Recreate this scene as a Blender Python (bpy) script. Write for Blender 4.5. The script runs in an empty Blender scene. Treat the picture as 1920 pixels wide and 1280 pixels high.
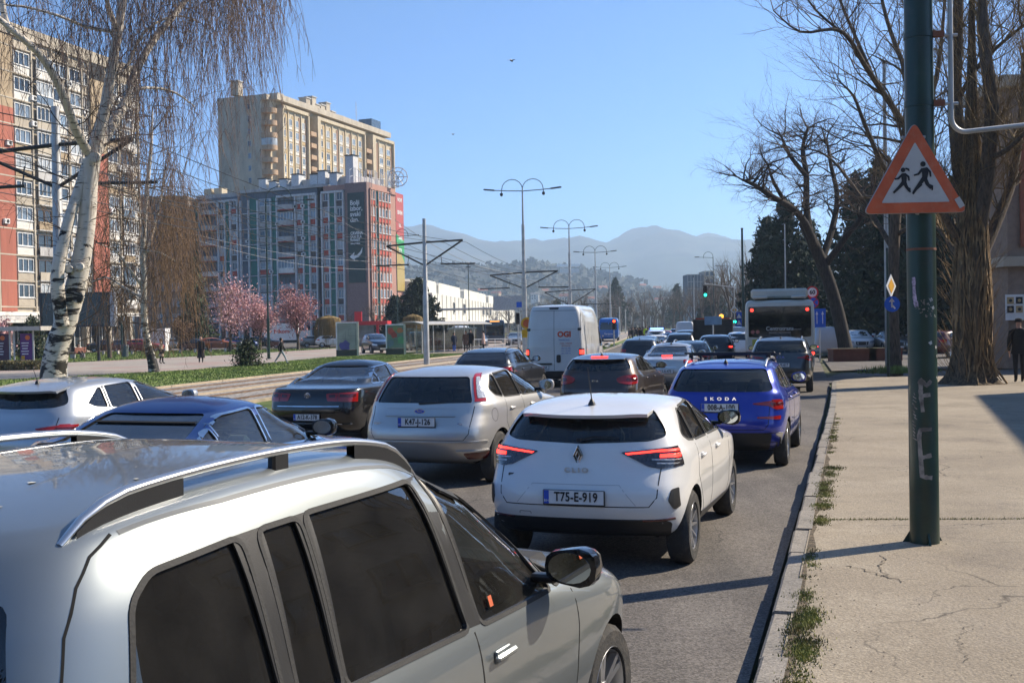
import bpy, math, random
import numpy as np
from mathutils import Vector, Matrix, noise
from mathutils.bvhtree import BVHTree
random.seed(7); np.random.seed(7)
R = math.radians
C = bpy.context.scene.collection
# ------------------------------------------------------------------ camera
CAM_H = 2.1; FPX = 2100.0
cam = bpy.data.cameras.new('camera'); co = bpy.data.objects.new('camera', cam); C.objects.link(co)
cam.sensor_width = 36; cam.lens = FPX/1920*36; cam.clip_start = .05; cam.clip_end = 20000
CR = Matrix.Rotation(R(90-.76), 4, 'X') @ Matrix.Rotation(R(-1.0), 4, 'Z')
co.matrix_world = Matrix.Translation((0, 0, CAM_H)) @ CR
bpy.context.scene.camera = co
# ------------------------------------------------------------------ light
SUN_AZ = math.atan2(2.72, 1.22)      # from +Y towards +X
SUN_EL = R(37)
sun = bpy.data.lights.new('sun', 'SUN'); so = bpy.data.objects.new('sun', sun); C.objects.link(so)
sun.energy = 5.0; sun.angle = R(.53); sun.color = (1, .88, .71)
sdir = Vector((math.sin(SUN_AZ)*math.cos(SUN_EL), math.cos(SUN_AZ)*math.cos(SUN_EL), math.sin(SUN_EL)))
so.rotation_euler = sdir.to_track_quat('Z', 'Y').to_euler(); so.location = sdir*50
W = bpy.data.worlds.new('World'); bpy.context.scene.world = W; W.use_nodes = True
nt = W.node_tree; bgn = nt.nodes['Background']
sky = nt.nodes.new('ShaderNodeTexSky'); sky.sky_type = 'NISHITA'; sky.sun_disc = False
sky.sun_elevation = SUN_EL; sky.sun_rotation = SUN_AZ; sky.air_density = 1.0; sky.altitude = 4500; sky.dust_density = .0; sky.ozone_density = 7.5
tin = nt.nodes.new('ShaderNodeMix'); tin.data_type = 'RGBA'; tin.blend_type = 'MULTIPLY'; tin.inputs[0].default_value = 1; tin.inputs[7].default_value = (.75, .985, 1.03, 1)
nt.links.new(sky.outputs[0], tin.inputs[6]); nt.links.new(tin.outputs[2], bgn.inputs[0]); bgn.inputs[1].default_value = .128
sc = bpy.context.scene
sc.view_settings.view_transform = 'Standard'; sc.view_settings.look = 'None'
sc.view_settings.exposure = 0.79; sc.view_settings.gamma = 1
sc.view_settings.use_curve_mapping = False
sc.cycles.max_bounces = 7; sc.cycles.transparent_max_bounces = 12; sc.cycles.volume_bounces = 1
sc.cycles.caustics_reflective = False; sc.cycles.caustics_refractive = False
# ------------------------------------------------------------------ placing
CR3 = CR.to_3x3()
def ray(px, py): return CR3 @ Vector((px-960, 640-py, -FPX))
def at(px, py, Y):
    d = ray(px, py); return Vector((0, 0, CAM_H)) + d*(Y/d.y)
def G(px, py, z=0.0):
    d = ray(px, py); return Vector((0, 0, CAM_H)) + d*((z-CAM_H)/d.z)
def hgt(px, py, Y): return at(px, py, Y).z
# ------------------------------------------------------------------ materials
MATS = {}
def nodes_of(name):
    m = bpy.data.materials.new(name); m.use_nodes = True; t = m.node_tree
    return m, t, t.nodes['Principled BSDF'], t.nodes.new, t.links.new
def mat(name, col, rough=.6, metal=0, var=.12, scale=4, bump=0, bscale=60, coat=0, emit=None, es=1, spec=.5, dirt=None, dscale=1.5, damt=.35, stretch=None, world=False):
    if name in MATS: return MATS[name]
    m, t, b, N, L = nodes_of(name)
    b.inputs['Roughness'].default_value = rough; b.inputs['Metallic'].default_value = metal
    b.inputs['Coat Weight'].default_value = coat; b.inputs['Coat Roughness'].default_value = .04
    b.inputs['Specular IOR Level'].default_value = spec
    tc = N('ShaderNodeTexCoord'); mp = N('ShaderNodeMapping')
    src = tc.outputs['Object']
    if world: src = N('ShaderNodeNewGeometry').outputs['Position']
    L(src, mp.inputs[0])
    if stretch: mp.inputs['Scale'].default_value = stretch
    if var > 0 or dirt:
        n = N('ShaderNodeTexNoise'); n.inputs['Scale'].default_value = scale; n.inputs['Detail'].default_value = 6
        L(mp.outputs[0], n.inputs[0])
        mx = N('ShaderNodeMix'); mx.data_type = 'RGBA'
        mx.inputs[6].default_value = (*[c*(1-var) for c in col], 1); mx.inputs[7].default_value = (*[min(1, c*(1+var)) for c in col], 1)
        r = N('ShaderNodeValToRGB'); r.color_ramp.elements[0].position = .35; r.color_ramp.elements[1].position = .65
        L(n.outputs[0], r.inputs[0]); L(r.outputs[0], mx.inputs[0]); out = mx.outputs[2]
        if dirt:
            n2 = N('ShaderNodeTexNoise'); n2.inputs['Scale'].default_value = dscale; n2.inputs['Detail'].default_value = 8; n2.inputs['Roughness'].default_value = .7
            L(mp.outputs[0], n2.inputs[0]); r2 = N('ShaderNodeValToRGB'); r2.color_ramp.elements[0].position = .5; r2.color_ramp.elements[1].position = .72
            L(n2.outputs[0], r2.inputs[0]); ma = N('ShaderNodeMath'); ma.operation = 'MULTIPLY'; ma.inputs[1].default_value = damt
            L(r2.outputs[0], ma.inputs[0]); m2 = N('ShaderNodeMix'); m2.data_type = 'RGBA'; L(ma.outputs[0], m2.inputs[0]); L(out, m2.inputs[6]); m2.inputs[7].default_value = (*dirt, 1); out = m2.outputs[2]
        L(out, b.inputs['Base Color'])
    else: b.inputs['Base Color'].default_value = (*col, 1)
    if bump > 0:
        n3 = N('ShaderNodeTexNoise'); n3.inputs['Scale'].default_value = bscale; n3.inputs['Detail'].default_value = 5
        L(mp.outputs[0], n3.inputs[0]); bp = N('ShaderNodeBump'); bp.inputs['Strength'].default_value = bump; bp.inputs['Distance'].default_value = .02
        L(n3.outputs[0], bp.inputs['Height']); L(bp.outputs[0], b.inputs['Normal'])
    if emit: b.inputs['Emission Color'].default_value = (*emit, 1); b.inputs['Emission Strength'].default_value = es
    MATS[name] = m; return m
def paint(name, col, metal=.0, rough=.35, flake=0):
    return mat('paint_'+name, col, rough, metal, var=.03, scale=2, coat=1.0, bump=flake, bscale=500, dirt=(.32, .28, .23), dscale=3, damt=.07)
def glass(name, tint, refl=1.0):
    if name in MATS: return MATS[name]
    m = bpy.data.materials.new(name); m.use_nodes = True; t = m.node_tree; t.nodes.clear(); N = t.nodes.new; L = t.links.new
    o = N('ShaderNodeOutputMaterial'); mx = N('ShaderNodeMixShader'); tr = N('ShaderNodeBsdfTransparent'); gl = N('ShaderNodeBsdfGlossy'); fr = N('ShaderNodeFresnel')
    fr.inputs[0].default_value = 1.52; tr.inputs[0].default_value = (*tint, 1); gl.inputs['Roughness'].default_value = .02; gl.inputs[0].default_value = (.95, .95, .95, 1)
    ma = N('ShaderNodeMath'); ma.operation = 'MULTIPLY'; ma.inputs[1].default_value = refl*1.6
    L(fr.outputs[0], ma.inputs[0]); L(ma.outputs[0], mx.inputs[0]); L(tr.outputs[0], mx.inputs[1])
    df = N('ShaderNodeBsdfDiffuse'); df.inputs[0].default_value = (.35, .33, .3, 1); m2 = N('ShaderNodeMixShader')
    nz = N('ShaderNodeTexNoise'); nz.inputs['Scale'].default_value = 5; nz.inputs['Detail'].default_value = 8; tcc = N('ShaderNodeTexCoord'); L(tcc.outputs['Object'], nz.inputs[0])
    mm = N('ShaderNodeMath'); mm.operation = 'MULTIPLY'; mm.inputs[1].default_value = .075; L(nz.outputs[0], mm.inputs[0]); L(mm.outputs[0], m2.inputs[0])
    L(gl.outputs[0], mx.inputs[2]); L(mx.outputs[0], m2.inputs[1]); L(df.outputs[0], m2.inputs[2]); L(m2.outputs[0], o.inputs[0]); MATS[name] = m; return m
M = {}
M['rubber'] = mat('rubber', (.022, .022, .022), .75, bump=.15, bscale=90)
M['tyre'] = mat('tyre', (.03, .029, .028), .85, bump=.3, bscale=60, dirt=(.18, .15, .12), dscale=8, damt=.4)
M['black'] = mat('black_plastic', (.02, .02, .021), .45, bump=.05, bscale=200)
M['gloss'] = mat('gloss_black', (.008, .008, .009), .12, var=0, coat=.5)
M['void'] = mat('wheel_arch_dark', (.008, .008, .008), .95, var=0)
M['cabin'] = mat('cabin_trim', (.03, .03, .032), .9, var=.2)
M['seat'] = mat('seat_fabric', (.045, .045, .05), .9, bump=.3, bscale=80)
M['chrome'] = mat('chrome', (.75, .75, .77), .12, 1, var=0)
M['alloy'] = mat('alloy', (.55, .55, .56), .3, .8, var=.08)
M['steel_rim'] = mat('steel_rim', (.13, .12, .11), .5, .6, var=.25, dirt=(.25, .2, .15), dscale=20)
M['rail'] = mat('satin_aluminium', (.6, .61, .62), .28, .9, var=.03)
M['white_plate'] = mat('plate_white', (.72, .72, .72), .4, var=.02)
M['blue_plate'] = mat('plate_blue', (.02, .08, .5), .4, var=0)
M['ink'] = mat('plate_ink', (.01, .01, .012), .5, var=0)
M['red_lens'] = mat('red_lens', (.35, .012, .01), .1, var=0, coat=1)
M['red_dark'] = mat('red_lens_dark', (.09, .006, .006), .1, var=0, coat=1)
M['red_lit'] = mat('red_lit', (.5, .01, .01), .2, var=0, emit=(1, .03, .02), es=3.2)
M['amber'] = mat('amber_lens', (.6, .2, .02), .15, var=0, coat=1)
M['clear_lens'] = mat('clear_lens', (.55, .55, .56), .08, .3, var=.3, scale=40, coat=1)
M['smoke_lens'] = mat('smoked_lens', (.05, .045, .05), .06, .2, var=.5, scale=30, coat=1)
M['tint'] = glass('tinted_glass', (.46, .51, .48)); M['screen'] = glass('windscreen_glass', (.80, .85, .82)); M['gls'] = glass('car_glass', (.42, .5, .47)); M['dark_gls'] = glass('privacy_glass', (.035, .037, .038), 1.1)
M['far_gls'] = mat('dark_car_window', (.012, .014, .016), .05, var=0, coat=1)
M['white'] = mat('white_matt', (.78, .78, .76), .5, var=.03)
# ------------------------------------------------------------------ objects
def link(o, parent=None):
    C.objects.link(o)
    if parent is not None: o.parent = parent
    return o
def tag(o, label=None, cat=None, group=None, kind=None):
    if label: o['label'] = label
    if cat: o['category'] = cat
    if group: o['group'] = group
    if kind: o['kind'] = kind
    return o
def thing(name, label, cat, loc=(0, 0, 0), rz=0, group=None):
    o = bpy.data.objects.new(name, None); o.empty_display_size = .2; o.location = loc; o.rotation_euler = (0, 0, rz)
    return tag(link(o), label, cat, group)
def np_mesh(name, V, F, mats, mi=None, smooth=False):
    """V (n,3); F list of tuples or (m,k) array"""
    me = bpy.data.meshes.new(name)
    if isinstance(F, np.ndarray):
        V = np.asarray(V, dtype=np.float32); m, k = F.shape
        me.vertices.add(len(V)); me.vertices.foreach_set('co', V.ravel())
        me.loops.add(m*k); me.loops.foreach_set('vertex_index', F.ravel().astype(np.int32))
        me.polygons.add(m); me.polygons.foreach_set('loop_start', np.arange(0, m*k, k, dtype=np.int32)); me.polygons.foreach_set('loop_total', np.full(m, k, dtype=np.int32))
    else: me.from_pydata([tuple(v) for v in V], [], F)
    for x in (mats if isinstance(mats, (list, tuple)) else [mats]): me.materials.append(x)
    if mi is not None: me.polygons.foreach_set('material_index', np.asarray(mi, dtype=np.int32))
    if smooth: me.polygons.foreach_set('use_smooth', np.ones(len(me.polygons), dtype=bool))
    me.update(calc_edges=True); me.validate(); return me
def sharpen(me, ang=35):
    """smooth shading, split over edges sharper than ang"""
    n = len(me.polygons); me.polygons.foreach_set('use_smooth', np.ones(n, dtype=bool))
    me.set_sharp_from_angle(angle=R(ang))
class MB:
    def __init__(s): s.V = []; s.F = []; s.I = []; s.mats = []
    def mi(s, m):
        if m not in s.mats: s.mats.append(m)
        return s.mats.index(m)
    def add(s, vs, fs, m):
        k = len(s.V); i = s.mi(m); s.V += [tuple(v) for v in vs]
        for f in fs: s.F.append(tuple(a+k for a in f)); s.I.append(i)
        return s
    def box(s, c, d, m, rz=0, bev=0, ry=0, rx=0):
        x, y, z = d[0]/2, d[1]/2, d[2]/2
        if bev:
            b = bev; vs = []
            for sx in (-1, 1):
                for sy in (-1, 1):
                    for sz in (-1, 1):
                        vs += [(sx*x, sy*(y-b), sz*(z-b)), (sx*(x-b), sy*y, sz*(z-b)), (sx*(x-b), sy*(y-b), sz*z)]
            I = lambda a, b_, c_, k: ((a*2+b_)*2+c_)*3+k
            fs = [(I(0,0,0,0), I(0,0,1,0), I(0,1,1,0), I(0,1,0,0)), (I(1,0,0,0), I(1,1,0,0), I(1,1,1,0), I(1,0,1,0)),
                  (I(0,0,0,1), I(1,0,0,1), I(1,0,1,1), I(0,0,1,1)), (I(0,1,0,1), I(0,1,1,1), I(1,1,1,1), I(1,1,0,1)),
                  (I(0,0,0,2), I(0,1,0,2), I(1,1,0,2), I(1,0,0,2)), (I(0,0,1,2), I(1,0,1,2), I(1,1,1,2), I(0,1,1,2))]
            for a in (0, 1):
                for c_ in (0, 1):
                    fs.append((I(a,0,c_,0), I(a,1,c_,0), I(a,1,c_,2), I(a,0,c_,2))); fs.append((I(0,a,c_,1), I(1,a,c_,1), I(1,a,c_,2), I(0,a,c_,2)))
                    fs.append((I(a,c_,0,0), I(a,c_,1,0), I(a,c_,1,1), I(a,c_,0,1)))
                    for e in (0, 1): fs.append((I(a,c_,e,0), I(a,c_,e,1), I(a,c_,e,2)))
        else:
            vs = [(sx*x, sy*y, sz*z) for sx in (-1, 1) for sy in (-1, 1) for sz in (-1, 1)]
            fs = [(0,1,3,2), (4,6,7,5), (0,4,5,1), (2,3,7,6), (0,2,6,4), (1,5,7,3)]
        if rz or ry or rx:
            q = Matrix.Rotation(rz, 3, 'Z') @ Matrix.Rotation(ry, 3, 'Y') @ Matrix.Rotation(rx, 3, 'X'); vs = [q @ Vector(v) for v in vs]
        return s.add([(v[0]+c[0], v[1]+c[1], v[2]+c[2]) for v in vs], fs, m)
    def span(s, a, b, m):
        return s.box([(p+q)/2 for p, q in zip(a, b)], [abs(q-p) for p, q in zip(a, b)], m)
    def tube(s, pts, rad, m, n=8, cap=True):
        pts = [Vector(p) for p in pts]
        if not isinstance(rad, (list, tuple)): rad = [rad]*len(pts)
        vs = []; fs = []; up = None
        for i, p in enumerate(pts):
            d = (pts[min(i+1, len(pts)-1)]-pts[max(i-1, 0)]).normalized()
            if up is None: up = d.orthogonal().normalized()
            up = (up-d*up.dot(d)).normalized(); sd = d.cross(up)
            for k in range(n):
                a = 2*math.pi*k/n; vs.append(p+(up*math.cos(a)+sd*math.sin(a))*rad[i])
        for i in range(len(pts)-1):
            for k in range(n): fs.append((i*n+k, i*n+(k+1) % n, (i+1)*n+(k+1) % n, (i+1)*n+k))
        if cap: fs.append(tuple(range(n))[::-1]); fs.append(tuple((len(pts)-1)*n+k for k in range(n)))
        return s.add(vs, fs, m)
    def lathe(s, prof, m, n=16, c=(0, 0, 0), axis='Z', cap=True):
        """prof: list of (r, h)"""
        vs = []; fs = []
        for r_, h in prof:
            for k in range(n):
                a = 2*math.pi*k/n; x, y = r_*math.cos(a), r_*math.sin(a)
                v = (x, y, h) if axis == 'Z' else ((x, h, y) if axis == 'Y' else (h, x, y)); vs.append((v[0]+c[0], v[1]+c[1], v[2]+c[2]))
        for i in range(len(prof)-1):
            for k in range(n): fs.append((i*n+k, i*n+(k+1) % n, (i+1)*n+(k+1) % n, (i+1)*n+k))
        if cap: fs.append(tuple(range(n))[::-1]); fs.append(tuple((len(prof)-1)*n+k for k in range(n)))
        return s.add(vs, fs, m)
    def prism(s, poly, h0, h1, m, f=None):
        """poly in 2D; f(u,v,h)->3D"""
        f = f or (lambda u, v, h: (u, v, h)); n = len(poly)
        vs = [f(u, v, h0) for u, v in poly]+[f(u, v, h1) for u, v in poly]
        fs = [tuple(range(n))[::-1], tuple(range(n, 2*n))]+[(i, (i+1) % n, n+(i+1) % n, n+i) for i in range(n)]
        return s.add(vs, fs, m)
    def mesh(s, name, smooth=0):
        me = np_mesh(name, s.V, s.F, s.mats, s.I)
        if smooth: sharpen(me, smooth)
        return me
    def build(s, name, parent=None, smooth=0, label=None, cat=None, group=None, kind=None, loc=None, rz=0):
        o = link(bpy.data.objects.new(name, s.mesh(name, smooth)), parent)
        if loc is not None: o.location = loc; o.rotation_euler = (0, 0, rz)
        return tag(o, label, cat, group, kind)
def child(name, me, parent, loc=(0, 0, 0), rz=0, kind=None, label=None):
    o = link(bpy.data.objects.new(name, me), parent); o.location = loc; o.rotation_euler = (0, 0, rz); return tag(o, label, None, None, kind)
def copy_tree(o, parent=None):
    c = o.copy(); link(c); c.parent = parent
    for ch in list(o.children): copy_tree(ch, c)
    return c
def text_mesh(txt, size, m, ext=.002, align='CENTER', bold=0, sx=1, space=1):
    cu = bpy.data.curves.new('lettering', 'FONT'); cu.body = txt; cu.size = size; cu.extrude = ext; cu.align_x = align; cu.align_y = 'CENTER'; cu.offset = bold; cu.resolution_u = 3; cu.space_character = space
    o = bpy.data.objects.new('lettering', cu); C.objects.link(o)
    dg = bpy.context.evaluated_depsgraph_get(); me = bpy.data.meshes.new_from_object(o.evaluated_get(dg)); bpy.data.objects.remove(o)
    me.materials.clear(); me.materials.append(m)
    if sx != 1: me.transform(Matrix.Diagonal((sx, 1, 1, 1)))
    return me
def wall_text(txt, size, m, parent, loc, face, name='lettering', **k):
    """lettering that faces the local direction angle 'face' (the way its front looks, in the XY plane)"""
    o = link(bpy.data.objects.new(name, text_mesh(txt, size, m, **k)), parent); o.location = loc
    o.rotation_euler = (R(90), 0, face+R(90)); return o
# ================================================================== vehicles
def rp(poly, r=.03, seg=4):
    """round the corners of a 2D polygon; r may be a list"""
    out = []; n = len(poly)
    for i in range(n):
        p = Vector(poly[i][:2]); a = Vector(poly[i-1][:2]); b = Vector(poly[(i+1) % n][:2]); rr = r[i] if isinstance(r, (list, tuple)) else r
        da = a-p; db = b-p; k = min(rr, da.length*.45, db.length*.45)
        if k < 1e-4: out.append((p.x, p.y)); continue
        s = p+da.normalized()*k; e = p+db.normalized()*k
        for j in range(seg+1):
            t = j/seg; q = s*(1-t)**2+p*2*t*(1-t)+e*t*t; out.append((q.x, q.y))
    return out
def resample(poly, step):
    out = []; n = len(poly)
    for i in range(n):
        a = Vector(poly[i]); b = Vector(poly[(i+1) % n]); k = max(1, int((b-a).length/step+.5))
        for j in range(k): q = a.lerp(b, j/k); out.append((q.x, q.y))
    return out
def expand(poly, d):
    n = len(poly); out = []
    area = sum(poly[i][0]*poly[(i+1) % n][1]-poly[(i+1) % n][0]*poly[i][1] for i in range(n)); sg = 1 if area > 0 else -1
    for i in range(n):
        a = Vector(poly[i-1]); p = Vector(poly[i]); b = Vector(poly[(i+1) % n]); e = (b-a)
        nn = Vector((e.y, -e.x)); nn = nn.normalized() if nn.length > 0 else nn
        q = p+nn*d*sg; out.append((q.x, q.y))
    return out
def crom(rows, sub):
    A = np.array(rows, float); n = len(A); out = []
    for i in range(n-1):
        p0 = A[max(i-1, 0)]; p1 = A[i]; p2 = A[i+1]; p3 = A[min(i+2, n-1)]
        for j in range(sub):
            t = j/sub; out.append(.5*((2*p1)+(-p0+p2)*t+(2*p0-5*p1+4*p2-p3)*t*t+(-p0+3*p1-3*p2+p3)*t**3))
    out.append(A[-1]); return np.array(out)
def outline(xr, xf, w, nr, nf, N, bow_r, bow_f):
    """closed plan outline starting at the rear centre, going to +y"""
    xm = (xr+xf)/2; a = (xf-xr)/2; D = 240; P = []
    for k in range(D):
        th = 2*math.pi*k/D; c = -math.cos(th); s = math.sin(th); n = nr if c < 0 else nf
        x = math.copysign(abs(c)**(2/n), c); y = math.copysign(abs(s)**(2/n), s)
        X = xm+a*x
        if c < 0: X += bow_r*y*y*abs(x)**3
        else: X -= bow_f*y*y*abs(x)**3
        P.append((X, w*y))
    P = np.array(P); Q = np.vstack([P, P[:1]]); seg = np.hypot(*(Q[1:]-Q[:-1]).T); al = np.concatenate([[0], np.cumsum(seg)]); al /= al[-1]
    s = .62*al+.38*np.linspace(0, 1, D+1); u = np.linspace(0, 1, N+1)[:-1]
    return np.stack([np.interp(u, s, Q[:, 0]), np.interp(u, s, Q[:, 1])], 1)
def shell(rings, dome, N=96, sub=5, nr=7, nf=5, roofcx=.05, caps=6):
    """rings: z, xr, xf, w, bow_r, bow_f ; closed solid, returns V,F"""
    rr = crom([list(r)+[0]*(6-len(r)) for r in rings], sub); V = []; F = []
    for z, xr, xf, w, br, bf in rr:
        P = outline(xr, xf, max(w, .05), nr, nf, N, br, bf)
        V.append(np.column_stack([P, np.full(N, z)]))
    z, xr, xf, w, br, bf = rr[-1]; xm = (xr+xf)/2; hl = (xf-xr)/2
    for k in range(1, caps+1):
        s = math.cos(k/(caps+1)*math.pi/2); P = outline(xr, xf, w, nr, nf, N, br, bf)
        Q = np.column_stack([xm+(P[:, 0]-xm)*s, P[:, 1]*s]); e = 1-s
        V.append(np.column_stack([Q, np.full(N, z+dome*(1-s*s)**.8)]))
    V = np.vstack(V); nrg = len(V)//N
    # slight fall of the roof to both ends
    up = np.clip((V[:, 2]-(z-.25))/.25, 0, 1); V[:, 2] -= roofcx*up*((V[:, 0]-xm-.15*hl)/hl)**2
    for i in range(nrg-1):
        for k in range(N): F.append((i*N+k, i*N+(k+1) % N, (i+1)*N+(k+1) % N, (i+1)*N+k))
    F = [f[::-1] for f in F]
    F.append(tuple(range(N))); F.append(tuple((nrg-1)*N+k for k in range(N))[::-1])
    return V, F
class Body:
    def __init__(s, rings, dome, **k):
        s.rings = rings; s.dome = dome; s.k = k; s.V, s.F = shell(rings, dome, **k)
        s.bvh = BVHTree.FromPolygons([tuple(v) for v in s.V], s.F)
        s.W = max(r[3] for r in rings); s.L = max(r[2] for r in rings)
    def cast(s, u, v, ax):
        big = 6
        if ax in ('left', 'right') and s.k.get('nr', 7) < 12: u = max(u, float(np.interp(v, [r_[0] for r_ in s.rings], [r_[1] for r_ in s.rings]))+.10)
        if ax in ('left', 'right'): o = Vector((u, big if ax == 'left' else -big, v)); d = Vector((0, -1 if ax == 'left' else 1, 0))
        elif ax == 'rear':
            wz = float(np.interp(v, [r_[0] for r_ in s.rings], [r_[3] for r_ in s.rings]))*(.945 if s.k.get('nr', 7) < 12 else .99); u = max(-wz, min(wz, u)); o = Vector((-big, u, v)); d = Vector((1, 0, 0))
        elif ax == 'front': o = Vector((big*3, u, v)); d = Vector((-1, 0, 0))
        else: o = Vector((u, v, big)); d = Vector((0, 0, -1))
        h, n, _, _ = s.bvh.ray_cast(o, d)
        if ax in ('left', 'right'):
            wz = float(np.interp(v, [r_[0] for r_ in s.rings], [r_[3] for r_ in s.rings]))
            if h is None or abs(h.y) < .78*wz: h, n, _, _ = s.bvh.find_nearest(Vector((u, (1 if ax == 'left' else -1)*wz, v)))
        if h is None:
            q = o+d*(big-(.85 if ax in ('left', 'right') else 0) if ax != 'front' else big*3-s.L)
            h, n, _, _ = s.bvh.find_nearest(q)
        if n.dot(d) > 0: n = -n
        return h, n, d
    def patch(s, mb, poly, ax, m, off=.004, K=5, skirt=.012, step=.04, back=False):
        if ax == 'rear' or K >= 4: K = K*2
        P = resample(poly, step); n = len(P); c = Vector((sum(p[0] for p in P)/n, sum(p[1] for p in P)/n)); vs = []; fs = []
        d = None
        rows = ([(1.0, off-skirt)] if skirt else [])+[(1-j/K, off) for j in range(K)]
        for sc_, of in rows:
            for p in P:
                q = c+(Vector(p)-c)*sc_; h, nn, d = s.cast(q.x, q.y, ax); vs.append(h+nn*of)
        h, nn, d = s.cast(c.x, c.y, ax); vs.append(h+nn*off); rn = len(rows)
        for i in range(rn-1):
            for k in range(n): fs.append((i*n+k, i*n+(k+1) % n, (i+1)*n+(k+1) % n, (i+1)*n+k))
        for k in range(n): fs.append(((rn-1)*n+k, (rn-1)*n+(k+1) % n, rn*n))
        a, b, e = (vs[i] for i in fs[-1]); nrm = (b-a).cross(e-a)
        if nrm.dot(d) > 0: fs = [f[::-1] for f in fs]
        return mb.add(vs, fs, m)
    def band(s, mb, poly, ax, m, w=.015, off=.003, closed=True, step=.05):
        """strip of width w outside the outline"""
        P = resample(poly, step) if closed else s._open(poly, step)
        Q = expand(P, w) if closed else None
        if not closed:
            Q = []; 
            for i, p in enumerate(P):
                a = Vector(P[max(i-1, 0)]); b = Vector(P[min(i+1, len(P)-1)]); e = (b-a).normalized(); Q.append((p[0]+e.y*w, p[1]-e.x*w))
        n = len(P); vs = []
        for row, of in ((P, -.006), (P, off), (Q, off), (Q, -.006)):
            for p in row: h, nn, d = s.cast(p[0], p[1], ax); vs.append(h+nn*of)
        fs = []
        for i in range(3):
            for k in range(n if closed else n-1): fs.append((i*n+k, i*n+(k+1) % n, (i+1)*n+(k+1) % n, (i+1)*n+k))
        return mb.add(vs, fs, m)
    def _open(s, poly, step):
        out = []
        for i in range(len(poly)-1):
            a = Vector(poly[i]); b = Vector(poly[i+1]); k = max(1, int((b-a).length/step+.5))
            for j in range(k): q = a.lerp(b, j/k); out.append((q.x, q.y))
        out.append(tuple(poly[-1])); return out
def cut(base, cutters):
    """subtract the cutters one by one; a cut that would tear the shell open is tried again slightly moved, or left out"""
    def area(me): a = np.empty(len(me.polygons)); me.polygons.foreach_get('area', a); return a.sum()
    def once(me, cme, mv, selfi):
        bo = bpy.data.objects.new('body', me); co_ = bpy.data.objects.new('cutter', cme); C.objects.link(bo); C.objects.link(co_); co_.location = mv
        md = bo.modifiers.new('b', 'BOOLEAN'); md.operation = 'DIFFERENCE'; md.solver = 'EXACT'; md.use_self = selfi; md.object = co_
        r_ = bpy.data.meshes.new_from_object(bo.evaluated_get(bpy.context.evaluated_depsgraph_get())); bpy.data.objects.remove(bo); bpy.data.objects.remove(co_); return r_
    a0 = area(base)
    for c in cutters:
        for mv, si in (((0, 0, 0), False), ((.0013, .0007, .0011), False), ((-.0021, .0005, -.0017), False), ((0, 0, 0), True)):
            r_ = once(base, c, mv, si); a1 = area(r_)
            if a1 > .86*a0: base = r_; a0 = max(a0*.97, a1) if a1 < a0 else a1; break
    return base
def true_normals(me, B, vn):
    """give the cut body the smooth normals of the uncut shell, so that the edges of openings do not crumple its reflections"""
    me.polygons.foreach_set('use_smooth', np.ones(len(me.polygons), dtype=bool)); N = []; cache = {}
    for v in me.vertices:
        h, n, i, d = B.bvh.find_nearest(v.co, .004)
        if h is None: continue
        f = B.F[i]; w = np.array([1/(1e-5+(Vector(B.V[k])-h).length) for k in f])**2 if len(f) < 5 else None
        if w is None: continue
        q = (vn[list(f)]*w[:, None]).sum(0); cache[v.index] = Vector(q).normalized()
    for p in me.polygons:
        for k in p.vertices:
            c = cache.get(k); N.append(c if c is not None and c.dot(p.normal) > .55 else p.normal.copy())
    me.normals_split_custom_set(N)
def wheel_meshes(r, w, style):
    """axis along +y (outer side +y)"""
    t = MB(); h = w/2
    t.lathe([(r*.62, -h), (r*.9, -h), (r*.985, -h*.75), (r, -h*.4), (r, h*.4), (r*.985, h*.75), (r*.9, h), (r*.66, h*.98), (r*.62, h*.7), (r*.6, -h)], M['tyre'], 28, axis='Y')
    t.lathe([(r*.62, h*-.2), (r*.1, h*-.2)], M['void'], 20, axis='Y')
    q = MB(); mm = M['alloy'] if style != 'steel' else M['steel_rim']
    q.lathe([(r*.67, h*.99), (r*.69, h*.9), (r*.63, h*.6), (r*.6, h*.0), (r*.62, h*.9)], mm, 28, axis='Y', cap=False)
    q.lathe([(r*.01, h*.6), (r*.14, h*.66), (r*.17, h*.5), (r*.17, 0)], mm, 12, axis='Y')
    if style == 'steel':
        q.lathe([(r*.17, h*.35), (r*.4, h*.55), (r*.5, h*.45), (r*.61, h*.3)], mm, 24, axis='Y', cap=False)
        for k in range(12):
            a = 2*math.pi*k/12; q.lathe([(r*.045, h*.53), (r*.045, h*.56)], M['void'], 6, c=(r*.47*math.cos(a), 0, r*.47*math.sin(a)), axis='Y')
    else:
        ns = {'five': 5, 'multi': 10, 'seven': 7}[style]
        for k in range(ns):
            a = 2*math.pi*k/ns; ww = r*(.11 if ns == 5 else .065)
            for e in ((-1, 1) if ns == 5 else (0,)):
                b = a+e*.16; c0 = Vector((math.cos(a+e*.1), 0, math.sin(a+e*.1)))*r*.13; c1 = Vector((math.cos(b), 0, math.sin(b)))*r*.65
                s_ = Vector((-math.sin(a), 0, math.cos(a)))*ww*.5; y0 = Vector((0, h*.62, 0)); y1 = Vector((0, h*.86, 0)); dn = Vector((0, -h*.35, 0))
                q.add([c0-s_+y0, c0+s_+y0, c1+s_*.8+y1, c1-s_*.8+y1, c0-s_+y0+dn, c0+s_+y0+dn, c1+s_*.8+y1+dn, c1-s_*.8+y1+dn], [(0,1,2,3), (7,6,5,4), (0,3,7,4), (1,5,6,2), (0,4,5,1), (3,2,6,7)], mm)
    return t.mesh('wheel', 40), q.mesh('rim', 30)
WHEELS = {}
def lod_wheel(r, w, style):
    k = (round(r, 2), round(w, 2), style)
    if k not in WHEELS: WHEELS[k] = wheel_meshes(r, w, style)
    return WHEELS[k]
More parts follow.
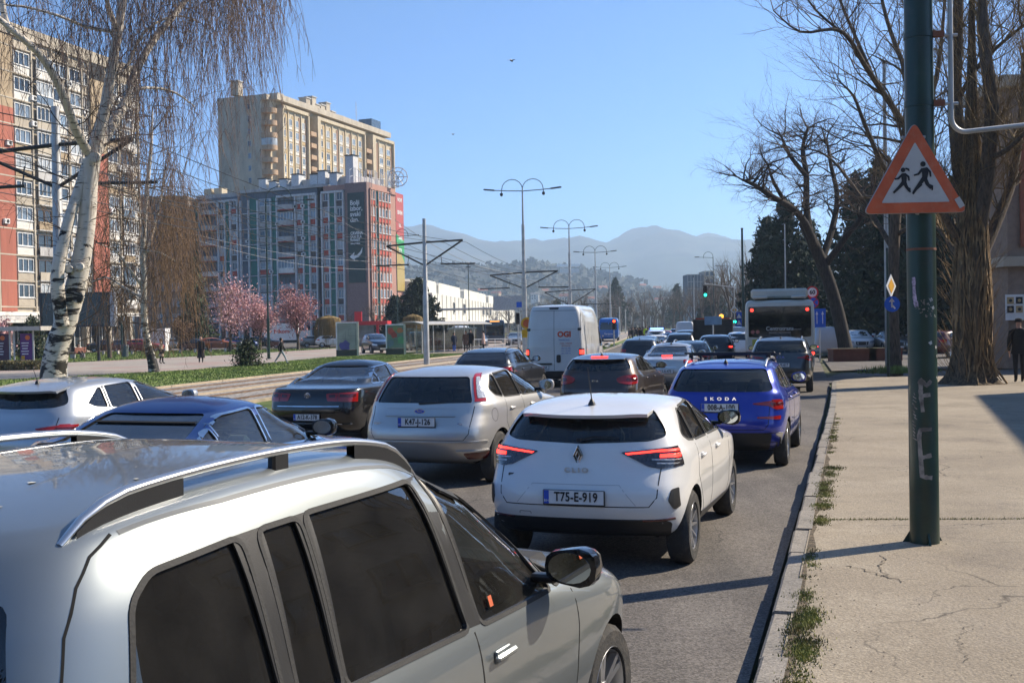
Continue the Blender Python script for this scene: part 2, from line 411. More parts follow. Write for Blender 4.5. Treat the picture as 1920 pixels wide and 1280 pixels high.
# -------- body families: z, xr, xf, w, bow_r, bow_f  (L 4.05 W 1.8 H 1.44 hatch; the others in their own sizes)
HATCH = [(.25, .46, 3.74, .77, .05, .2), (.32, .20, 3.90, .85, .07, .2), (.42, .08, 4.0, .885, .08, .25), (.56, .0, 4.05, .9, .09, .28), (.70, .0, 4.05, .903, .10, .3), (.80, .05, 4.02, .9, .11, .3), (.88, .10, 3.9, .897, .12, .3),
         (.94, .13, 3.5, .888, .12, .2), (.99, .15, 3.15, .872, .12, .15), (1.04, .17, 2.95, .845, .12, .1), (1.10, .21, 2.78, .815, .11, .1), (1.20, .27, 2.56, .765, .10, .1), (1.30, .33, 2.30, .715, .09, .1), (1.365, .38, 2.08, .665, .08, .1), (1.395, .42, 1.95, .61, .08, .1)]
MPV = [(.24, .34, 4.42, .80, .05, .2), (.34, .12, 4.52, .87, .07, .22), (.50, .02, 4.6, .905, .08, .26), (.64, .0, 4.62, .915, .09, .3), (.75, .03, 4.55, .918, .09, .3), (.84, .07, 4.30, .915, .09, .3), (.91, .09, 3.92, .905, .09, .25), (.96, .10, 3.62, .89, .09, .2),
       (1.01, .12, 3.44, .872, .09, .2), (1.10, .14, 3.24, .85, .09, .15), (1.24, .18, 3.0, .818, .08, .15), (1.38, .23, 2.74, .778, .08, .12), (1.49, .28, 2.50, .735, .07, .12), (1.57, .34, 2.34, .69, .06, .1), (1.61, .40, 2.2, .635, .06, .1)]
SEDAN = [(.20, .34, 4.45, .78, .05, .2), (.30, .14, 4.58, .86, .07, .25), (.45, .03, 4.66, .895, .08, .3), (.60, .0, 4.68, .905, .09, .34), (.74, .02, 4.62, .908, .10, .34), (.86, .05, 4.45, .905, .10, .3), (.94, .10, 3.9, .895, .12, .25), (.985, .17, 3.45, .88, .12, .2),
         (1.01, .38, 3.3, .845, .08, .1), (1.04, .56, 3.18, .80, .06, .1), (1.12, .76, 3.0, .76, .06, .1), (1.22, .97, 2.80, .71, .06, .1), (1.32, 1.22, 2.58, .655, .06, .1), (1.365, 1.42, 2.46, .61, .05, .08), (1.385, 1.56, 2.38, .56, .05, .08)]
SUV = [(.26, .34, 4.1, .80, .05, .2), (.36, .12, 4.2, .87, .07, .22), (.52, .02, 4.26, .91, .08, .26), (.66, .0, 4.28, .918, .09, .3), (.82, .03, 4.22, .918, .10, .3), (.94, .07, 4.05, .91, .10, .3), (1.02, .10, 3.5, .895, .10, .2), (1.08, .12, 3.15, .87, .10, .15), (1.14, .16, 3.0, .84, .10, .12),
       (1.25, .23, 2.8, .795, .09, .1), (1.37, .31, 2.54, .745, .08, .1), (1.46, .38, 2.32, .695, .07, .1), (1.495, .44, 2.18, .64, .06, .1)]
WAGON = [(.20, .34, 4.45, .78, .05, .2), (.30, .12, 4.58, .86, .07, .25), (.45, .02, 4.66, .895, .08, .3), (.60, .0, 4.68, .905, .09, .34), (.74, .02, 4.62, .908, .10, .34), (.86, .06, 4.4, .905, .10, .3), (.94, .10, 3.8, .89, .10, .2), (1.0, .14, 3.35, .865, .10, .15), (1.05, .20, 3.15, .83, .10, .12),
         (1.14, .30, 2.95, .785, .09, .1), (1.26, .44, 2.66, .725, .08, .1), (1.36, .58, 2.42, .665, .07, .1), (1.40, .68, 2.28, .61, .06, .1)]
VAN = [(.26, .12, 5.3, .92, .0, .1), (.36, .04, 5.42, .98, .01, .15), (.60, .0, 5.5, 1.0, .01, .2), (1.0, .0, 5.45, 1.015, .01, .25), (1.3, .0, 5.1, 1.015, .01, .25), (1.5, .005, 4.9, 1.0, .01, .2), (1.9, .03, 4.6, .965, .01, .2), (2.3, .07, 4.3, .92, .01, .2), (2.55, .11, 4.0, .86, .02, .2), (2.66, .16, 3.8, .78, .02, .2)]
FAM = {'hatch': (HATCH, 4.05, 1.8, 1.44, .05), 'mpv': (MPV, 4.62, 1.83, 1.68, .05), 'sedan': (SEDAN, 4.68, 1.81, 1.44, .062), 'suv': (SUV, 4.28, 1.83, 1.55, .055), 'wagon': (WAGON, 4.68, 1.81, 1.45, .05), 'van': (VAN, 5.5, 2.03, 2.75, .08)}
# windows of each family in its own size: side polygons (x,z), rear and front polygons (y,z), pillars
def fam_windows(f):
    if f == 'hatch': return dict(side=[[(.78, 1.08), (.66, 1.13), (.93, 1.315), (1.0, 1.325), (1.0, 1.06)], [(1.06, 1.055), (1.06, 1.335), (1.58, 1.362), (1.62, 1.045)], [(1.70, 1.045), (1.66, 1.362), (2.02, 1.345), (2.42, 1.17), (2.62, 1.03)]],
                 rear=[(-.58, 1.352), (.58, 1.352), (.68, 1.22), (.72, 1.135), (.60, 1.10), (0, 1.08), (-.60, 1.10), (-.72, 1.135), (-.68, 1.22)], front=[(-.62, 1.33), (.62, 1.33), (.74, 1.06), (0, 1.04), (-.74, 1.06)], pil=[[(1.0, 1.06), (1.0, 1.33), (1.06, 1.335), (1.06, 1.055)], [(1.62, 1.045), (1.58, 1.362), (1.66, 1.362), (1.70, 1.045)]], belt=1.04, wb=(.74, 3.32), r=.32)
    if f == 'mpv': return dict(side=[[(.56, 1.02), (.52, 1.08), (.60, 1.38), (.68, 1.435), (1.04, 1.46), (1.07, 1.005)], [(1.15, 1.0), (1.13, 1.465), (1.33, 1.47), (1.35, .995)], [(1.385, .99), (1.365, 1.475), (2.06, 1.485), (2.18, .97)], [(2.29, .965), (2.17, 1.483), (2.36, 1.46), (2.64, 1.33), (2.90, 1.14), (2.99, .95)], [(3.05, .95), (3.03, 1.04), (3.22, .96)]],
                 rear=[(-.62, 1.43), (.62, 1.43), (.73, 1.06), (0, 1.03), (-.73, 1.06)], front=[(-.64, 1.46), (.64, 1.46), (.78, 1.02), (0, 1.0), (-.78, 1.02)], pil=[[(1.07, 1.0), (1.01, 1.472), (1.15, 1.478), (1.15, 1.0)], [(1.35, .995), (1.31, 1.483), (1.39, 1.486), (1.385, .99)], [(2.18, .97), (2.04, 1.497), (2.20, 1.495), (2.29, .965)]], belt=.97, wb=(.90, 3.74), r=.31)
    if f == 'sedan': return dict(side=[[(1.06, 1.05), (1.28, 1.20), (1.38, 1.235), (1.38, 1.045)], [(1.43, 1.04), (1.43, 1.26), (1.62, 1.315), (2.02, 1.345), (2.05, 1.03)], [(2.13, 1.03), (2.10, 1.345), (2.4, 1.335), (2.78, 1.17), (2.98, 1.015)]],
                 rear=[(-.50, 1.33), (.50, 1.33), (.635, 1.075), (.59, 1.05), (-.59, 1.05), (-.635, 1.075)], front=[(-.52, 1.33), (.52, 1.33), (.70, 1.05), (-.70, 1.05)], pil=[[(1.38, 1.045), (1.38, 1.24), (1.43, 1.26), (1.43, 1.04)], [(2.05, 1.03), (2.02, 1.345), (2.10, 1.345), (2.13, 1.03)]], belt=1.03, wb=(.98, 3.72), r=.33)
    if f == 'suv': return dict(side=[[(.62, 1.19), (.78, 1.385), (1.02, 1.41), (1.04, 1.14)], [(1.10, 1.13), (1.08, 1.415), (1.72, 1.43), (1.78, 1.115)], [(1.86, 1.11), (1.81, 1.43), (2.15, 1.42), (2.55, 1.25), (2.78, 1.09)]],
                 rear=[(-.62, 1.43), (.62, 1.43), (.74, 1.14), (.66, 1.11), (-.66, 1.11), (-.74, 1.14)], front=[(-.62, 1.42), (.62, 1.42), (.75, 1.12), (-.75, 1.12)], pil=[[(1.04, 1.14), (1.02, 1.41), (1.08, 1.415), (1.10, 1.13)], [(1.78, 1.115), (1.72, 1.43), (1.81, 1.43), (1.86, 1.11)]], belt=1.12, wb=(.84, 3.46), r=.335)
    if f == 'wagon': return dict(side=[[(.52, 1.09), (.70, 1.30), (1.34, 1.335), (1.36, 1.06)], [(1.42, 1.055), (1.40, 1.34), (2.02, 1.355), (2.06, 1.04)], [(2.14, 1.035), (2.10, 1.355), (2.4, 1.34), (2.72, 1.19), (2.95, 1.02)]],
                 rear=[(-.58, 1.33), (.58, 1.33), (.70, 1.08), (.64, 1.05), (-.64, 1.05), (-.70, 1.08)], front=[(-.54, 1.33), (.54, 1.33), (.70, 1.06), (-.70, 1.06)], pil=[[(1.36, 1.06), (1.34, 1.335), (1.40, 1.34), (1.42, 1.055)], [(2.06, 1.04), (2.02, 1.355), (2.10, 1.355), (2.14, 1.035)]], belt=1.04, wb=(.98, 3.72), r=.33)
    return dict(side=[[(3.45, 1.3), (3.45, 1.95), (4.0, 1.95), (4.6, 1.35), (4.6, 1.28)]], rear=None, front=[(-.8, 2.1), (.8, 2.1), (.92, 1.3), (-.92, 1.3)], pil=[], belt=1.2, wb=(1.0, 4.55), r=.34)
def seats(root, xs, wid, zb=.55, m=None):
    for i, x in enumerate(xs):
        for y in ((-.36, .36) if i == 0 else (-.42, 0, .42)):
            y *= wid/.72; q = MB(); ww = .25 if i == 0 else .2
            q.box((x, y, zb+.33), (.16, ww*2, .62), m or M['seat'], ry=R(-14), bev=.05); q.box((x-.13, y, zb+.74), (.1, .24, .18), m or M['seat'], bev=.04, ry=R(-8)); q.box((x+.3, y, zb+.02), (.5, ww*2, .16), m or M['seat'], bev=.05)
            q.build('seat', root, 40)
def make_car(name, label, fam, L, Wd, H, pt, loc, head, near=2, glz='gls', rear_glz=None, group=None, wheels='five', over=None, lights=True, mirror=True, seat=True, rails=None, antenna=None, plate=None, plate_z=.68, plate_r=None, cat='car', trim='rubber', handle=None, brake=False, front_end=False, rings=None, win=None, lamp=None, seat_m=None, pil_m=None, bump_m=None, gap=True):
    """loc: ground point under the middle of the tail; head: direction of travel as an angle from +Y towards +X"""
    rings0, l0, w0, h0, dome = FAM[fam]; rings0 = rings or rings0
    sx, sy, sz = L/l0, Wd/w0, H/h0
    rg = [(z*sz, a*sx, b*sx, w*sy, c*sy, d*sx) for z, a, b, w, c, d in rings0]
    kw = dict(N=96 if near == 2 or L > 8 else 56, sub=4 if near == 2 else 2, nr={'van': 14, 'bus': 44, 'tram': 40, 'sedan': 9}.get(fam, 7), nf=44 if fam == 'bus' else 5, caps=6 if near == 2 else 3, roofcx=.05 if fam != 'van' else .0)
    B = Body(rg, dome*sz, **kw); fw = win or fam_windows(fam)
    S2 = lambda P: [(x*sx, z*sz) for x, z in P]
    R2 = lambda P: [(y*sy, z*sz) for y, z in P]
    root = thing(name, label, cat, (loc[0], loc[1], loc[2] if len(loc) > 2 else 0), R(90)-head, group)
    body_m = [pt, M['cabin'], M['void'], M['black']]
    r = fw['r']*sz; wx = [fw['wb'][0]*sx, fw['wb'][1]*sx]; side = [rp(S2(p), .035*sx) for p in fw['side']]
    rearw = rp(R2(fw['rear']), .05) if fw['rear'] else None; front = rp(R2(fw['front']), .06)
    if near:
        base = np_mesh('body', B.V, B.F, body_m); cutters = []
        def cm(V, F, i):
            me = np_mesh('cutter', V, F, body_m, [i]*len(F)); cutters.append(me)
        for x in wx:
            for sg in (-1, 1):
                q = MB(); n = 40; ra = r+.045; y0 = sg*(Wd/2-.30); y1 = sg*(Wd/2+.3)
                prof = [(ra, y0), (ra, y1)]; q.lathe(prof, body_m[0], n, c=(x, 0, r+.005), axis='Y'); nrm_fix(q)
                cm(q.V, q.F, 2)
        if near == 2:
            belt = fw['belt']*sz
            wsb = min(3.1 if fam in ('sedan', 'wagon') else (3.2 if fam == 'mpv' else 2.85), 9)*sx; rwb = .62*sx if fam == 'sedan' else min(a for z, a, b, w, c, d in rg if z >= belt-.02)
            cr = []
            for z, a, b, w, c, d in rg:
                if z < .5*sz: continue
                cr.append((z, max(a, rwb-.02)+.05, min(b, wsb+.05)-.05, w-.05, c, d))
            cr = [(zz-.03*min(1, max(0, (zz-cr[-1][0]+.35)/.3)),)+tuple(q_) for zz, *q_ in cr]
            V, F = shell(cr, (dome-.01)*sz, N=64, sub=3, nr=7, nf=5, caps=4, roofcx=.05); cm(V, F, 1)
            def pris(P, f, h0, h1):
                q = MB(); q.prism(P, h0, h1, body_m[0], f); nrm_fix(q); cm(q.V, q.F, 3)
            for P in side: pris(P, lambda u, v, h: (u, h, v), -1.4, 1.4)
            if rearw: pris(rearw, lambda u, v, h: (h, u, v), -1, (1.5 if fam != 'sedan' else 1.9)*sx)
            pris(front, lambda u, v, h: (h, u, v), (2.3 if fam != 'mpv' else 2.7)*sx, L+1)
        vn = np.empty(len(base.vertices)*3, np.float32); base.vertices.foreach_get('normal', vn); vn = vn.reshape(-1, 3); me = cut(base, cutters); true_normals(me, B, vn)
    else:
        me = np_mesh('body', B.V, B.F, body_m); sharpen(me, 40)
    child('body', me, root)
    gm = M[glz] if near == 2 else M['far_gls']; off = -.012 if near == 2 else .004
    def pane(nm, P, ax, mm=None):
        q = MB(); B.patch(q, expand(P, .012) if near == 2 else P, ax, mm or gm, off=off, K=5 if near == 2 else 3, skirt=0 if near == 2 else .01, step=.06 if near == 2 else .2); q.build(nm, root, 60)
    for i, P in enumerate(side):
        for ax in ('left', 'right'): pane('side_window', P, ax, M['gls'] if fam == 'mpv' and i > 2 else None)
    for P in fw['pil']:
        for ax in ('left', 'right'):
            q = MB(); B.patch(q, S2(P), ax, M[pil_m or 'gloss'], off=.002, K=2, skirt=.006); q.build('window_pillar', root, 60)
    if rearw: pane('rear_window', rearw, 'rear', M[rear_glz] if (rear_glz and near == 2) else None)
    pane('windscreen', front, 'front', M['screen'] if near == 2 else None)
    if near:
        for ax in ('left', 'right'):
            q = MB(); hull = [fw['side'][0], fw['side'][-1]]
            for P in side: B.band(q, P, ax, M[trim], w=.016, off=.0035)
            q.build('window_trim', root, 60)
    # wheels
    tw = .2*sy; tm, rm = lod_wheel(r, tw, wheels)
    for x in wx:
        for sg in (-1, 1):
            wy = 0
            h, n_, _ = B.cast(x, r+.02+r*1.02, 'left'); yy = min(abs(h.y), Wd/2)-tw/2-.012
            o = child('wheel', tm, root, (x, sg*yy, r), 0 if sg > 0 else math.pi); child('rim', rm, o)
            if not near:
                q = MB(); P = [(x+(r+.04)*math.cos(a), r+(r+.04)*math.sin(a)) for a in [i*math.pi/8 for i in range(9)]]+[(x-r-.04, .22*sz), (x+r+.04, .22*sz)]
                o.location.y = sg*(yy+.02)
    if seat and near == 2: seats(root, [(fw['wb'][0]+(1.45 if fam in ('sedan', 'wagon') else 1.25))*sx, (fw['wb'][0]+(.78 if fam == 'sedan' else .3))*sx], .66*sy, (.30 if fam == 'sedan' else (.6 if fam == 'mpv' else .38))*sz, seat_m)
    if near == 2 and seat:
        q = MB(); xw = (fw['wb'][1]-.62)*sx; q.box((xw+.2, 0, .85*sz), (.5, 1.35*sy, .28), M['cabin'], bev=.06)
        q.lathe([(.185, 0), (.185, .03), (.165, .03), (.165, 0)], M['cabin'], 20, axis='X', c=(xw-.12, .36*sy, .88*sz), cap=False); q.build('dashboard', root, 40)
    # mirrors
    if mirror:
        xm = max(p[0] for p in fw['side'][-1])*sx-.12*sx; zm = fw['belt']*sz+.06
        if fam == 'mpv': xm = 2.90*sx
        for sg in (-1, 1):
            h, n_, _ = B.cast(xm, zm-.02, 'left' if sg > 0 else 'right'); q = MB(); y0 = abs(h.y)
            c = Vector((xm+.04, sg*(y0+.17), zm+.03)); vs = []; fs = []; n = 14; prof = [(-.05, .86), (-.045, 1.0), (0, 1.03), (.05, .93), (.085, .68), (.105, .3)]
            for dx, s_ in prof:
                for k in range(n):
                    a = 2*math.pi*k/n; cy = math.copysign(abs(math.cos(a))**.7, math.cos(a)); cz = math.copysign(abs(math.sin(a))**.7, math.sin(a)); vs.append((c.x+dx, c.y+.115*s_*cy, c.z+.075*s_*cz*(1.1 if cy*sg > 0 else .95)))
            for i in range(len(prof)-1):
                for k in range(n): fs.append((i*n+k, i*n+(k+1) % n, (i+1)*n+(k+1) % n, (i+1)*n+k))
            fs.append(tuple(range(n))[::-1]); fs.append(tuple((len(prof)-1)*n+k for k in range(n))); q.add(vs, fs, pt if mirror != 'black' else M['gloss'])
            q.box((xm+.04, sg*(y0+.035), zm-.03), (.07, .12, .035), M['black'], bev=.01)
            m_ = q.build('side_mirror', root, 50)
            g = MB(); g.prism([(c.y+.1*.95*math.cos(a), c.z+.064*math.sin(a)) for a in [k*math.pi/9 for k in range(18)]], c.x-.056, c.x-.05, M['mirror'], lambda u, v, h_: (h_, u, v)); g.build('mirror_glass', m_)
    # door handles
    for ax in ('left', 'right'):
        for hx in (handle or {'hatch': (1.15, 1.98), 'mpv': (1.45, 2.4), 'sedan': (1.3, 2.25), 'suv': (1.2, 2.1), 'wagon': (1.3, 2.25), 'van': (3.6,)}[fam]):
            if near == 0: continue
            hh, nn, _ = B.cast(hx*sx, (fw['belt']-.14)*sz, ax); q = MB(); q.box(hh+nn*.022, (.17, .022, .028), pt, bev=.009); q.box(hh+nn*.004, (.12, .012, .05), M['black'] if near == 1 else pt, bev=.004); q.build('door_handle', root, 40)
    # shut lines of the doors
    if near and gap:
        xd = {'hatch': (.98, 1.64, 2.75), 'mpv': (1.10, 2.22, 3.2), 'sedan': (1.3, 2.12, 3.0), 'suv': (1.02, 1.82, 2.85), 'wagon': (1.38, 2.10, 3.0), 'van': (3.3, 4.5)}[fam]
        for ax in ('left', 'right'):
            q = MB(); zb = .26*sz; zt = fw['belt']*sz-.02
            for i, x in enumerate(xd):
                P = [(x*sx, zt), (x*sx+(.03 if i else -.05), .75*sz), (x*sx+(.02 if i else .16), .5*sz), (x*sx+(.0 if i else .3), zb+.1)]
                B.band(q, P, ax, M['void'], w=.007, off=.0015, closed=False)
            B.band(q, [((xd[0]+.3)*sx, zb+.1), (xd[-1]*sx, zb+.1)], ax, M['void'], w=.008, off=.0015, closed=False)
            q.build('door_gap', root)
    # lamps
    if lamp:
        lamp(B, root, sx, sy, sz)
    elif lights:
        for sg in (-1, 1):
            q = MB(); B.patch(q, rp([(sg*.86*sy, .98*sz), (sg*.56*sy, .96*sz), (sg*.58*sy, .84*sz), (sg*.86*sy, .84*sz)], .03), 'rear', M['red_lens'], off=.008, K=3)
            B.patch(q, rp([(.02, .97*sz), (.3*sx, .98*sz), (.2*sx, .86*sz), (.02, .84*sz)], .02), 'left' if sg > 0 else 'right', M['red_lens'], off=.008, K=3)
            o = q.build('tail_light', root, 50)
            if brake: b = MB(); B.patch(b, rp([(sg*.80*sy, .945*sz), (sg*.64*sy, .94*sz), (sg*.66*sy, .88*sz), (sg*.80*sy, .875*sz)], .02), 'rear', M['red_lit'], off=.014, K=2); b.build('lit_lamp', o)
    if front_end:
        for sg in (-1, 1):
            q = MB(); B.patch(q, rp([(sg*.84*sy, .80*sz), (sg*.48*sy, .73*sz), (sg*.5*sy, .62*sz), (sg*.82*sy, .66*sz)], .03), 'front', M['clear_lens'], off=.008, K=3); q.build('headlight', root, 50)
        q = MB(); B.patch(q, rp([(-.42*sy, .72*sz), (.42*sy, .72*sz), (.36*sy, .50*sz), (-.36*sy, .50*sz)], .03), 'front', M['black'], off=.008, K=2); q.build('grille', root, 50)
        q = MB(); B.patch(q, rp([(-.75*sy, .40*sz), (.75*sy, .40*sz), (.65*sy, .28*sz), (-.65*sy, .28*sz)], .03), 'front', M['black'], off=.006, K=2); q.build('front_bumper', root, 50)
        q = MB(); B.patch(q, [(-.26, .46*sz), (.26, .46*sz), (.26, .35*sz), (-.26, .35*sz)], 'front', M['white_plate'], off=.02, K=1); q.build('licence_plate', root)
    if bump_m:
        q = MB(); B.patch(q, rp([(-.80*sy, .40*sz), (.80*sy, .40*sz), (.74*sy, .26*sz), (-.74*sy, .26*sz)], .04), 'rear', M[bump_m], off=.006, K=3); q.build('rear_valance', root, 50)
    if near and fam != 'van' and rearw:
        q = MB(); q_z = (.66 if fam == 'sedan' else .60)*sz
        if gap: B.band(q, [(-.70*sy, .98*sz), (-.68*sy, .66*sz), (-.62*sy, .585*sz), (.62*sy, .585*sz), (.68*sy, .66*sz), (.70*sy, .98*sz)], 'rear', M['void'], w=.008, off=.0015, closed=False); q.build('tailgate_gap', root)
    if plate is not None:
        licence_plate(root, B, plate, plate_z*sz if plate_z < 2 else plate_z, blue=True, yaw=0)
    if antenna:
        ax_, zz = antenna; h, nn, _ = B.cast(ax_*sx, 0, 'top'); q = MB(); q.lathe([(.035, 0), (.028, .02), (.012, .05), (.006, .055)], M['black'], 10, c=h); q.tube([h+Vector((0, 0, .04)), h+Vector((-zz*.35, 0, zz))], [.006, .003], M['black'], 6); q.build('antenna', root, 40)
    if rails:
        x0, x1, yy, up = rails
        for sg in (-1, 1):
            q = MB(); pts = []
            for k in range(13):
                t = k/12; x = (x0+(x1-x0)*t)*sx; h, nn, _ = B.cast(x, sg*yy*sy, 'top'); e = min(1, min(t, 1-t)*9); pts.append(h+Vector((0, 0, .005+up*e**.6)))
            q.tube(pts, [.012]+[.02]*11+[.012], M['rail'] if rails else M['black'], 8); q.build('roof_rail', root, 50)
    root['_'] = 0; del root['_']
    return root, B
def nrm_fix(q):
    import bmesh
    b = bmesh.new(); vs = [b.verts.new(v) for v in q.V]
    for f in q.F: b.faces.new([vs[i] for i in f])
    bmesh.ops.recalc_face_normals(b, faces=b.faces); b.verts.index_update(); q.F = [tuple(v.index for v in f.verts) for f in b.faces]; b.free()
M['mirror'] = mat('mirror_glass', (.8, .85, .85), .02, 1, var=0)
def licence_plate(root, B, txt, z, blue=True, yaw=0, y=0, frame=True, wd=.52, name='licence_plate'):
    h, n, d = B.cast(y, z, 'rear'); x = min(B.cast(y+e, z+f, 'rear')[0].x for e in (-wd/2, 0, wd/2) for f in (-.05, .05))-.012
    q = MB()
    if frame: q.box((x+.004, y, z-.006), (.018, wd+.02, .134), M['black'], bev=.006)
    q.box((x-.007, y, z), (.006, wd, .112), M['white_plate'])
    if blue: q.box((x-.0085, y+wd/2-.024, z), (.006, .044, .11), M['blue_plate'])
    p = q.build(name, root)
    if txt: wall_text(txt, .108, M['ink'], p, (x-.015, y-.022, z+.002), R(180), name='plate_number', bold=.0022, sx=.78, ext=.0008, space=1.06)
    if blue: wall_text('BIH', .028, M['white_plate'], p, (x-.0125, y+wd/2-.024, z-.03), R(180), name='country_code', ext=.0005)
    return p, x

def spoiler(B, root, m, x0, x1, hw, drop=.0, name='roof_spoiler', th=.03):
    """thin lip that carries the roof line backwards over the rear window"""
    q = MB(); n = 16; rows = []
    for j in range(6):
        t = j/5; row = []
        for k in range(n+1):
            y = hw*(2*k/n-1); e = abs(y/hw); xs = x0+(x1-x0)*t+.10*e*e*(t)
            zt = B.cast(x0, y*.97, 'top')[0].z; sl = (B.cast(x0+.25, y*.97, 'top')[0].z-zt)/.25
            row.append(Vector((xs, y*(1-.02*t), zt+.006-sl*(x0-xs)*1.0-drop*t*t)))
        rows.append(row)
    vs = [v for r_ in rows for v in r_]; L0 = len(vs); vs += [v-Vector((-.02*(i//(n+1) == 5), 0, th)) for i, v in enumerate(vs)]
    fs = []
    for j in range(5):
        for k in range(n):
            a = j*(n+1)+k; f = (a, a+1, a+n+2, a+n+1); fs.append(f); fs.append(tuple(L0+i for i in f[::-1]))
    for k in range(n): a = 5*(n+1)+k; fs.append((a, a+1, L0+a+1, L0+a))
    for j in range(5):
        for k in (0, n): a = j*(n+1)+k; b = a+n+1; fs.append((a, b, L0+b, L0+a) if k == 0 else (b, a, L0+a, L0+b))
    q.add(vs, fs, m); return q.build(name, root, 40)
# ================================================================== ground
def lerp_line(P, Y):
    return float(np.interp(Y, [p[1] for p in P], [p[0] for p in P]))
KERB = [(-4.0, -11.0), (1.40, 6.53), (4.45, 16.5), (7.5, 26.5), (10.2, 35.8)]
ROAD_L = [(-16, -12), (-9.6, 8), (-5.6, 20), (-.9, 38), (4.6, 70), (9.2, 100), (16.5, 150), (34, 260), (80, 500)]
ROAD_R = [(-4.3, -12), (1.35, 6.53), (4.40, 16.5), (10.15, 35.8), (12.3, 44), (18, 66), (25.5, 100), (35, 150), (53, 260), (100, 500)]
TRAM = [(-22, -12), (-12, 29), (-4.7, 62), (1.0, 85), (6.2, 115), (11.6, 154), (17.4, 198), (26, 260), (60, 480)]
PROM_N = [(-52, 25), (-33, 44), (-23.2, 52.5), (-17.3, 61), (-14, 82), (-7, 105), (-1, 130), (6, 170), (14, 250)]
PROM_F = [(-75, 60), (-40, 76), (-32, 82.4), (-24.6, 100), (-20.4, 119), (-13, 150), (-4, 190), (5, 250)]
def strip(name, L_, R_, z, m, y0, y1, step=2.0, dL=0, dR=0, kind='structure', parent=None, top=None, nx=1):
    vs = []; ys = np.arange(y0, y1+.01, step)
    for Y in ys:
        a = lerp_line(L_, Y)+dL; b = lerp_line(R_, Y)+dR
        for k in range(nx+1): vs.append((a+(b-a)*k/nx, Y, z))
    fs = [(i*(nx+1)+k, i*(nx+1)+k+1, (i+1)*(nx+1)+k+1, (i+1)*(nx+1)+k) for i in range(len(ys)-1) for k in range(nx)]
    q = MB(); q.add(vs, fs, m); return q.build(name, parent, kind=kind)
def ground_mat(name, cols, scales, rough=.9, bump=.3, bs=30, agg=None, cracks=None, streak=None):
    m, t, b, N, L = nodes_of(name); b.inputs['Roughness'].default_value = rough; b.inputs['Specular IOR Level'].default_value = .3
    g = N('ShaderNodeNewGeometry'); pos = g.outputs['Position']; out = None
    base = N('ShaderNodeRGB'); base.outputs[0].default_value = (*cols[0], 1); out = base.outputs[0]
    def noise_(s, d=6, r=.6, lo=.4, hi=.6):
        n = N('ShaderNodeTexNoise'); n.inputs['Scale'].default_value = s; n.inputs['Detail'].default_value = d; n.inputs['Roughness'].default_value = r; L(pos, n.inputs[0])
        c = N('ShaderNodeMapRange'); c.inputs[1].default_value = lo; c.inputs[2].default_value = hi; L(n.outputs[0], c.inputs[0]); return c.outputs[0]
    def mixc(f, a, c):
        x = N('ShaderNodeMix'); x.data_type = 'RGBA'; L(f, x.inputs[0]); L(a, x.inputs[6]); x.inputs[7].default_value = (*c, 1); return x.outputs[2]
    for c, s in zip(cols[1:], scales): out = mixc(noise_(*s) if isinstance(s, tuple) else noise_(s), out, c)
    if streak:   # wear along the lanes
        mp = N('ShaderNodeMapping'); mp.inputs['Rotation'].default_value = (0, 0, streak[0]); mp.inputs['Scale'].default_value = (1.1, .05, 1); L(pos, mp.inputs[0])
        n = N('ShaderNodeTexNoise'); n.inputs['Scale'].default_value = 1.3; n.inputs['Detail'].default_value = 5; L(mp.outputs[0], n.inputs[0]); c = N('ShaderNodeMapRange'); c.inputs[1].default_value = .45; c.inputs[2].default_value = .65; c.inputs[4].default_value = .55; L(n.outputs[0], c.inputs[0]); out = mixc(c.outputs[0], out, streak[1])
    if agg:      # aggregate: fine pale and dark chips
        v = N('ShaderNodeTexVoronoi'); v.inputs['Scale'].default_value = agg[0]; L(pos, v.inputs[0]); mr = N('ShaderNodeMapRange'); mr.inputs[3].default_value = 1-agg[1]; mr.inputs[4].default_value = 1+agg[1]
        sp = N('ShaderNodeSeparateColor'); L(v.outputs['Color'], sp.inputs[0]); L(sp.outputs[0], mr.inputs[0]); mu = N('ShaderNodeMix'); mu.data_type = 'RGBA'; mu.blend_type = 'MULTIPLY'; mu.inputs[0].default_value = 1; L(out, mu.inputs[6]); L(mr.outputs[0], mu.inputs[7]); out = mu.outputs[2]
    if cracks:
        w = N('ShaderNodeTexNoise'); w.inputs['Scale'].default_value = 2.2; w.inputs['Detail'].default_value = 5; L(pos, w.inputs[0])
        va = N('ShaderNodeVectorMath'); va.operation = 'MULTIPLY_ADD'; L(w.outputs['Color'], va.inputs[0]); va.inputs[1].default_value = (.8, .8, 0); L(pos, va.inputs[2])
        v = N('ShaderNodeTexVoronoi'); v.feature = 'DISTANCE_TO_EDGE'; v.inputs['Scale'].default_value = cracks[0]; L(va.outputs[0], v.inputs[0])
        lt = N('ShaderNodeMapRange'); lt.inputs[1].default_value = 0; lt.inputs[2].default_value = cracks[1]; lt.inputs[3].default_value = 1; lt.inputs[4].default_value = 0; L(v.outputs[0], lt.inputs[0])
        mk = N('ShaderNodeMath'); mk.operation = 'MULTIPLY'; L(lt.outputs[0], mk.inputs[0]); L(noise_(.5, 3, .5, .48, .62), mk.inputs[1]); out = mixc(mk.outputs[0], out, cracks[2])
    L(out, b.inputs['Base Color'])
    n3 = N('ShaderNodeTexNoise'); n3.inputs['Scale'].default_value = bs; n3.inputs['Detail'].default_value = 6; L(pos, n3.inputs[0]); bp = N('ShaderNodeBump'); bp.inputs['Strength'].default_value = bump; bp.inputs['Distance'].default_value = .01; L(n3.outputs[0], bp.inputs['Height']); L(bp.outputs[0], b.inputs['Normal'])
    return m
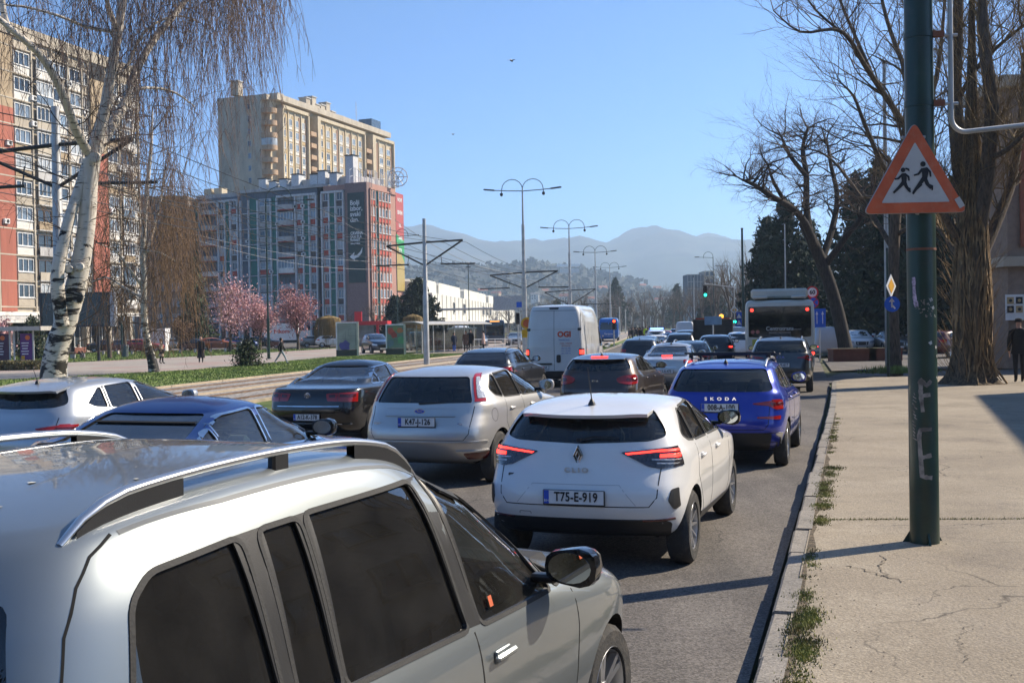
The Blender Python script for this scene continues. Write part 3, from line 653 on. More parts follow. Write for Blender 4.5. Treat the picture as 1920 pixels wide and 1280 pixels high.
g_road = ground_mat('asphalt', [(.145, .130, .117), (.108, .097, .089), (.185, .168, .148), (.075, .07, .067)], [(.30, 6, .65, .42, .62), (1.8, 8, .7, .5, .75), (.9, 7, .75, .60, .70)], bump=.6, bs=60, agg=(70, .42), streak=(R(19), (.085, .078, .072)), cracks=(.35, .004, (.03, .03, .03)))
g_pave = ground_mat('old_pavement_asphalt', [(.31, .262, .198), (.255, .215, .163), (.36, .31, .24), (.20, .168, .132), (.13, .11, .09)], [(.5, 6, .6, .4, .62), (1.4, 9, .75, .48, .66), (.35, 9, .75, .52, .64), (9, 9, .75, .62, .74)], bump=.8, bs=48, agg=(80, .22), cracks=(.33, .004, (.07, .06, .05)))
g_grass = ground_mat('lawn', [(.11, .17, .035), (.15, .19, .055), (.12, .12, .05), (.10, .085, .05)], [(.6, 5, .6, .4, .6), (2.5, 8, .7, .5, .7), (.25, 6, .6, .56, .68)], bump=.9, bs=25)
g_earth = ground_mat('park_ground', [(.07, .075, .035), (.10, .085, .055), (.05, .075, .025)], [(.08, 6, .6, .4, .6), (.4, 8, .7, .45, .65)], bump=.8, bs=15)
g_prom = ground_mat('promenade_concrete', [(.36, .32, .275), (.30, .265, .235), (.33, .25, .22)], [(.4, 5, .6, .4, .6), (.18, 3, .5, .52, .58)], bump=.2, bs=20)
g_ball = ground_mat('track_ballast', [(.27, .25, .225), (.20, .18, .16), (.34, .32, .30)], [(2, 5, .7, .4, .6), (14, 6, .7, .45, .6)], bump=1.0, bs=18, agg=(14, .6))
g_kerb = ground_mat('kerb_stone', [(.27, .245, .215), (.20, .185, .165), (.12, .11, .10)], [(1.5, 6, .7, .4, .6), (7, 9, .75, .55, .7)], bump=.6, bs=45, agg=(90, .25))
q = MB(); n = 60; rr = [0, 60, 150, 400, 900, 2000, 4000, 6300]; vs = [(0, 0, -.06)]; fs = []
for r_ in rr[1:]:
    for k in range(n): a = 2*math.pi*k/n; vs.append((r_*math.cos(a), r_*math.sin(a), -.06))
for k in range(n): fs.append((0, 1+k, 1+(k+1) % n))
for i in range(len(rr)-2):
    for k in range(n): fs.append((1+i*n+k, 1+i*n+(k+1) % n, 1+(i+1)*n+(k+1) % n, 1+(i+1)*n+k))
q.add(vs, [f[::-1] for f in fs] if False else fs, g_earth); q.build('ground', kind='structure')
strip('road', ROAD_L, ROAD_R, 0, g_road, -12, 490, 2)
strip('grass_verge', TRAM, ROAD_L, .03, g_grass, -12, 480, 2, dL=3.7, dR=-.35)
strip('tram_track_bed', TRAM, TRAM, .05, g_ball, -12, 470, 2, dL=-3.7, dR=3.7)
strip('lawn', PROM_N, TRAM, .04, g_grass, 25, 200, 2, dR=-3.7)
strip('promenade', PROM_F, PROM_N, .045, g_prom, 60, 200, 2)
q = MB(); q.add([(-75, 20, .044), (-52, 25, .044), (-23.2, 52.5, .044), (-17.3, 61, .044), (-40, 76, .044), (-75, 60, .044)], [(0, 1, 2, 3, 4, 5)], g_prom); q.build('promenade', kind='structure')
q = MB(); q.add([(-90, 124, .02), (-22, 132, .02), (-8, 172, .02), (0, 230, .02), (-70, 200, .02), (-90, 180, .02)], [(0, 1, 2, 3, 4, 5)], g_road); q.build('car_park', kind='structure')
q = MB(); q.add([(10.15, 38, .004), (60, 34, .004), (60, 47, .004), (13.2, 45, .004)], [(0, 1, 2, 3)], g_road); q.build('side_street', kind='structure')
q = MB(); q.add([(19, 62, .006), (60, 60, .006), (60, 84, .006), (23, 84, .006)], [(0, 1, 2, 3)], g_road); q.build('car_park', kind='structure')
# rails
q = MB(); m_rail = mat('worn_rail', (.26, .17, .11), .45, .6, var=.3)
for off in (-2.55, -1.05, 1.05, 2.55):
    for y in range(-12, 300, 6):
        a = Vector((lerp_line(TRAM, y)+off*1.02, y, .10)); b = Vector((lerp_line(TRAM, y+6)+off*1.02, y+6, .10)); d = (b-a); w = d.normalized().cross(Vector((0, 0, 1)))*.035
        q.add([a-w, a+w, b+w, b-w, a-w-Vector((0, 0, .1)), a+w-Vector((0, 0, .1)), b+w-Vector((0, 0, .1)), b-w-Vector((0, 0, .1))], [(0, 1, 2, 3), (0, 3, 7, 4), (1, 5, 6, 2)], m_rail)
q.build('tram_rails', kind='structure')
# timber edge of the track bed and kerbs on the left side
q = MB(); m_edge = mat('track_edge_concrete', (.42, .34, .24), .9, dirt=(.2, .15, .1))
for off, z in ((-3.75, .12), (3.75, .12), (-.12, .09), (.12, .09)):
    for y in range(-10, 300, 4):
        a = Vector((lerp_line(TRAM, y)+off, y, 0)); b = Vector((lerp_line(TRAM, y+3.96)+off, y+3.96, 0)); w = Vector((.09, 0, 0)); u = Vector((0, 0, z))
        q.add([a-w+u, a+w+u, b+w+u, b-w+u, a-w, a+w, b+w, b-w], [(0, 1, 2, 3), (0, 4, 5, 1), (1, 5, 6, 2), (2, 6, 7, 3), (3, 7, 4, 0)], m_edge)
q.build('track_edging', kind='structure')
kl = tag(link(bpy.data.objects.new('verge_kerb', None)), kind='structure')
for y in np.arange(60, 150, 2.0):
    a = Vector((lerp_line(ROAD_L, y)-.18, y, 0)); b = Vector((lerp_line(ROAD_L, y+1.97)-.18, y+1.97, 0)); w = Vector((.12, 0, 0)); u = Vector((0, 0, .13)); q = MB()
    q.add([a-w+u, a+w+u, b+w+u, b-w+u, a-w, a+w, b+w, b-w], [(0, 1, 2, 3), (0, 4, 5, 1), (1, 5, 6, 2), (2, 6, 7, 3), (3, 7, 4, 0)], g_kerb); q.build('kerb_stone', kl)
# right pavement with its kerb of single stones
pv = [(x+.15, y) for x, y in KERB]; q = MB()
ring_ = pv+[(10.9, 37.0), (12.4, 38.4), (19.9, 38.2), (19.9, -12)]
tri = [(x, y, .15) for x, y in ring_]; q.add(tri, [tuple(range(len(tri)))[::-1]], g_pave); q.build('pavement', kind='structure')
q = MB(); q.add([(13.4, 47, .012), (60, 47.5, .012), (60, 62, .012), (17.2, 62, .012)], [(0, 1, 2, 3)], g_road); q.build('forecourt', kind='structure')
kr = tag(link(bpy.data.objects.new('kerb', None)), kind='structure')
rnd = random.Random(3); pts = []
for i in range(len(KERB)-1):
    a = Vector(KERB[i]); b = Vector(KERB[i+1]); L_ = (b-a).length; n_ = int(L_/.98)
    for k in range(n_): pts.append((a.lerp(b, k/n_), a.lerp(b, (k+1)/n_)))
cv = [Vector((10.2, 35.8)), Vector((10.55, 36.7)), Vector((11.2, 37.6)), Vector((12.2, 38.3)), Vector((13.2, 38.5)), Vector((14.2, 38.5)), Vector((15.2, 38.5)), Vector((16.2, 38.5)), Vector((17.2, 38.5)), Vector((18.2, 38.5))]
pts += list(zip(cv[:-1], cv[1:]))
for a, b in pts:
    d = (b-a).normalized(); a = a+d*.012; b = b-d*.012; nn = Vector((d.y, -d.x)); j = rnd.uniform(-.012, .012); z = .148+rnd.uniform(-.012, .012); w = .16; e = .022
    P = [a+nn*j, b+nn*(j+rnd.uniform(-.01, .01))]; vs = []
    for p in P:
        for o, h in ((-.01, -.02), (0, z-.05), (e*.3, z-.012), (e*1.1, z), (w, z), (w, -.02)): c = p+nn*o; vs.append((c.x, c.y, h))
    fs = [(i, i+1, 7+i, 6+i)[::1] for i in range(5)]+[(5, 4, 3, 2, 1, 0), (6, 7, 8, 9, 10, 11)]
    q = MB(); q.add(vs, fs, g_kerb); q.build('kerb_stone', kr)
# cracks and seams in the pavement
m_crack = mat('crack_dark', (.05, .042, .034), .95, var=.3)
q = MB()
def seam(p0, p1, w=.012, amp=.03, n=40, seed=0):
    r = random.Random(seed); a = Vector(p0); b = Vector(p1); d = (b-a).normalized(); nn = Vector((-d.y, d.x)); off = 0; row = []
    for k in range(n+1):
        off += r.uniform(-1, 1)*amp*.4; off *= .93; ww = w*r.uniform(.35, 1.3)*(1 if 0 < k < n else .1); c = a.lerp(b, k/n)+nn*off; row.append((c+nn*ww, c-nn*ww))
    vs = [(*p, .154) for pr in row for p in pr]; q.add(vs, [(2*i, 2*i+1, 2*i+3, 2*i+2) for i in range(n)], m_crack)
seam((3.0, 11.0), (8.8, 10.55), .009, .02, 70, 1); seam((4.1, 9.72), (8.2, 9.5), .003, .015, 60, 2); seam((2.75, 8.5), (3.15, 9.2), .005, .10, 30, 3); seam((2.6, 8.9), (2.9, 8.3), .007, .09, 24, 5); seam((2.5, 6.3), (2.9, 7.2), .0025, .09, 40, 6)
seam((5.5, 14), (8, 13.2), .003, .08, 40, 7); seam((5, 19), (5.4, 24), .006, .1, 50, 8); seam((5.4, 28), (9.2, 27), .008, .06, 40, 10); seam((4.6, 7.55), (5.1, 7.4), .003, .1, 24, 12)
q.build('pavement_cracks', kind='structure')
# grass: upright blades
def blades(name, sampler, n, h, m, seed=1, wd=.012):
    r = np.random.RandomState(seed); P = sampler(r, n); n = len(P); a = r.rand(n)*6.283; hh = h*(.5+r.rand(n)); ww = wd*(.6+.8*r.rand(n)); ln = (r.rand(n, 2)-.5)*hh[:, None]*.9
    V = np.empty((n, 3, 3)); dx = np.cos(a)*ww; dy = np.sin(a)*ww
    V[:, 0] = P+np.stack([dx, dy, 0*a], 1); V[:, 1] = P-np.stack([dx, dy, 0*a], 1); V[:, 2] = P+np.stack([ln[:, 0], ln[:, 1], hh], 1)
    F = np.arange(n*3).reshape(n, 3); o = link(bpy.data.objects.new(name, np_mesh(name, V.reshape(-1, 3), F, m))); o['kind'] = 'stuff'; return o
m_bl = mat('grass_blade', (.17, .24, .05), .7, var=.5, scale=.8, dirt=(.2, .17, .07), dscale=2, damt=.6, world=True)
m_bl2 = mat('dry_weed', (.17, .18, .045), .8, var=.5, scale=4, dirt=(.34, .26, .13), dscale=9, damt=.9, world=True)
def samp_kerb(r, n):
    """weeds in the joint behind the kerb, in uneven clumps"""
    out = []
    cl = [(5.2+r.rand()*1.2, 1) for _ in range(16)]+[(6.4+r.rand()*1.8, .8) for _ in range(20)]+[(8.3+r.rand()*1.2, .35) for _ in range(6)]+[(10.6+r.rand()*.6, .5) for _ in range(5)]+[(11.6+r.rand()*3.3, .75) for _ in range(26)]+[(16.5+r.rand()*6, .4) for _ in range(18)]
    wt = np.array([c[1]*(.4+r.rand()) for c in cl]); wt /= wt.sum()
    for (yc, s_), k in zip(cl, wt):
        m_ = int(n*k*.93); xc = np.interp(yc, [p[1] for p in KERB], [p[0] for p in KERB])+.20+abs(r.randn())*.07*s_; y = yc+r.randn(m_)*.10*(.5+s_*r.rand()); x = xc+r.randn(m_)*.035*(.6+s_)+(y-yc)*.305; out.append(np.stack([x, y, np.full(m_, .15)], 1))
    m_ = int(n*.03); x = 3.0+2.4*r.beta(1, 1.6, m_); out.append(np.stack([x, 10.98-.075*(x-3)+r.randn(m_)*.02, np.full(m_, .15)], 1)); x = 5.6+.5*r.rand(m_); out.append(np.stack([x, 10.78+r.randn(m_)*.02, np.full(m_, .15)], 1))
    return np.vstack(out)
blades('kerb_weeds', samp_kerb, 13000, .018, m_bl2, 2, .005)
q = MB(); m_soil = mat('joint_soil', (.11, .085, .055), .95, var=.5, scale=12, bump=1, bscale=60)
Pj = [(np.interp(y, [p[1] for p in KERB], [p[0] for p in KERB])+.165, y) for y in np.arange(5, 24, .25)]; rj = random.Random(6); wj = [max(.004, .05+.10*noise.noise(Vector((0, y*1.3, 4)))+rj.uniform(-.02, .02))*(1.3 if y < 8 else .8) for x, y in Pj]
q.add([(x, y, .1525) for x, y in Pj]+[(x+w, y, .1525) for (x, y), w in zip(Pj, wj)], [(i, len(Pj)+i, len(Pj)+i+1, i+1) for i in range(len(Pj)-1)], m_soil); q.build('joint_soil', kind='structure')
def samp_lawn(r, n):
    y = 34+r.rand(n)*60; a = np.interp(y, [p[1] for p in PROM_N], [p[0] for p in PROM_N]); b = np.interp(y, [p[1] for p in TRAM], [p[0] for p in TRAM])-3.8; x = a+(b-a)*r.rand(n); return np.stack([x, y, np.full(n, .04)], 1)
blades('grass', samp_lawn, 80000, .055, m_bl, 3, .025)
def samp_far(r, n):
    y = 80+r.rand(n)*45; a = np.interp(y, [p[1] for p in PROM_F], [p[0] for p in PROM_F]); x = a-r.rand(n)*26; return np.stack([x, y, np.full(n, -.05)], 1)
blades('grass', samp_far, 30000, .14, m_bl, 5, .05)
def samp_verge(r, n):
    y = 55+r.rand(n)*60; a = np.interp(y, [p[1] for p in TRAM], [p[0] for p in TRAM])+3.8; b = np.interp(y, [p[1] for p in ROAD_L], [p[0] for p in ROAD_L])-.35; x = a+(b-a)*r.rand(n); return np.stack([x, y, np.full(n, .03)], 1)
blades('grass', samp_verge, 12000, .10, m_bl, 6, .03)
# hills and mountains
def ridge(name, prof, dist, depth, m, base=-2, seed=0, amp=8, nz=14):
    """prof: list of (px, py) of the skyline in the photograph at the given distance; a real slope rising towards it"""
    xs = np.linspace(prof[0][0], prof[-1][0], 220); ys = np.interp(xs, [p[0] for p in prof], [p[1] for p in prof]); V = []; F = []
    for j in range(nz+1):
        t = j/nz
        for i, (x, y) in enumerate(zip(xs, ys)):
            top = at(x, y, dist); h = top.z; Y = dist-depth*(1-t); X = top.x*(Y/dist) if False else top.x
            e = noise.fractal(Vector((X*.004, Y*.004, seed)), 1, 2, 5)*amp*(1 if 0 < j < nz else .35)
            V.append((X, Y, base+(h-base)*(math.sin(t*math.pi/2)**1.3)+e*t))
    k = len(xs)
    for i, x in enumerate(xs): p = V[nz*k+i]; V.append((p[0], p[1]+600, base))
    for j in range(nz+1):
        for i in range(k-1): F.append((j*k+i, j*k+i+1, (j+1)*k+i+1, (j+1)*k+i))
    me = np_mesh(name, V, F, m, smooth=True); return tag(link(bpy.data.objects.new(name, me)), kind='structure')
m_mt = mat('mountain_forest', (.045, .052, .03), .95, var=.45, scale=.006, dirt=(.16, .13, .08), dscale=.0025, damt=.75, world=True, spec=.1)
m_hill = mat('hill_forest', (.07, .065, .045), .95, var=.45, scale=.012, dirt=(.14, .12, .07), dscale=.008, damt=.6, world=True, spec=.1)
ridge('mountains', [(300, 520), (520, 470), (700, 445), (760, 438), (850, 440), (930, 455), (1010, 462), (1070, 450), (1100, 455), (1125, 460), (1170, 445), (1210, 438), (1260, 446), (1330, 452), (1390, 460), (1450, 470), (1600, 480), (1800, 470), (2100, 500)], 5200, 2300, m_mt, seed=1, amp=42, nz=20)
ridge('hills', [(500, 560), (700, 545), (780, 508), (850, 502), (930, 508), (1000, 500), (1060, 510), (1120, 520), (1180, 545), (1230, 555), (1300, 552), (1400, 545), (1600, 540), (2000, 540)], 2100, 900, m_hill, seed=5, amp=10)

hm = [o for o in C.objects if o.name.startswith('hills')][0].data; hv_ = np.empty(len(hm.vertices)*3); hm.vertices.foreach_get('co', hv_); hv_ = hv_.reshape(-1, 3); hv_ = hv_[hv_[:, 1] < 2110]; hr = np.random.RandomState(3)
HILL_P = hv_[hr.randint(len(hv_), size=15000)]+hr.randn(15000, 3)*np.array([9, 30, 2.2])

rg = np.random.RandomState(12); n = 900; y = 5.3+rg.rand(n)**1.6*22; x = np.interp(y, [p[1] for p in KERB], [p[0] for p in KERB])+.22+rg.rand(n)**1.7*np.maximum(.3, y*.46-1.0); a = rg.rand(n)*6.28; s_ = .0035+.007*rg.rand(n)**3; V = []
for k in range(3): V.append(np.stack([x+s_*np.cos(a+k*2.1), y+s_*np.sin(a+k*2.1), np.full(n, .152)], 1))
V.append(np.stack([x, y, .152+s_*.7], 1)); V = np.stack(V, 1).reshape(-1, 3); i = np.arange(n)[:, None]*4; F = np.concatenate([i+np.array([[0, 1, 3]]), i+np.array([[1, 2, 3]]), i+np.array([[2, 0, 3]])]); o = link(bpy.data.objects.new('grit', np_mesh('grit', V, F, mat('grit_mix', (.16, .13, .10), .9, var=.8, scale=30, world=True)))); o['kind'] = 'stuff'
# ================================================================== the cars in the jam
H0 = math.atan(.345)
P_SILV = paint('silver_blue', (.235, .26, .27), .68, .40); P_SILV2 = paint('silver_warm', (.56, .55, .53), .65, .38); P_WHITE = paint('white', (.74, .735, .72)); P_BLUE = paint('racing_blue', (.006, .03, .36), .35, .3)
P_NAVY = paint('navy', (.007, .032, .17), .4, .28); P_BLACK = paint('black', (.007, .007, .008), .2, .25); P_BROWN = paint('brown', (.07, .052, .045), .6, .35); P_GREY = paint('grey', (.06, .065, .07), .6, .33)
P_DK = paint('anthracite', (.022, .025, .03), .5, .3); P_RED = paint('red', (.35, .02, .015)); P_ORANGE = paint('copper_orange', (.45, .11, .02), .3); P_SLATE = paint('slate_blue', (.03, .05, .085), .4)
def rear_text(root, B, txt, size, m, y, z, sx=1, space=1, bold=.001, name='lettering', off=.006, ext=.002):
    h, n, d = B.cast(y, z, 'rear'); return wall_text(txt, size, m, root, (h.x-off, y, z), R(180), name=name, sx=sx, space=space, bold=bold, ext=ext)
def two(B, root, name, fn):
    for sg in (-1, 1):
        q = MB(); fn(q, sg); yield q.build(name, root, 50)
# ---- white hatchback in front
def lamp_clio(B, root, sx, sy, sz):
    for sg in (-1, 1):
        ax = 'left' if sg > 0 else 'right'; s = lambda P: [(sg*y, z) for y, z in P]
        q = MB(); B.patch(q, rp(s([(.885, 1.045), (.80, 1.06), (.36, 1.02), (.50, .955), (.60, .905), (.70, .885), (.87, .90)]), .025), 'rear', M['smoke_lens'], off=.010, K=4)
        B.patch(q, rp([(.10, 1.055), (.26, 1.06), (.30, 1.02), (.25, .95), (.10, .93)], .03), ax, M['smoke_lens'], off=.010, K=3)
        o = q.build('tail_light', root, 50)
        b = MB(); B.patch(b, rp(s([(.84, 1.035), (.66, 1.035), (.40, 1.012), (.42, 1.0), (.66, 1.02), (.84, 1.018)]), .004), 'rear', M['red_lit'], off=.016, K=2, skirt=.004); b.build('light_bar', o)
        b = MB(); B.patch(b, s([(.82, 1.0), (.68, 1.0), (.68, .975), (.82, .97)]), 'rear', M['red_lit'], off=.016, K=2, skirt=.004); b.build('lit_lamp', o)
        b = MB(); B.patch(b, rp(s([(.83, .955), (.62, .965), (.62, .955), (.82, .945)]), .003), 'rear', M['clear_lens'], off=.015, K=2, skirt=.004); B.patch(b, rp(s([(.82, .925), (.66, .935), (.66, .925), (.80, .915)]), .003), 'rear', M['clear_lens'], off=.015, K=2, skirt=.004); b.build('reversing_lamp', o)
clio, B = make_car('white_hatchback', 'white hatchback with red light bars directly ahead of the silver people carrier', 'hatch', 4.05, 1.80, 1.45, P_WHITE, (.50, 9.4), H0, 2, glz='tint', rear_glz='tint', plate='T75-E-919', plate_z=.655, lamp=lamp_clio, antenna=(.62, .34), mirror='black', group='cars queuing on the road', wheels='multi')
q = MB(); B.patch(q, rp([(-.78, .44), (-.70, .475), (.70, .475), (.78, .44), (.74, .31), (-.74, .31)], .03), 'rear', M['black'], off=.007, K=4); q.build('rear_valance', clio, 50)
for sg in (-1, 1):
    q = MB(); B.patch(q, rp([(sg*.83, .73), (sg*.785, .72), (sg*.765, .63), (sg*.80, .55), (sg*.84, .57)], .012), 'rear', M['black'], off=.008, K=3); q.build('air_vent', clio, 50)
    q = MB(); B.patch(q, [(sg*.80, .478), (sg*.56, .475), (sg*.56, .462), (sg*.80, .462)], 'rear', M['red_dark'], off=.010, K=2); q.build('reflector', clio, 50)
q = MB()
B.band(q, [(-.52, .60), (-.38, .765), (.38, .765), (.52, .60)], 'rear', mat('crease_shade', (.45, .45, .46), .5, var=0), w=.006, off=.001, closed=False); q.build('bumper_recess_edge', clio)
h, n, d = B.cast(0, .995, 'rear'); q = MB()
for ro, ri, m_ in ((.062, .036, M['chrome']), (.030, .014, M['chrome'])):
    for a, b in (((-ro*.62, 0), (0, ro*1.25)), ((0, ro*1.25), (ro*.62, 0)), ((ro*.62, 0), (0, -ro*1.25)), ((0, -ro*1.25), (-ro*.62, 0))):
        A = Vector((h.x-.020, a[0], .995+a[1])); Bv = Vector((h.x-.020, b[0], .995+b[1])); q.tube([A, Bv], [.006, .006], m_, 6)
q.prism([(-.042, 0), (0, .085), (.042, 0), (0, -.085)], h.x-.015, h.x+.01, M['gloss'], lambda u, v, w_: (w_, u, v+.995)); q.build('badge', clio)
rear_text(clio, B, 'CLIO', .056, M['rail'], 0, .875, 1.25, 1.5, name='model_lettering', off=.016, bold=.002)
rear_text(clio, B, 'gmc', .03, M['black'], .60, .83, name='dealer_sticker')
q = MB(); q.box((.17, 0, 1.125), (.02, .05, .04), M['black'], bev=.01); h, n, d = B.cast(-.13, 1.15, 'rear'); h0, _, _ = B.cast(0, 1.12, 'rear')
q.tube([h0+Vector((-.02, 0, 0)), h+Vector((-.02, 0, 0)), B.cast(-.34, 1.14, 'rear')[0]+Vector((-.018, 0, 0))], [.011, .008, .004], M['black'], 6); q.build('rear_wiper', clio, 40)
spoiler(B, clio, P_WHITE, .55, .25, .57)
q = MB(); B.band(q, rp([(.40, .52), (.50, .52), (.50, .44), (.40, .44)], .01), 'rear', M['void'], w=.004, off=.001); q.build('towing_eye_cover', clio)
for ax in ('left', 'right'):
    q = MB(); B.patch(q, [(1.1, .30), (2.9, .30), (2.9, .36), (1.1, .40)], ax, M['black'], off=.008, K=2); q.build('side_moulding', clio, 40)
# ---- silver hatchback with tall lamps beside the window
FW = fam_windows('hatch'); FW = dict(FW); FW['rear'] = [(-.56, 1.33), (.56, 1.33), (.665, 1.05), (.66, 1.02), (-.66, 1.02), (-.665, 1.05)]
FW['side'] = [[(.72, 1.10), (.62, 1.17), (.84, 1.32), (.93, 1.335), (.95, 1.065)], [(.99, 1.06), (.97, 1.34), (1.58, 1.366), (1.62, 1.045)], [(1.70, 1.045), (1.66, 1.366), (2.02, 1.35), (2.42, 1.17), (2.62, 1.03)]]; FW['pil'] = FW['pil'][1:]
def lamp_focus(B, root, sx, sy, sz):
    for sg in (-1, 1):
        ax = 'left' if sg > 0 else 'right'; s = lambda P: [(sg*y*sy, z*sz) for y, z in P]
        q = MB(); B.patch(q, rp(s([(.66, 1.36), (.585, 1.36), (.69, 1.06), (.69, 1.03), (.855, 1.03), (.84, 1.10)]), .015), 'rear', M['red_lens'], off=.010, K=4)
        o = q.build('tail_light', root, 50)
        b = MB(); B.patch(b, rp(s([(.655, 1.32), (.625, 1.32), (.715, 1.07), (.80, 1.07)]), .01), 'rear', M['clear_lens'], off=.015, K=3, skirt=.004); b.build('clear_lens', o)
focus, B = make_car('silver_hatchback', 'silver hatchback with tall lamps beside its rear window and steel wheels', 'hatch', 4.34, 1.84, 1.56, P_SILV2, (-1.28, 14.7), H0, 2, glz='tint', rear_glz='tint', plate='K47-J-126', plate_z=.80, lamp=lamp_focus, mirror=True, group='cars queuing on the road', wheels='steel', win=FW)
q = MB()
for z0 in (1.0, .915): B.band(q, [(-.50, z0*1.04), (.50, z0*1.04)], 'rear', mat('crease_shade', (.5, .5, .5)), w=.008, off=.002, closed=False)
B.patch(q, rp([(-.50, .945), (.50, .945), (.50, .93), (-.50, .93)], .005), 'rear', P_SILV2, off=.015, K=2); q.build('tailgate_crease', focus)
h, n, d = B.cast(0, 1.0, 'rear'); q = MB(); q.prism([(.075*math.cos(k*.35), .031*math.sin(k*.35)) for k in range(18)], h.x-.010, h.x+.01, M['chrome'], lambda u, v, w_: (w_, u, v+1.0)); q.prism([(.068*math.cos(k*.35), .025*math.sin(k*.35)) for k in range(18)], h.x-.013, h.x, M['blue_plate'], lambda u, v, w_: (w_, u, v+1.0)); q.build('badge', focus)
h, n, d = B.cast(0, 1.0, 'rear'); wall_text('Ford', .034, M['chrome'], focus, (h.x-.014, 0, 1.0), R(180), name='maker_lettering', ext=.001)
rear_text(focus, B, 'FOCUS', .03, M['chrome'], .58, .84, 1.3, 1.2, name='model_lettering'); rear_text(focus, B, 'TDCi', .026, M['chrome'], -.58, .84, 1.2, name='engine_lettering')
q = MB(); B.patch(q, rp([(-.88, .615), (.88, .615), (.88, .60), (-.88, .60)], .004), 'rear', P_SILV2, off=.018, K=3, skirt=.03); q.build('bumper_edge', focus, 40)
for sg in (-1, 1):
    q = MB(); B.patch(q, rp([(sg*.86, .47), (sg*.60, .45), (sg*.63, .37), (sg*.83, .37)], .02), 'rear', M['red_dark'], off=.006, K=2); q.build('rear_fog_lamp', focus, 50)
    q = MB(); B.patch(q, rp([(sg*.87, .495), (sg*.52, .49), (sg*.52, .475), (sg*.87, .48)], .004), 'rear', P_SILV2, off=.02, K=2, skirt=.03); q.build('bumper_rib', focus, 40)
q = MB(); q.tube([B.cast(.02, 1.10, 'rear')[0]+Vector((-.02, 0, 0)), B.cast(-.36, 1.115, 'rear')[0]+Vector((-.015, 0, 0))], [.012, .006], M['black'], 6); q.build('rear_wiper', focus)
h, n, d = B.cast(.55*1.07, .86, 'right'); q = MB(); B.band(q, [(.60+.085*math.cos(k*.4), .93+.085*math.sin(k*.4)) for k in range(15)], 'right', M['void'], w=.005, off=.001); q.build('fuel_flap', focus)
# ---- blue crossover with roof bars
def lamp_wedge(B, root, sx, sy, sz, lit=False, z0=.98, rlit=True):
    for sg in (-1, 1):
        ax = 'left' if sg > 0 else 'right'; s = lambda P: [(sg*y*sy, (z+z0-.98)*sz) for y, z in P]
        q = MB(); B.patch(q, rp(s([(.90, 1.03), (.74, 1.03), (.46, .99), (.48, .975), (.68, .955), (.78, .90), (.89, .90)]), .02), 'rear', M['red_lens'], off=.010, K=4)
        B.patch(q, rp([(.03, (z0+.06)*sz), (.36*sx, (z0+.06)*sz), (.28*sx, (z0-.03)*sz), (.03, (z0-.07)*sz)], .03), ax, M['red_lens'], off=.010, K=3); o = q.build('tail_light', root, 50)
        if rlit: b = MB(); B.patch(b, rp(s([(.86, 1.0), (.70, 1.0), (.72, .96), (.86, .955)]), .01), 'rear', M['red_lit'] if lit else M['red_dark'], off=.015, K=2, skirt=.004); b.build('lamp_bowl', o)
kam, B = make_car('blue_crossover', 'bright blue crossover with roof bars and two spoked wheels showing, next to the kerb', 'suv', 4.24, 1.79, 1.55, P_BLUE, (2.93, 15.9), H0-.01, 2, glz='tint', rear_glz='tint', plate='008-A-100', plate_z=.895, lamp=lambda *a: lamp_wedge(*a, lit=False, z0=.94), rails=(.62, 2.35, .60, .055), antenna=(.75, .07), group='cars queuing on the road', trim='chrome', bump_m='black')
rear_text(kam, B, 'SKODA', .062, M['chrome'], 0, 1.015, 1.3, 2.1, bold=.002, name='maker_lettering')
for x in (1.15, 2.0):
    h, _, _ = B.cast(x, 0, 'top'); q = MB(); q.box((x, 0, h.z+.10), (.075, 1.36, .028), M['black'], bev=.008)
    for sg in (-1, 1): q.box((x, sg*.58, h.z+.05), (.10, .06, .12), M['black'], bev=.02)
    q.build('roof_bar', kam, 40)
for sg in (-1, 1):
    q = MB(); B.patch(q, rp([(sg*.82, .775), (sg*.52, .765), (sg*.52, .745), (sg*.82, .72)], .008), 'rear', M['red_lens'], off=.010, K=2); q.build('reflector', kam, 50)
    q = MB(); B.patch(q, rp([(sg*.86, .53), (sg*.76, .53), (sg*.76, .505), (sg*.82, .50), (sg*.80, .36), (sg*.84, .36)], .008), 'rear', M['rail'], off=.012, K=2); q.build('bumper_trim', kam, 50)
q = MB(); B.patch(q, rp([(-.84, .54), (.84, .54), (.78, .30), (-.78, .30)], .04), 'rear', M['black'], off=.008, K=3); q.build('rear_skirt', kam, 50)
# ---- black saloon with four red lamps
def lamp_passat(B, root, sx, sy, sz):
    for sg in (-1, 1):
        ax = 'left' if sg > 0 else 'right'; s = lambda P: [(sg*y, z) for y, z in P]
        q = MB(); B.patch(q, rp(s([(.89, .96), (.36, .94), (.40, .81), (.89, .79)]), .025), 'rear', M['red_lens'], off=.009, K=4)
        B.patch(q, rp([(.03, .96), (.26, .955), (.22, .83), (.03, .80)], .03), ax, M['red_lens'], off=.009, K=3); o = q.build('tail_light', root, 50)
        b = MB()
        B.patch(b, rp(s([(.85, .935), (.62, .93), (.62, .88), (.85, .875)]), .01), 'rear', M['red_dark'], off=.013, K=2, skirt=.003); B.patch(b, rp(s([(.54, .925), (.42, .92), (.43, .87), (.54, .87)]), .01), 'rear', M['red_dark'], off=.013, K=2, skirt=.003); b.build('lamp_bowl', o)
        b = MB(); B.band(b, s([(.585, .95), (.59, .81)]), 'rear', M['void'], w=.008, off=.012, closed=False); b.build('lamp_split', o)
pas, B = make_car('black_saloon', 'black saloon with wide red tail lights and a round badge, left of the silver hatchback', 'sedan', 4.77, 1.84, 1.50, P_BLACK, (-3.75, 20.3), H0-.02, 2, glz='tint', rear_glz='tint', plate='A12-K-378', plate_z=.50, lamp=lamp_passat, group='cars queuing on the road', trim='chrome')
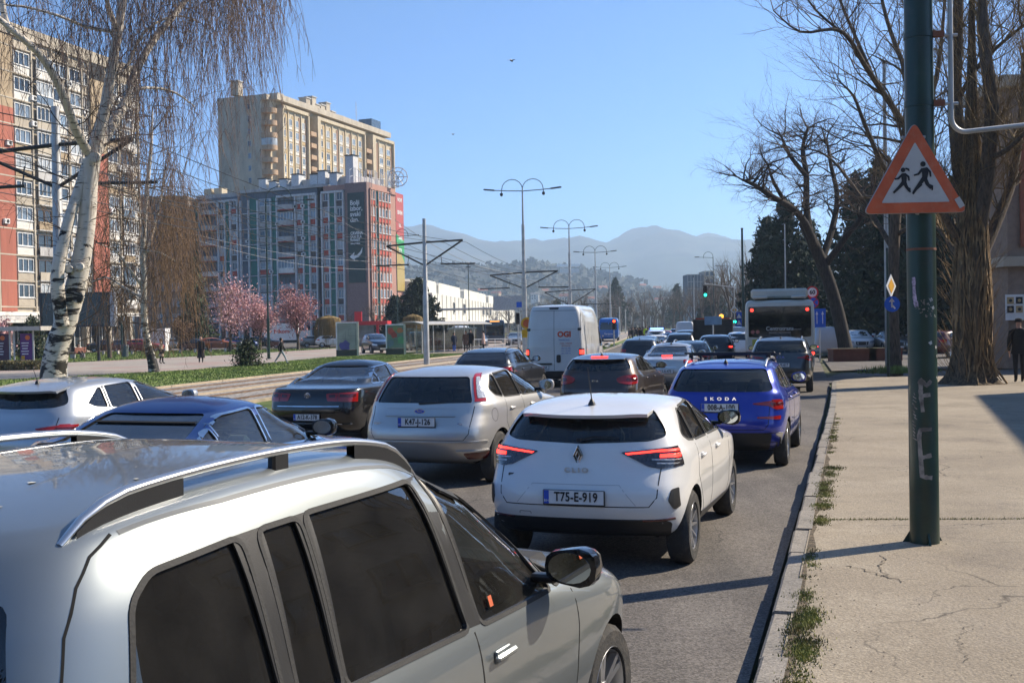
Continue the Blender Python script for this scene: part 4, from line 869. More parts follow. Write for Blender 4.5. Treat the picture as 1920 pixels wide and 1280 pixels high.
h, n, d = B.cast(0, .90, 'rear')
q = MB(); q.lathe([(.062, -.006), (.062, .006), (.052, .006), (.052, -.006)], M['chrome'], 24, c=(h.x-.010, 0, .90), axis='X', cap=False)
for a, b in (((-.036, .038), (-.014, -.04)), ((-.014, -.04), (0, .0)), ((0, 0), (.014, -.04)), ((.014, -.04), (.036, .038)), ((-.018, .045), (0, .008)), ((0, .008), (.018, .045))): q.tube([(h.x-.012, a[0], .9+a[1]), (h.x-.012, b[0], .9+b[1])], .005, M['chrome'], 6)
q.build('badge', pas)
for z_, w_ in ((.715, .62), (.40, .80)): q = MB(); B.patch(q, [(-w_, z_+.008), (w_, z_+.008), (w_, z_-.006), (-w_, z_-.006)], 'rear', M['chrome'], off=.012, K=2); q.build('chrome_strip', pas)
# ---- dark blue saloon, left
cls, B = make_car('dark_blue_saloon', 'dark blue saloon whose roof shows above the roof rail of the silver people carrier', 'sedan', 4.8, 1.84, 1.52, P_NAVY, (-3.66, 8.2), H0+.02, 2, glz='gls', rear_glz='dark_gls', group='cars queuing on the road', trim='chrome', mirror='black', seat_m=mat('pale_seat', (.35, .36, .34), .8))
q = MB(); B.band(q, [(-.52, 1.345), (.52, 1.345)], 'rear', M['void'], w=.01, off=.003, closed=False); q.build('window_seal', cls)
# ---- silver hatchback far left
sil, B = make_car('pale_silver_hatchback', 'pale silver hatchback with a short roof aerial at the left edge of the picture', 'hatch', 4.3, 1.80, 1.50, paint('pale_silver', (.42, .45, .49), .5, .36), (-6.65, 14.5), H0+.03, 2, glz='gls', rear_glz='tint', antenna=(.62, .2), group='cars queuing on the road', trim='rail', lamp=lambda *a: lamp_wedge(*a, z0=.84))
spoiler(B, sil, MATS['paint_pale_silver'], .6, .26, .60, .02)
# ---- silver people carrier in the foreground
mpv, B = make_car('people_carrier', 'silver people carrier with roof rails and dark rear windows in the near left corner', 'mpv', 4.45, 1.86, 1.75, P_SILV, (-1.88, 2.52), R(25), 2, glz='dark_gls', rails=None, group='cars queuing on the road', pil_m='black', mirror='black')
TOUR = (mpv, B)
# ================================================================== buildings
def wmat(n, c, r=.8, **k): return mat(n, c, r, **k)
conc = wmat('weathered_concrete', (.46, .40, .31), dirt=(.16, .13, .10), dscale=.35, damt=.7, scale=.6, stretch=(1, 1, .35)); conc_g = wmat('grey_concrete', (.47, .455, .43), dirt=(.12, .11, .11), dscale=.3, damt=.6, stretch=(1, 1, .35))
spand = wmat('white_panel', (.74, .71, .65), dirt=(.35, .30, .22), dscale=.5, damt=.5); tanw = wmat('tan_plaster', (.42, .32, .20), dirt=(.25, .18, .11), dscale=.4, damt=.6); redp = wmat('red_plaster', (.38, .12, .075), dirt=(.25, .07, .05), dscale=.4, damt=.5)
cream = wmat('cream_plaster', (.50, .42, .29), dirt=(.26, .20, .13), dscale=.25, damt=.6, stretch=(1, 1, .3)); peach = wmat('peach_parapet', (.42, .28, .17), dirt=(.3, .2, .12), dscale=.5); ochre = wmat('ochre_panel', (.48, .35, .18))
pale_f = wmat('pale_frame', (.60, .60, .59), dirt=(.3, .29, .28), dscale=.3, damt=.5); blueg = wmat('blue_grey_cladding', (.11, .14, .17), dirt=(.08, .09, .10), dscale=.3, damt=.5, stretch=(1, 1, .3)); green = wmat('green_panel', (.014, .125, .10), .6, var=.25, scale=.5); brick_r = wmat('red_panel', (.34, .055, .035), .7, var=.35, scale=.4); pinkw = wmat('pinkish_plaster', (.25, .165, .15), dirt=(.15, .1, .09), dscale=.2); redface = wmat('terracotta_face', (.40, .22, .17), dirt=(.3, .13, .1), dscale=.3)
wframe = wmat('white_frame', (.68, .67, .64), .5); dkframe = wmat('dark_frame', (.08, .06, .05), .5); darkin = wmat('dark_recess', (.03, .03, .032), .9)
for i, c in enumerate([(.05, .07, .09), (.16, .20, .24), (.40, .42, .42), (.03, .04, .05), (.24, .32, .40), (.45, .40, .25)]): M['pane%d' % i] = mat('window_glass_%s' % 'abcdef'[i], c, .08 if i not in (2, 5) else .3, var=.25, scale=.7, coat=.6)
def win_mesh(w, h, nl, pane, fr, d=.10, sill=True, key=None):
    """window facing -y, origin at its lower left corner; its own frame, mullions and set back panes"""
    q = MB(); f = min(.09, w*.09)
    q.add([(f*.5, 0, f*.5), (w-f*.5, 0, f*.5), (w-f*.5, 0, h-f*.5), (f*.5, 0, h-f*.5)], [(0, 1, 2, 3)], pane)
    q.span((0, -d, 0), (f, d*.2, h), fr); q.span((w-f, -d, 0), (w, d*.2, h), fr); q.span((f, -d, h-f), (w-f, d*.2, h), fr); q.span((f, -d, 0), (w-f, d*.2, f), fr)
    for k in range(1, nl): x = w*k/nl; q.span((x-f*.45, -d*.7, f), (x+f*.45, d*.2, h-f), fr)
    if sill: q.span((-.05, -d-.1, -.07), (w+.05, -d*.2, 0), fr)
    return q.mesh('window')
WM = {}
def wm(w, h, nl, p, fr, **k):
    key = (round(w, 1), round(h, 1), nl, p, fr.name)
    if key not in WM: WM[key] = win_mesh(w, h, nl, M['pane%d' % p], fr)
    return WM[key]
def facade_root(name, label, A, B, cat='building', parent=None):
    """local frame: x along the wall from A to B, -y outwards, z up"""
    A = Vector((*A, 0)); B = Vector((*B, 0)); d = B-A; return thing(name, label, cat, A, math.atan2(d.y, d.x)), d.length
def u_of(px, A, B, py=620):
    d = ray(px, py); A = Vector(A); B = Vector(B); e = B-A; dd = Vector((d.x, d.y))
    # A + u e/|e| = t dd
    det = e.x*(-dd.y)+e.y*dd.x; u = ((-A.x)*(-dd.y)+(-A.y)*(dd.x))/det if abs(det) > 1e-9 else 0
    u = (A.x*dd.y-A.y*dd.x)/(e.y*dd.x-e.x*dd.y); return u*e.length
CUBE = {}
def piece(name, a, b, m, root):
    if m.name not in CUBE: CUBE[m.name] = MB().box((0, 0, 0), (1, 1, 1), m).mesh('panel')
    o = child(name, CUBE[m.name], root, [(p+q_)/2 for p, q_ in zip(a, b)]); o.scale = [abs(q_-p) for p, q_ in zip(a, b)]; return o
rb = random.Random(11)
pick = lambda: rb.choice([0, 0, 1, 1, 1, 2, 2, 3, 4])
def place(name, me, root, u, y, z, rz=0): return child(name, me, root, (u, y, z), rz)
def ac_unit(root, u, z):
    q = MB(); q.box((u, -.32, z), (.8, .3, .55), wframe, bev=.02); q.lathe([(.2, 0), (.2, .02)], darkin, 10, c=(u+.08, -.49, z), axis='Y'); q.build('air_conditioner', root)
# ---- near left slab
A, Bp = (-57.5, 104.5), (-46.9, 141.0); r1, Ln = facade_root('apartment_block', 'tall pale apartment block with red stripes behind the birch at the left edge', A, Bp)
U = lambda px: u_of(px, A, Bp)
Ht = 35.0; fl = 2.78; z0 = 5.2; nf = 10
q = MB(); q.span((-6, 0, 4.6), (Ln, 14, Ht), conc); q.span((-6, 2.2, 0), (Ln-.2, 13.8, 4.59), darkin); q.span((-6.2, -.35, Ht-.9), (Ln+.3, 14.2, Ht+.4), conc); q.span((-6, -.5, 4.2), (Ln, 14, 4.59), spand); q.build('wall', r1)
cols = [(-30, -2, 'w'), (2, 31, 'red'), (33, 66, 'w3'), (71, 104, 'b'), (106, 134, 'w'), (137, 160, 'w'), (161, 172, 'w'), (173, 202, 'stair'), (207, 228, 'w'), (230, 252, 'b'), (253, 264, 'w')]
st = MB(); sp_ = MB(); rd = MB(); tn = MB()
for (a, b, t) in cols:
    ua, ub = U(a), U(b); w = ub-ua
    if t == 'red': piece('red_stripe', (ua, -.22, 4.65), (ub, 0, z0+fl*7.6), redp, r1); piece('tan_stripe', (ua, -.20, z0+fl*7.6+.003), (ub, 0, Ht-.95), tanw, r1); continue
    if t == 'stair': piece('red_stripe', (ua, -.5, 4.65), (ub, 0, z0+fl*6.6), redp, r1); piece('tan_stripe', (ua, -.48, z0+fl*6.6+.003), (ub, 0, Ht-2.9), tanw, r1); st.span((ua, -.3, Ht-2.88), (ub, 0, Ht-.95), darkin); continue
    for f in range(nf+1):
        z = z0+f*fl
        if z+fl > Ht-.8: break
        if t in ('w', 'w3'):
            h = 1.45; piece('wall_panel', (ua+.12, -.16, z+.02), (ub-.12, 0, z+.88), rb.choice([spand, spand, spand, tanw, conc]), r1); place('window', wm(w-.3, h, 3 if t == 'w3' else 2, pick(), wframe), r1, ua+.15, -.06, z+.95)
        else:
            glz = rb.random() < .5; q = MB(); q.span((ua+.1, -.5, z), (ub-.1, 0, z+.12), conc_g); q.span((ua+.1, -.5, z+.12), (ub-.1, -.42, z+1.0), rb.choice([conc, spand, conc_g, M['pane1'], tanw])); bo_ = q.build('balcony', r1)
            if glz: place('window', wm(w-.25, 1.5, 4, pick(), wframe), r1, ua+.12, -.38, z+1.02)
            else: place('window', wm(w-.5, 2.2, 2, 3, dkframe), r1, ua+.25, -.02, z+.2)
    st.span((ub-.06, -.3, 4.65), (ub+.14, 0, Ht-.95), conc)
for f in range(nf+1):
    z = z0+f*fl
    if z < Ht-1: st.span((-6, -.24, z-.14), (Ln, 0, z), conc)
st.build('facade_grid', r1)
for px, f in ((12, 3), (20, 6), (165, 8), (212, 4)): ac_unit(r1, U(px), z0+f*fl+.6)
q = MB()
for k in range(9): u = 2+k*4.2; piece('column', (u, -.4, 0), (u+.5, .3, 4.19), conc, r1)
q.span((-6, -2.6, 3.4), (Ln*.55, -.02, 3.7), spand); q.span((-6, -.8, 3.75), (Ln*.55, -.5, 4.15), conc_g); q.build('canopy', r1)
for k in range(8): place('window', wm(3.2, 2.6, 3, rb.choice([0, 3, 1]), wframe), r1, 2.8+k*4.2, 2.0, .5)
q = MB()
for u in (8, 17, 25, 31): piece('chimney', (u, 4, Ht+.41), (u+1.4, 5.4, Ht+2.1), conc, r1)
# ---- middle block with green and red panels
A2, B2 = (-60.5, 209), (-24.0, 192.0); r2, L2 = facade_root('apartment_block', 'grey and green panelled apartment block with a dark advertising banner', A2, B2)
U2 = lambda px: u_of(px, A2, B2); H2 = 27.0; fl2 = 2.82
def zz2(px, py): 
    e = Vector(B2)-Vector(A2); p = Vector(A2)+e*(U2(px)/L2); return at(px, py, p.y).z
q = MB()
x0_, x1_ = U2(372), U2(452); q.span((U2(350), 4, 0), (U2(372), 18, H2-1.2), conc_g); q.span((x0_, 0, 2.8), (x1_, 18, H2-.4), blueg); q.span((x1_, 5, 0), (U2(455), 18, H2-1), blueg)
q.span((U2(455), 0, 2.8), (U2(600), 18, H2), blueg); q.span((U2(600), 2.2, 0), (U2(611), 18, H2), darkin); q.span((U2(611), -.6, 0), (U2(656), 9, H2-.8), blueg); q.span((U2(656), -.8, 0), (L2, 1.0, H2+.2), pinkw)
q.span((x0_-.3, .5, H2-.39), (x1_+.4, 18.2, H2+.4), conc_g); q.span((U2(455)-.2, -.4, H2+.01), (U2(612), 14, H2+.55), conc_g); q.span((U2(520), 4, H2+.56), (U2(650), 12, H2+2.2), conc_g); q.build('wall', r2)
FR = MB()
def column(a, b, t, y=0):
    ua, ub = U2(a), U2(b); w = ub-ua
    for f in range(8):
        z = 3.6+f*fl2
        if t == 'g': piece('green_panel', (ua, y-.18, z+.15), (ub, y, z+fl2-.2), green, r2)
        elif t == 'w': 
            place('window', wm(w, 1.45, 2 if w > 1.1 else 1, pick(), pale_f), r2, ua, y-.05, z+1.12); piece('red_panel', (ua+.04, y-.14, z+.15), (ub-.04, y, z+1.02), brick_r if rb.random() < .75 else dkframe, r2)
        elif t == 'ww': place('window', wm(w, 1.3, 2, pick(), pale_f), r2, ua, y-.05, z+1.1); piece('grey_panel', (ua+.04, y-.14, z+.15), (ub-.04, y, z+1.0), conc_g if rb.random() < .7 else brick_r, r2)
        elif t == 'b':
            q = MB(); n = 8; r_ = w*.5; pts = [(ua+w*.5-r_*math.cos(math.pi*k/n), y-.2-1.0*math.sin(math.pi*k/n)) for k in range(n+1)]
            q.prism(pts, z+.02, z+.20, brick_r); q.prism(pts, z+.2, z+1.05, conc_g if f != 3 else spand); q.build('balcony', r2)
            if f in (3, 6) and a > 500: place('window', wm(w, 1.5, 5, rb.choice([1, 2]), wframe), r2, ua, y-.45, z+1.06)
            else: place('window', wm(w*.55, 2.0, 2, 3, dkframe), r2, ua+w*.1, y+.02, z+.4)
for a, b, t in ((372, 378, 'g'), (382, 413, 'b'), (416, 426, 'w'), (428.5, 436, 'g'), (439, 449, 'w'), (474, 487, 'g'), (491, 512, 'ww'), (515, 523, 'g'), (527, 557, 'b'), (562, 573, 'w'), (575.5, 583.5, 'g'), (587, 597, 'w')): column(a, b, t)
for a, b, t in ((614.5, 625.5, 'w'), (627.5, 637, 'g'), (640, 650.5, 'w')): column(a, b, t, -.6)
for p, y in ((379.5, 0), (414.5, 0), (427.5, 0), (437.5, 0), (451, 0), (456.5, 0), (472, 0), (489, 0), (513.5, 0), (525, 0), (559.5, 0), (574, 0), (585.5, 0), (599, 0), (612.5, -.6), (626.5, -.6), (638.5, -.6), (653, -.6)):
    u = U2(p); FR.span((u-.13, y-.42, 0 if p > 455 else 1), (u+.13, y, H2-1.3), pale_f)
for a, b, y in ((379.5, 451, 0), (525, 599, 0), (612.5, 653, -.6)): FR.span((U2(a), y-.45, H2-1.28), (U2(b), y, H2-.9), pale_f)
for f in range(8):
    z = 3.6+f*fl2
    for a, b, y in ((415, 451, 0), (456.5, 525, 0), (559.5, 599, 0), (612.5, 653, -.6)): FR.span((U2(a), y-.25, z-.12), (U2(b), y, z+.02), pale_f)
FR.build('facade_grid', r2)
for px in (478, 497, 517, 540, 575, 590, 612, 643): 
    u = U2(px); q = MB(); hh = rb.uniform(1.6, 2.8)+(2.2 if px == 643 else 0); q.span((u-.8, 3, H2+.56), (u+.8, 4.6, H2+.56+hh), pale_f); q.span((u-.95, 2.85, H2+.6+hh), (u+.95, 4.75, H2+.75+hh), darkin); q.build('chimney', r2)
for px in (375, 394): u = U2(px); q = MB(); q.span((u-.9, 3, H2+.41), (u+.9, 4.6, H2+1.9), cream); q.build('chimney', r2)
# banner on the pinkish wall
zb0, zb1 = zz2(677, 530), zz2(677, 362); ban = mat('banner_green', (.028, .055, .05), .55, var=.08)
q = MB(); q.span((U2(661.5), -.92, zb0), (U2(692.5), -.82, zb1), ban); bn = q.build('banner', r2)
bw = U2(692.5)-U2(661.5)
def btext(s, z, size, sx=1, **k):
    o = link(bpy.data.objects.new('banner_lettering', text_mesh(s, size, M['white'], align='LEFT', ext=.01, bold=.02, sx=sx, **k)), bn); o.location = (U2(661.5)+.5, -.93, z); o.rotation_euler = (R(90), 0, 0)
for i, s in enumerate(('Bolji', 'izbor,', 'svaki', 'dan.')): btext(s, zz2(677, 381+i*10.6), 1.15, .95)
for i, s in enumerate(('CRVENA', 'JABUKA')): btext(s, zz2(677, 438+i*7), .72, .9)
btext('MARKET', zz2(677, 451), .5, 1); btext('crvenajabuka.ba', zz2(677, 457), .3, 1)
ac = [(688, 464), (684, 472), (678, 478), (672, 480), (673, 473), (664, 482), (674, 490), (673, 485), (681, 482), (687, 474)]
q = MB(); q.prism([(U2(x), zz2(x, y)) for x, y in ac], -.94, -.925, M['white'], lambda u, v, h: (u, h, v)); nrm_fix(q); q.build('banner_arrow', bn)
# terracotta side that takes the sun
A3, B3 = (-23.9, 192.1), (-20.5, 201.5); dd = Vector(B3)-Vector(A3); r3 = link(bpy.data.objects.new('side_wing', None), None); r3.parent = r2
Minv = (Matrix.Translation((*A2, 0)) @ Matrix.Rotation(math.atan2(B2[1]-A2[1], B2[0]-A2[0]), 4, 'Z')).inverted()
def wing(A_, B_): return Minv @ Matrix.Translation((*A_, 0)) @ Matrix.Rotation(math.atan2(B_[1]-A_[1], B_[0]-A_[0]), 4, 'Z')
r3.matrix_local = wing(A3, B3); U3 = lambda px: u_of(px, A3, B3); L3 = dd.length
q = MB(); q.span((0, .02, 0), (L3, 9, H2+.1), redface)
cc = [698, 701.5, 707, 713, 719, 725, 731, 736.5]
us = [U3(p) for p in cc]
for u in us[:-1]: q.span((u-.10, -.2, 2.5), (u+.10, .02, H2-1), redface)
q.span((-.1, -.25, H2-.98), (L3, .02, H2-.75), redface)
q.build('terracotta_wall', r3)
for i, (ua, ub) in enumerate(zip(us[:-1], us[1:])):
    for f in range(8):
        z = 3.6+f*fl2
        if i in (2,): place('window', wm(ub-ua-.5, 2.3, 1, 3, green), r3, ua+.25, -.02, z+.25)
        else: place('window', wm(ub-ua-.5, 1.5, 1, pick(), wframe), r3, ua+.25, -.02, z+1.05)
for i, (ua, ub) in enumerate(zip(us[:-1], us[1:])):
    if i == 2: continue
    for f in range(8): z = 3.6+f*fl2; piece('red_panel', (ua+.2, -.1, z+.15), (ub-.2, .0, z+.95), brick_r, r3)
# painted hoarding beyond it
A4, B4 = (-20.6, 203), (-19.6, 207); zt, zb_ = at(745, 362, 204).z, at(745, 545, 204).z
m_h = [mat('hoarding_red', (.42, .085, .07), .5), mat('hoarding_green', (.05, .35, .12), .5), mat('hoarding_yellow', (.40, .30, .10), .5)]
rh = thing('advertising_hoarding', 'tall red, green and yellow painted hoarding at the far end of the green panelled block', 'hoarding', (*A4, 0), math.atan2(B4[1]-A4[1], B4[0]-A4[0])); Lh = (Vector(B4)-Vector(A4)).length
q = MB(); h_ = zt-zb_; q.span((0, 0, zb_+h_*.48), (Lh, .3, zt), m_h[0]); q.add([(0, -.01, zb_+h_*.5), (Lh, -.01, zb_+h_*.3), (Lh, -.01, zb_+h_*.52), (0, -.01, zb_+h_*.58)], [(0, 1, 2, 3)], m_h[1]); q.span((0, .002, zb_), (Lh, .3, zb_+h_*.479), m_h[2]); q.span((.2, .3, 0), (Lh, 8, zb_+h_*.95), redface); q.build('panel', rh)
for i, s in enumerate(('NOVI', 'SEVEN', 'UL.', 'SMAJ', 'STIL')): o = link(bpy.data.objects.new('hoarding_lettering', text_mesh(s, .95, M['white'], ext=.01, bold=.02, sx=1)), rh); o.location = (Lh/2, -.02, zt-1.2-i*2.3); o.rotation_euler = (R(90), 0, 0)
# roof lettering made of open tubes
rs = thing('rooftop_sign', 'open white rooftop lettering and round emblem on the corner of the panelled block', 'sign', (0, 0, 0))
q = MB(); p0 = Vector((-27.5, 193.5, H2+.2)); p1 = Vector((-19.8, 200, H2+.2)); dv = (p1-p0)
for k in range(9):
    a = p0+dv*(k/9); b = a+dv*.075; rbk = [Vector((0, 0, rb.uniform(1.9, 2.9))) for _ in range(2)]
    q.tube([a, a+rbk[0], b+rbk[1], b], .09, wframe, 5); q.tube([a+rbk[0]*.5, b+rbk[1]*.5], .07, wframe, 5); q.tube([a, a+Vector((.8, 1.5, 0))], .05, conc_g, 4)
q.build('letters', rs); q = MB()
for r_ in (1.0, 1.7): q.tube([p1+Vector((r_*math.cos(t*.524), .1, 1.9+r_*math.sin(t*.524))) for t in range(13)], .1, wframe, 5)
for k in range(6): q.tube([p1+Vector((0, .1, 1.9)), p1+Vector((1.7*math.cos(k*1.05), .1, 1.9+1.7*math.sin(k*1.05)))], .08, wframe, 5)
q.tube([p1, p1+Vector((0, 0, 1.9))], .1, conc_g, 5); q.build('emblem', rs)
stripb = wmat('brown_strip', (.26, .16, .10))
# ---- cream tower behind
A5, B5 = (-54.2, 258), (-33.3, 315); r5, L5 = facade_root('tower_block', 'high cream tower block with rounded corner balconies, the tallest building', A5, B5); U5 = lambda px: u_of(px, A5, B5, 300); H5 = 57.0; fl5 = 2.85
LW = (Vector((-66.5, 266))-Vector(A5)).length
q = MB(); q.span((1.6, 1.6, 0), (L5, LW, H5-1.4), cream); q.span((-.02, 3.0, 0), (1.6, LW, H5-1.6), conc)
q.span((2.0, -.2, H5-1.39), (L5+.4, LW+.2, H5), conc); q.span((.0, 1.4, H5-1.58), (1.99, LW+.2, H5-.4), conc)
q.build('wall', r5)
for f in range(9, 19):
    z = f*fl5+1.2; q = MB(); n = 8; pts = [(1.6, 3.0)]+[(1.6+1.7*-math.cos(k*math.pi/2/n)+0, 1.6+1.5*-math.sin(k*math.pi/2/n)+.1) for k in range(n+1)]+[(1.75, 3.0)]
    pts = [(-.05, 3.0)]+[(1.65-1.7*math.cos(k*math.pi/2/n), 1.6-1.6*math.sin(k*math.pi/2/n)) for k in range(n+1)]+[(2.1, 0), (2.1, 3.0)]
    q.prism(pts, z-.15, z+1.0, peach); q.build('corner_balcony', r5)
    if f == 15: q = MB(); q.prism([(a*.97+.04, b*.97+.04) for a, b in pts], z+1.0, z+2.6, M['pane2']); q.build('glazed_balcony', r5)
    place('window', wm(.9, 1.3, 1, rb.choice([0, 1]), conc_g), r5, -.05, 6.6, z+.9, R(-90))
FR = MB()
frames = [(531, 579), (600, 684), (698, 738)]
for a, b in frames:
    ua, ub = U5(a), U5(b); FR.span((ua-.25, -.3, 0), (ua+.25, 1.6, H5-2.2), cream); FR.span((ub-.25, -.3, 0), (ub+.25, 1.6, H5-2.2), cream); FR.span((ua-.25, -.3, H5-3.0), (ub+.25, 1.6, H5-2.21), cream); FR.span((ua, .4, 0), (ub, 1.6, H5-3.0), cream)
    n = max(3, int((b-a)/12+.5)); 
    for k in range(n):
        u = ua+(ub-ua)*k/n; w = (ub-ua)/n
        if k: FR.span((u-.16, .1, 0), (u+.16, .4, H5-3.4), cream)
        piece('coloured_strip', (u+w*.66, .3, 10), (u+w*.92, .4, H5-4), rb.choice([tanw, stripb, stripb, ochre]), r5)
        for f in range(9, 18):
            z = f*fl5+1.2; piece('wall_panel', (u+w*.1, .25, z), (u+w*.6, .4, z+.8), rb.choice([spand, spand, ochre, cream]), r5); place('window', wm(w*.48, 1.6, 2, pick(), wframe), r5, u+w*.12, .3, z+.85)
for a, b in ((581, 593), (685, 696)):
    ua, ub = U5(a), U5(b)
    for f in range(9, 18): z = f*fl5+1.2; q = MB(); q.span((ua+.3, -.4, z-.15), (ub-.3, 1.6, z+.9), peach if f > 10 else redp); q.build('balcony', r5)
    FR.span((ub+.1, -.6, 0), (U5(b+6), 1.6, H5-2.3), cream)
FR.build('facade_frame', r5)
for px, hh in ((489, 3.2), (549, 1.2), (600, 2.6), (611, 3.4), (618, 1.8), (627, 2.2), (637, 3.2), (646, 1.4), (663, 1.0)):
    u = U5(px); u = max(1, u); q = MB(); yy = 3 if px > 500 else 9; q.span((u-1.0, yy, H5+.01), (u+1.0, yy+2, H5+hh), conc); q.span((u-1.2, yy-.2, H5+hh+.002), (u+1.2, yy+2.2, H5+hh+.25), conc_g); q.build('chimney', r5)
q = MB(); u = U5(718); q.span((u-2.5, 2, H5+.01), (u+3, 6, H5+3), M['pane0']); q.build('roof_tank', r5)
q = MB(); u = U5(682); q.tube([(u, 2, H5), (u, 2, H5+6)], .06, conc_g, 4)
for k in range(5): q.tube([(u-.9+k*.1, 2, H5+2.5+k*.7), (u+.9-k*.1, 2, H5+2.5+k*.7)], .04, conc_g, 4)
q.build('aerial', r5)
# ---- further slab between the near block and the panelled block
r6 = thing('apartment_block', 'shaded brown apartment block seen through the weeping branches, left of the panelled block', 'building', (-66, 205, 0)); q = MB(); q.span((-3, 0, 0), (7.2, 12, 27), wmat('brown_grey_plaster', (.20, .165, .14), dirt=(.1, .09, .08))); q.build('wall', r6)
for f in range(8):
    for k in range(3): place('window', wm(1.6, 1.5, 2, pick(), conc_g), r6, -2+k*3, -.1, 4+f*2.85)
# ---- white shopping centre
A7, B7 = (-14.6, 207), (1.0, 390); r7, L7 = facade_root('shopping_centre', 'long low white shopping centre with rounded roof lights', A7, B7); mw = wmat('white_cladding', (.62, .60, .53), dirt=(.45, .42, .35), dscale=.2, damt=.4)
U7 = lambda px: u_of(px, A7, B7)
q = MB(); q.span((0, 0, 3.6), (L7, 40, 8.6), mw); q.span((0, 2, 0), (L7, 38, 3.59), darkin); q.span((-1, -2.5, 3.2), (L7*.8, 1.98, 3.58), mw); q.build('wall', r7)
q = MB()
for k in range(1, 30): u = k*L7/30; q.span((u-.08, -.12, 3.62), (u+.08, -.002, 8.55), conc_g)
q.build('cladding_joints', r7)
for a, b in ((812, 838), (842, 880), (887, 925), (930, 962)):
    ua, ub = U7(a), U7(b); q = MB(); pts = [(ua, 8.62), (ub, 8.62), (ub, 10.8), (ub-1, 11.3), (ua+1, 11.3), (ua, 10.8)]; q.prism(pts, 2, 14, mw, lambda u, v, h: (u, h, v)); q.build('roof_light', r7)
for px in (850, 869, 905, 911, 918): place('window', wm(max(1.2, U7(px+3)-U7(px)), 2.2, 1, 0, conc_g), r7, U7(px), -.1, 5.2)
# ---- low red kiosk and others at the foot of the block
r8 = thing('kiosk', 'small red and glass kiosk with a projecting roof beside the blossom trees', 'kiosk', (-19.2, 140, 0)); q = MB(); q.span((-2, 0, 0), (2, 3, 2.6), M['pane1']); q.build('glazing', r8)
q = MB(); q.span((-2.6, -1.2, 2.62), (3.8, 3.4, 3.1), wmat('sign_red', (.5, .02, .03), .5)); q.span((-.4, -.3, 3.12), (.5, .1, 4.3), MATS['sign_red']); q.span((2.4, -1, 0), (2.7, -.7, 2.6), MATS['sign_red']); q.build('roof', r8)
# ---- distant scaffolded block
ps = at(1315, 560, 420); r9 = thing('tower_block', 'distant pale tower block under scaffolding above the far trees', 'building', (ps.x, 420, 0)); q = MB(); hh9 = hgt(1315, 508, 420); q.span((-5, 0, 0), (1.2, 12, hh9-1.2), blueg); q.span((1.21, -.3, 0), (5, 12, hh9), cream); q.build('wall', r9)
q = MB()
for k in range(6): q.span((-5.2+k*1.2, -1.3, 0), (-5.08+k*1.2, -1.2, hh9-1), conc_g)
for k in range(8): q.span((-5.2, -1.3, 2+k*2.6), (1.0, -1.2, 2.12+k*2.6), conc_g)
q.build('scaffolding', r9)
for f in range(7):
    for k in range(2): place('window', wm(1.3, 1.6, 1, pick(), wframe), r9, 1.6+k*1.7, -.4, 3+f*2.8)
# ---- right-hand building in the shade of the trees
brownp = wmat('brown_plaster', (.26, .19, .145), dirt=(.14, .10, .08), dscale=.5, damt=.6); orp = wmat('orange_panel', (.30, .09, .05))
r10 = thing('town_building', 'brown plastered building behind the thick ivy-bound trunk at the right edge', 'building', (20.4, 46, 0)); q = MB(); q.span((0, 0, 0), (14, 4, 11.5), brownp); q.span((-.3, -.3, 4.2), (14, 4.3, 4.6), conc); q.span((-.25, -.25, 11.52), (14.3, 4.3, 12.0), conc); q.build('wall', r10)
q = MB(); q.span((.5, -.12, 5), (1.5, -.003, 9.5), orp); q.build('orange_panel', r10)
for x in (2.2, 5.5):
    for z in (1.6, 5.6, 8.6): place('window', wm(1.8, 1.6, 2, rb.choice([0, 3]), dkframe), r10, x, -.02, z)
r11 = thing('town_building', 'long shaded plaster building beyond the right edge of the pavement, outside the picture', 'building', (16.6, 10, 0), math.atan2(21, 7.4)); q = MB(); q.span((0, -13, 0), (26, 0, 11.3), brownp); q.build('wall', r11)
for x in range(1, 22, 4):
    for z in (1.2, 4.6, 8.0): place('window', wm(2.2, 1.8, 2, rb.choice([0, 3]), dkframe), r11, x+2.2, .02, z, R(180))
# notice board with pictures on the pavement in front of it
nb = thing('notice_board', 'white panel with yellow and black pictures on the brown wall at the right edge', 'poster', (0, 0, 0)); p = at(1904, 576, 45.8); q = MB(); q.box((p.x+.35, 45.8, p.z), (1.5, .06, 1.05), M['white']); q.build('board', nb)
q = MB()
for i in range(4):
    for j in range(2): q.box((p.x-.22+i*.36, 45.76, p.z+.28-j*.36), (.27, .02, .28), [ochre, darkin][(i+j) % 2]); q.lathe([(.07, 0), (.07, .01)], [darkin, ochre][(i+j) % 2], 8, c=(p.x-.22+i*.36, 45.74, p.z+.28-j*.36), axis='Y')
q.build('picture', nb)
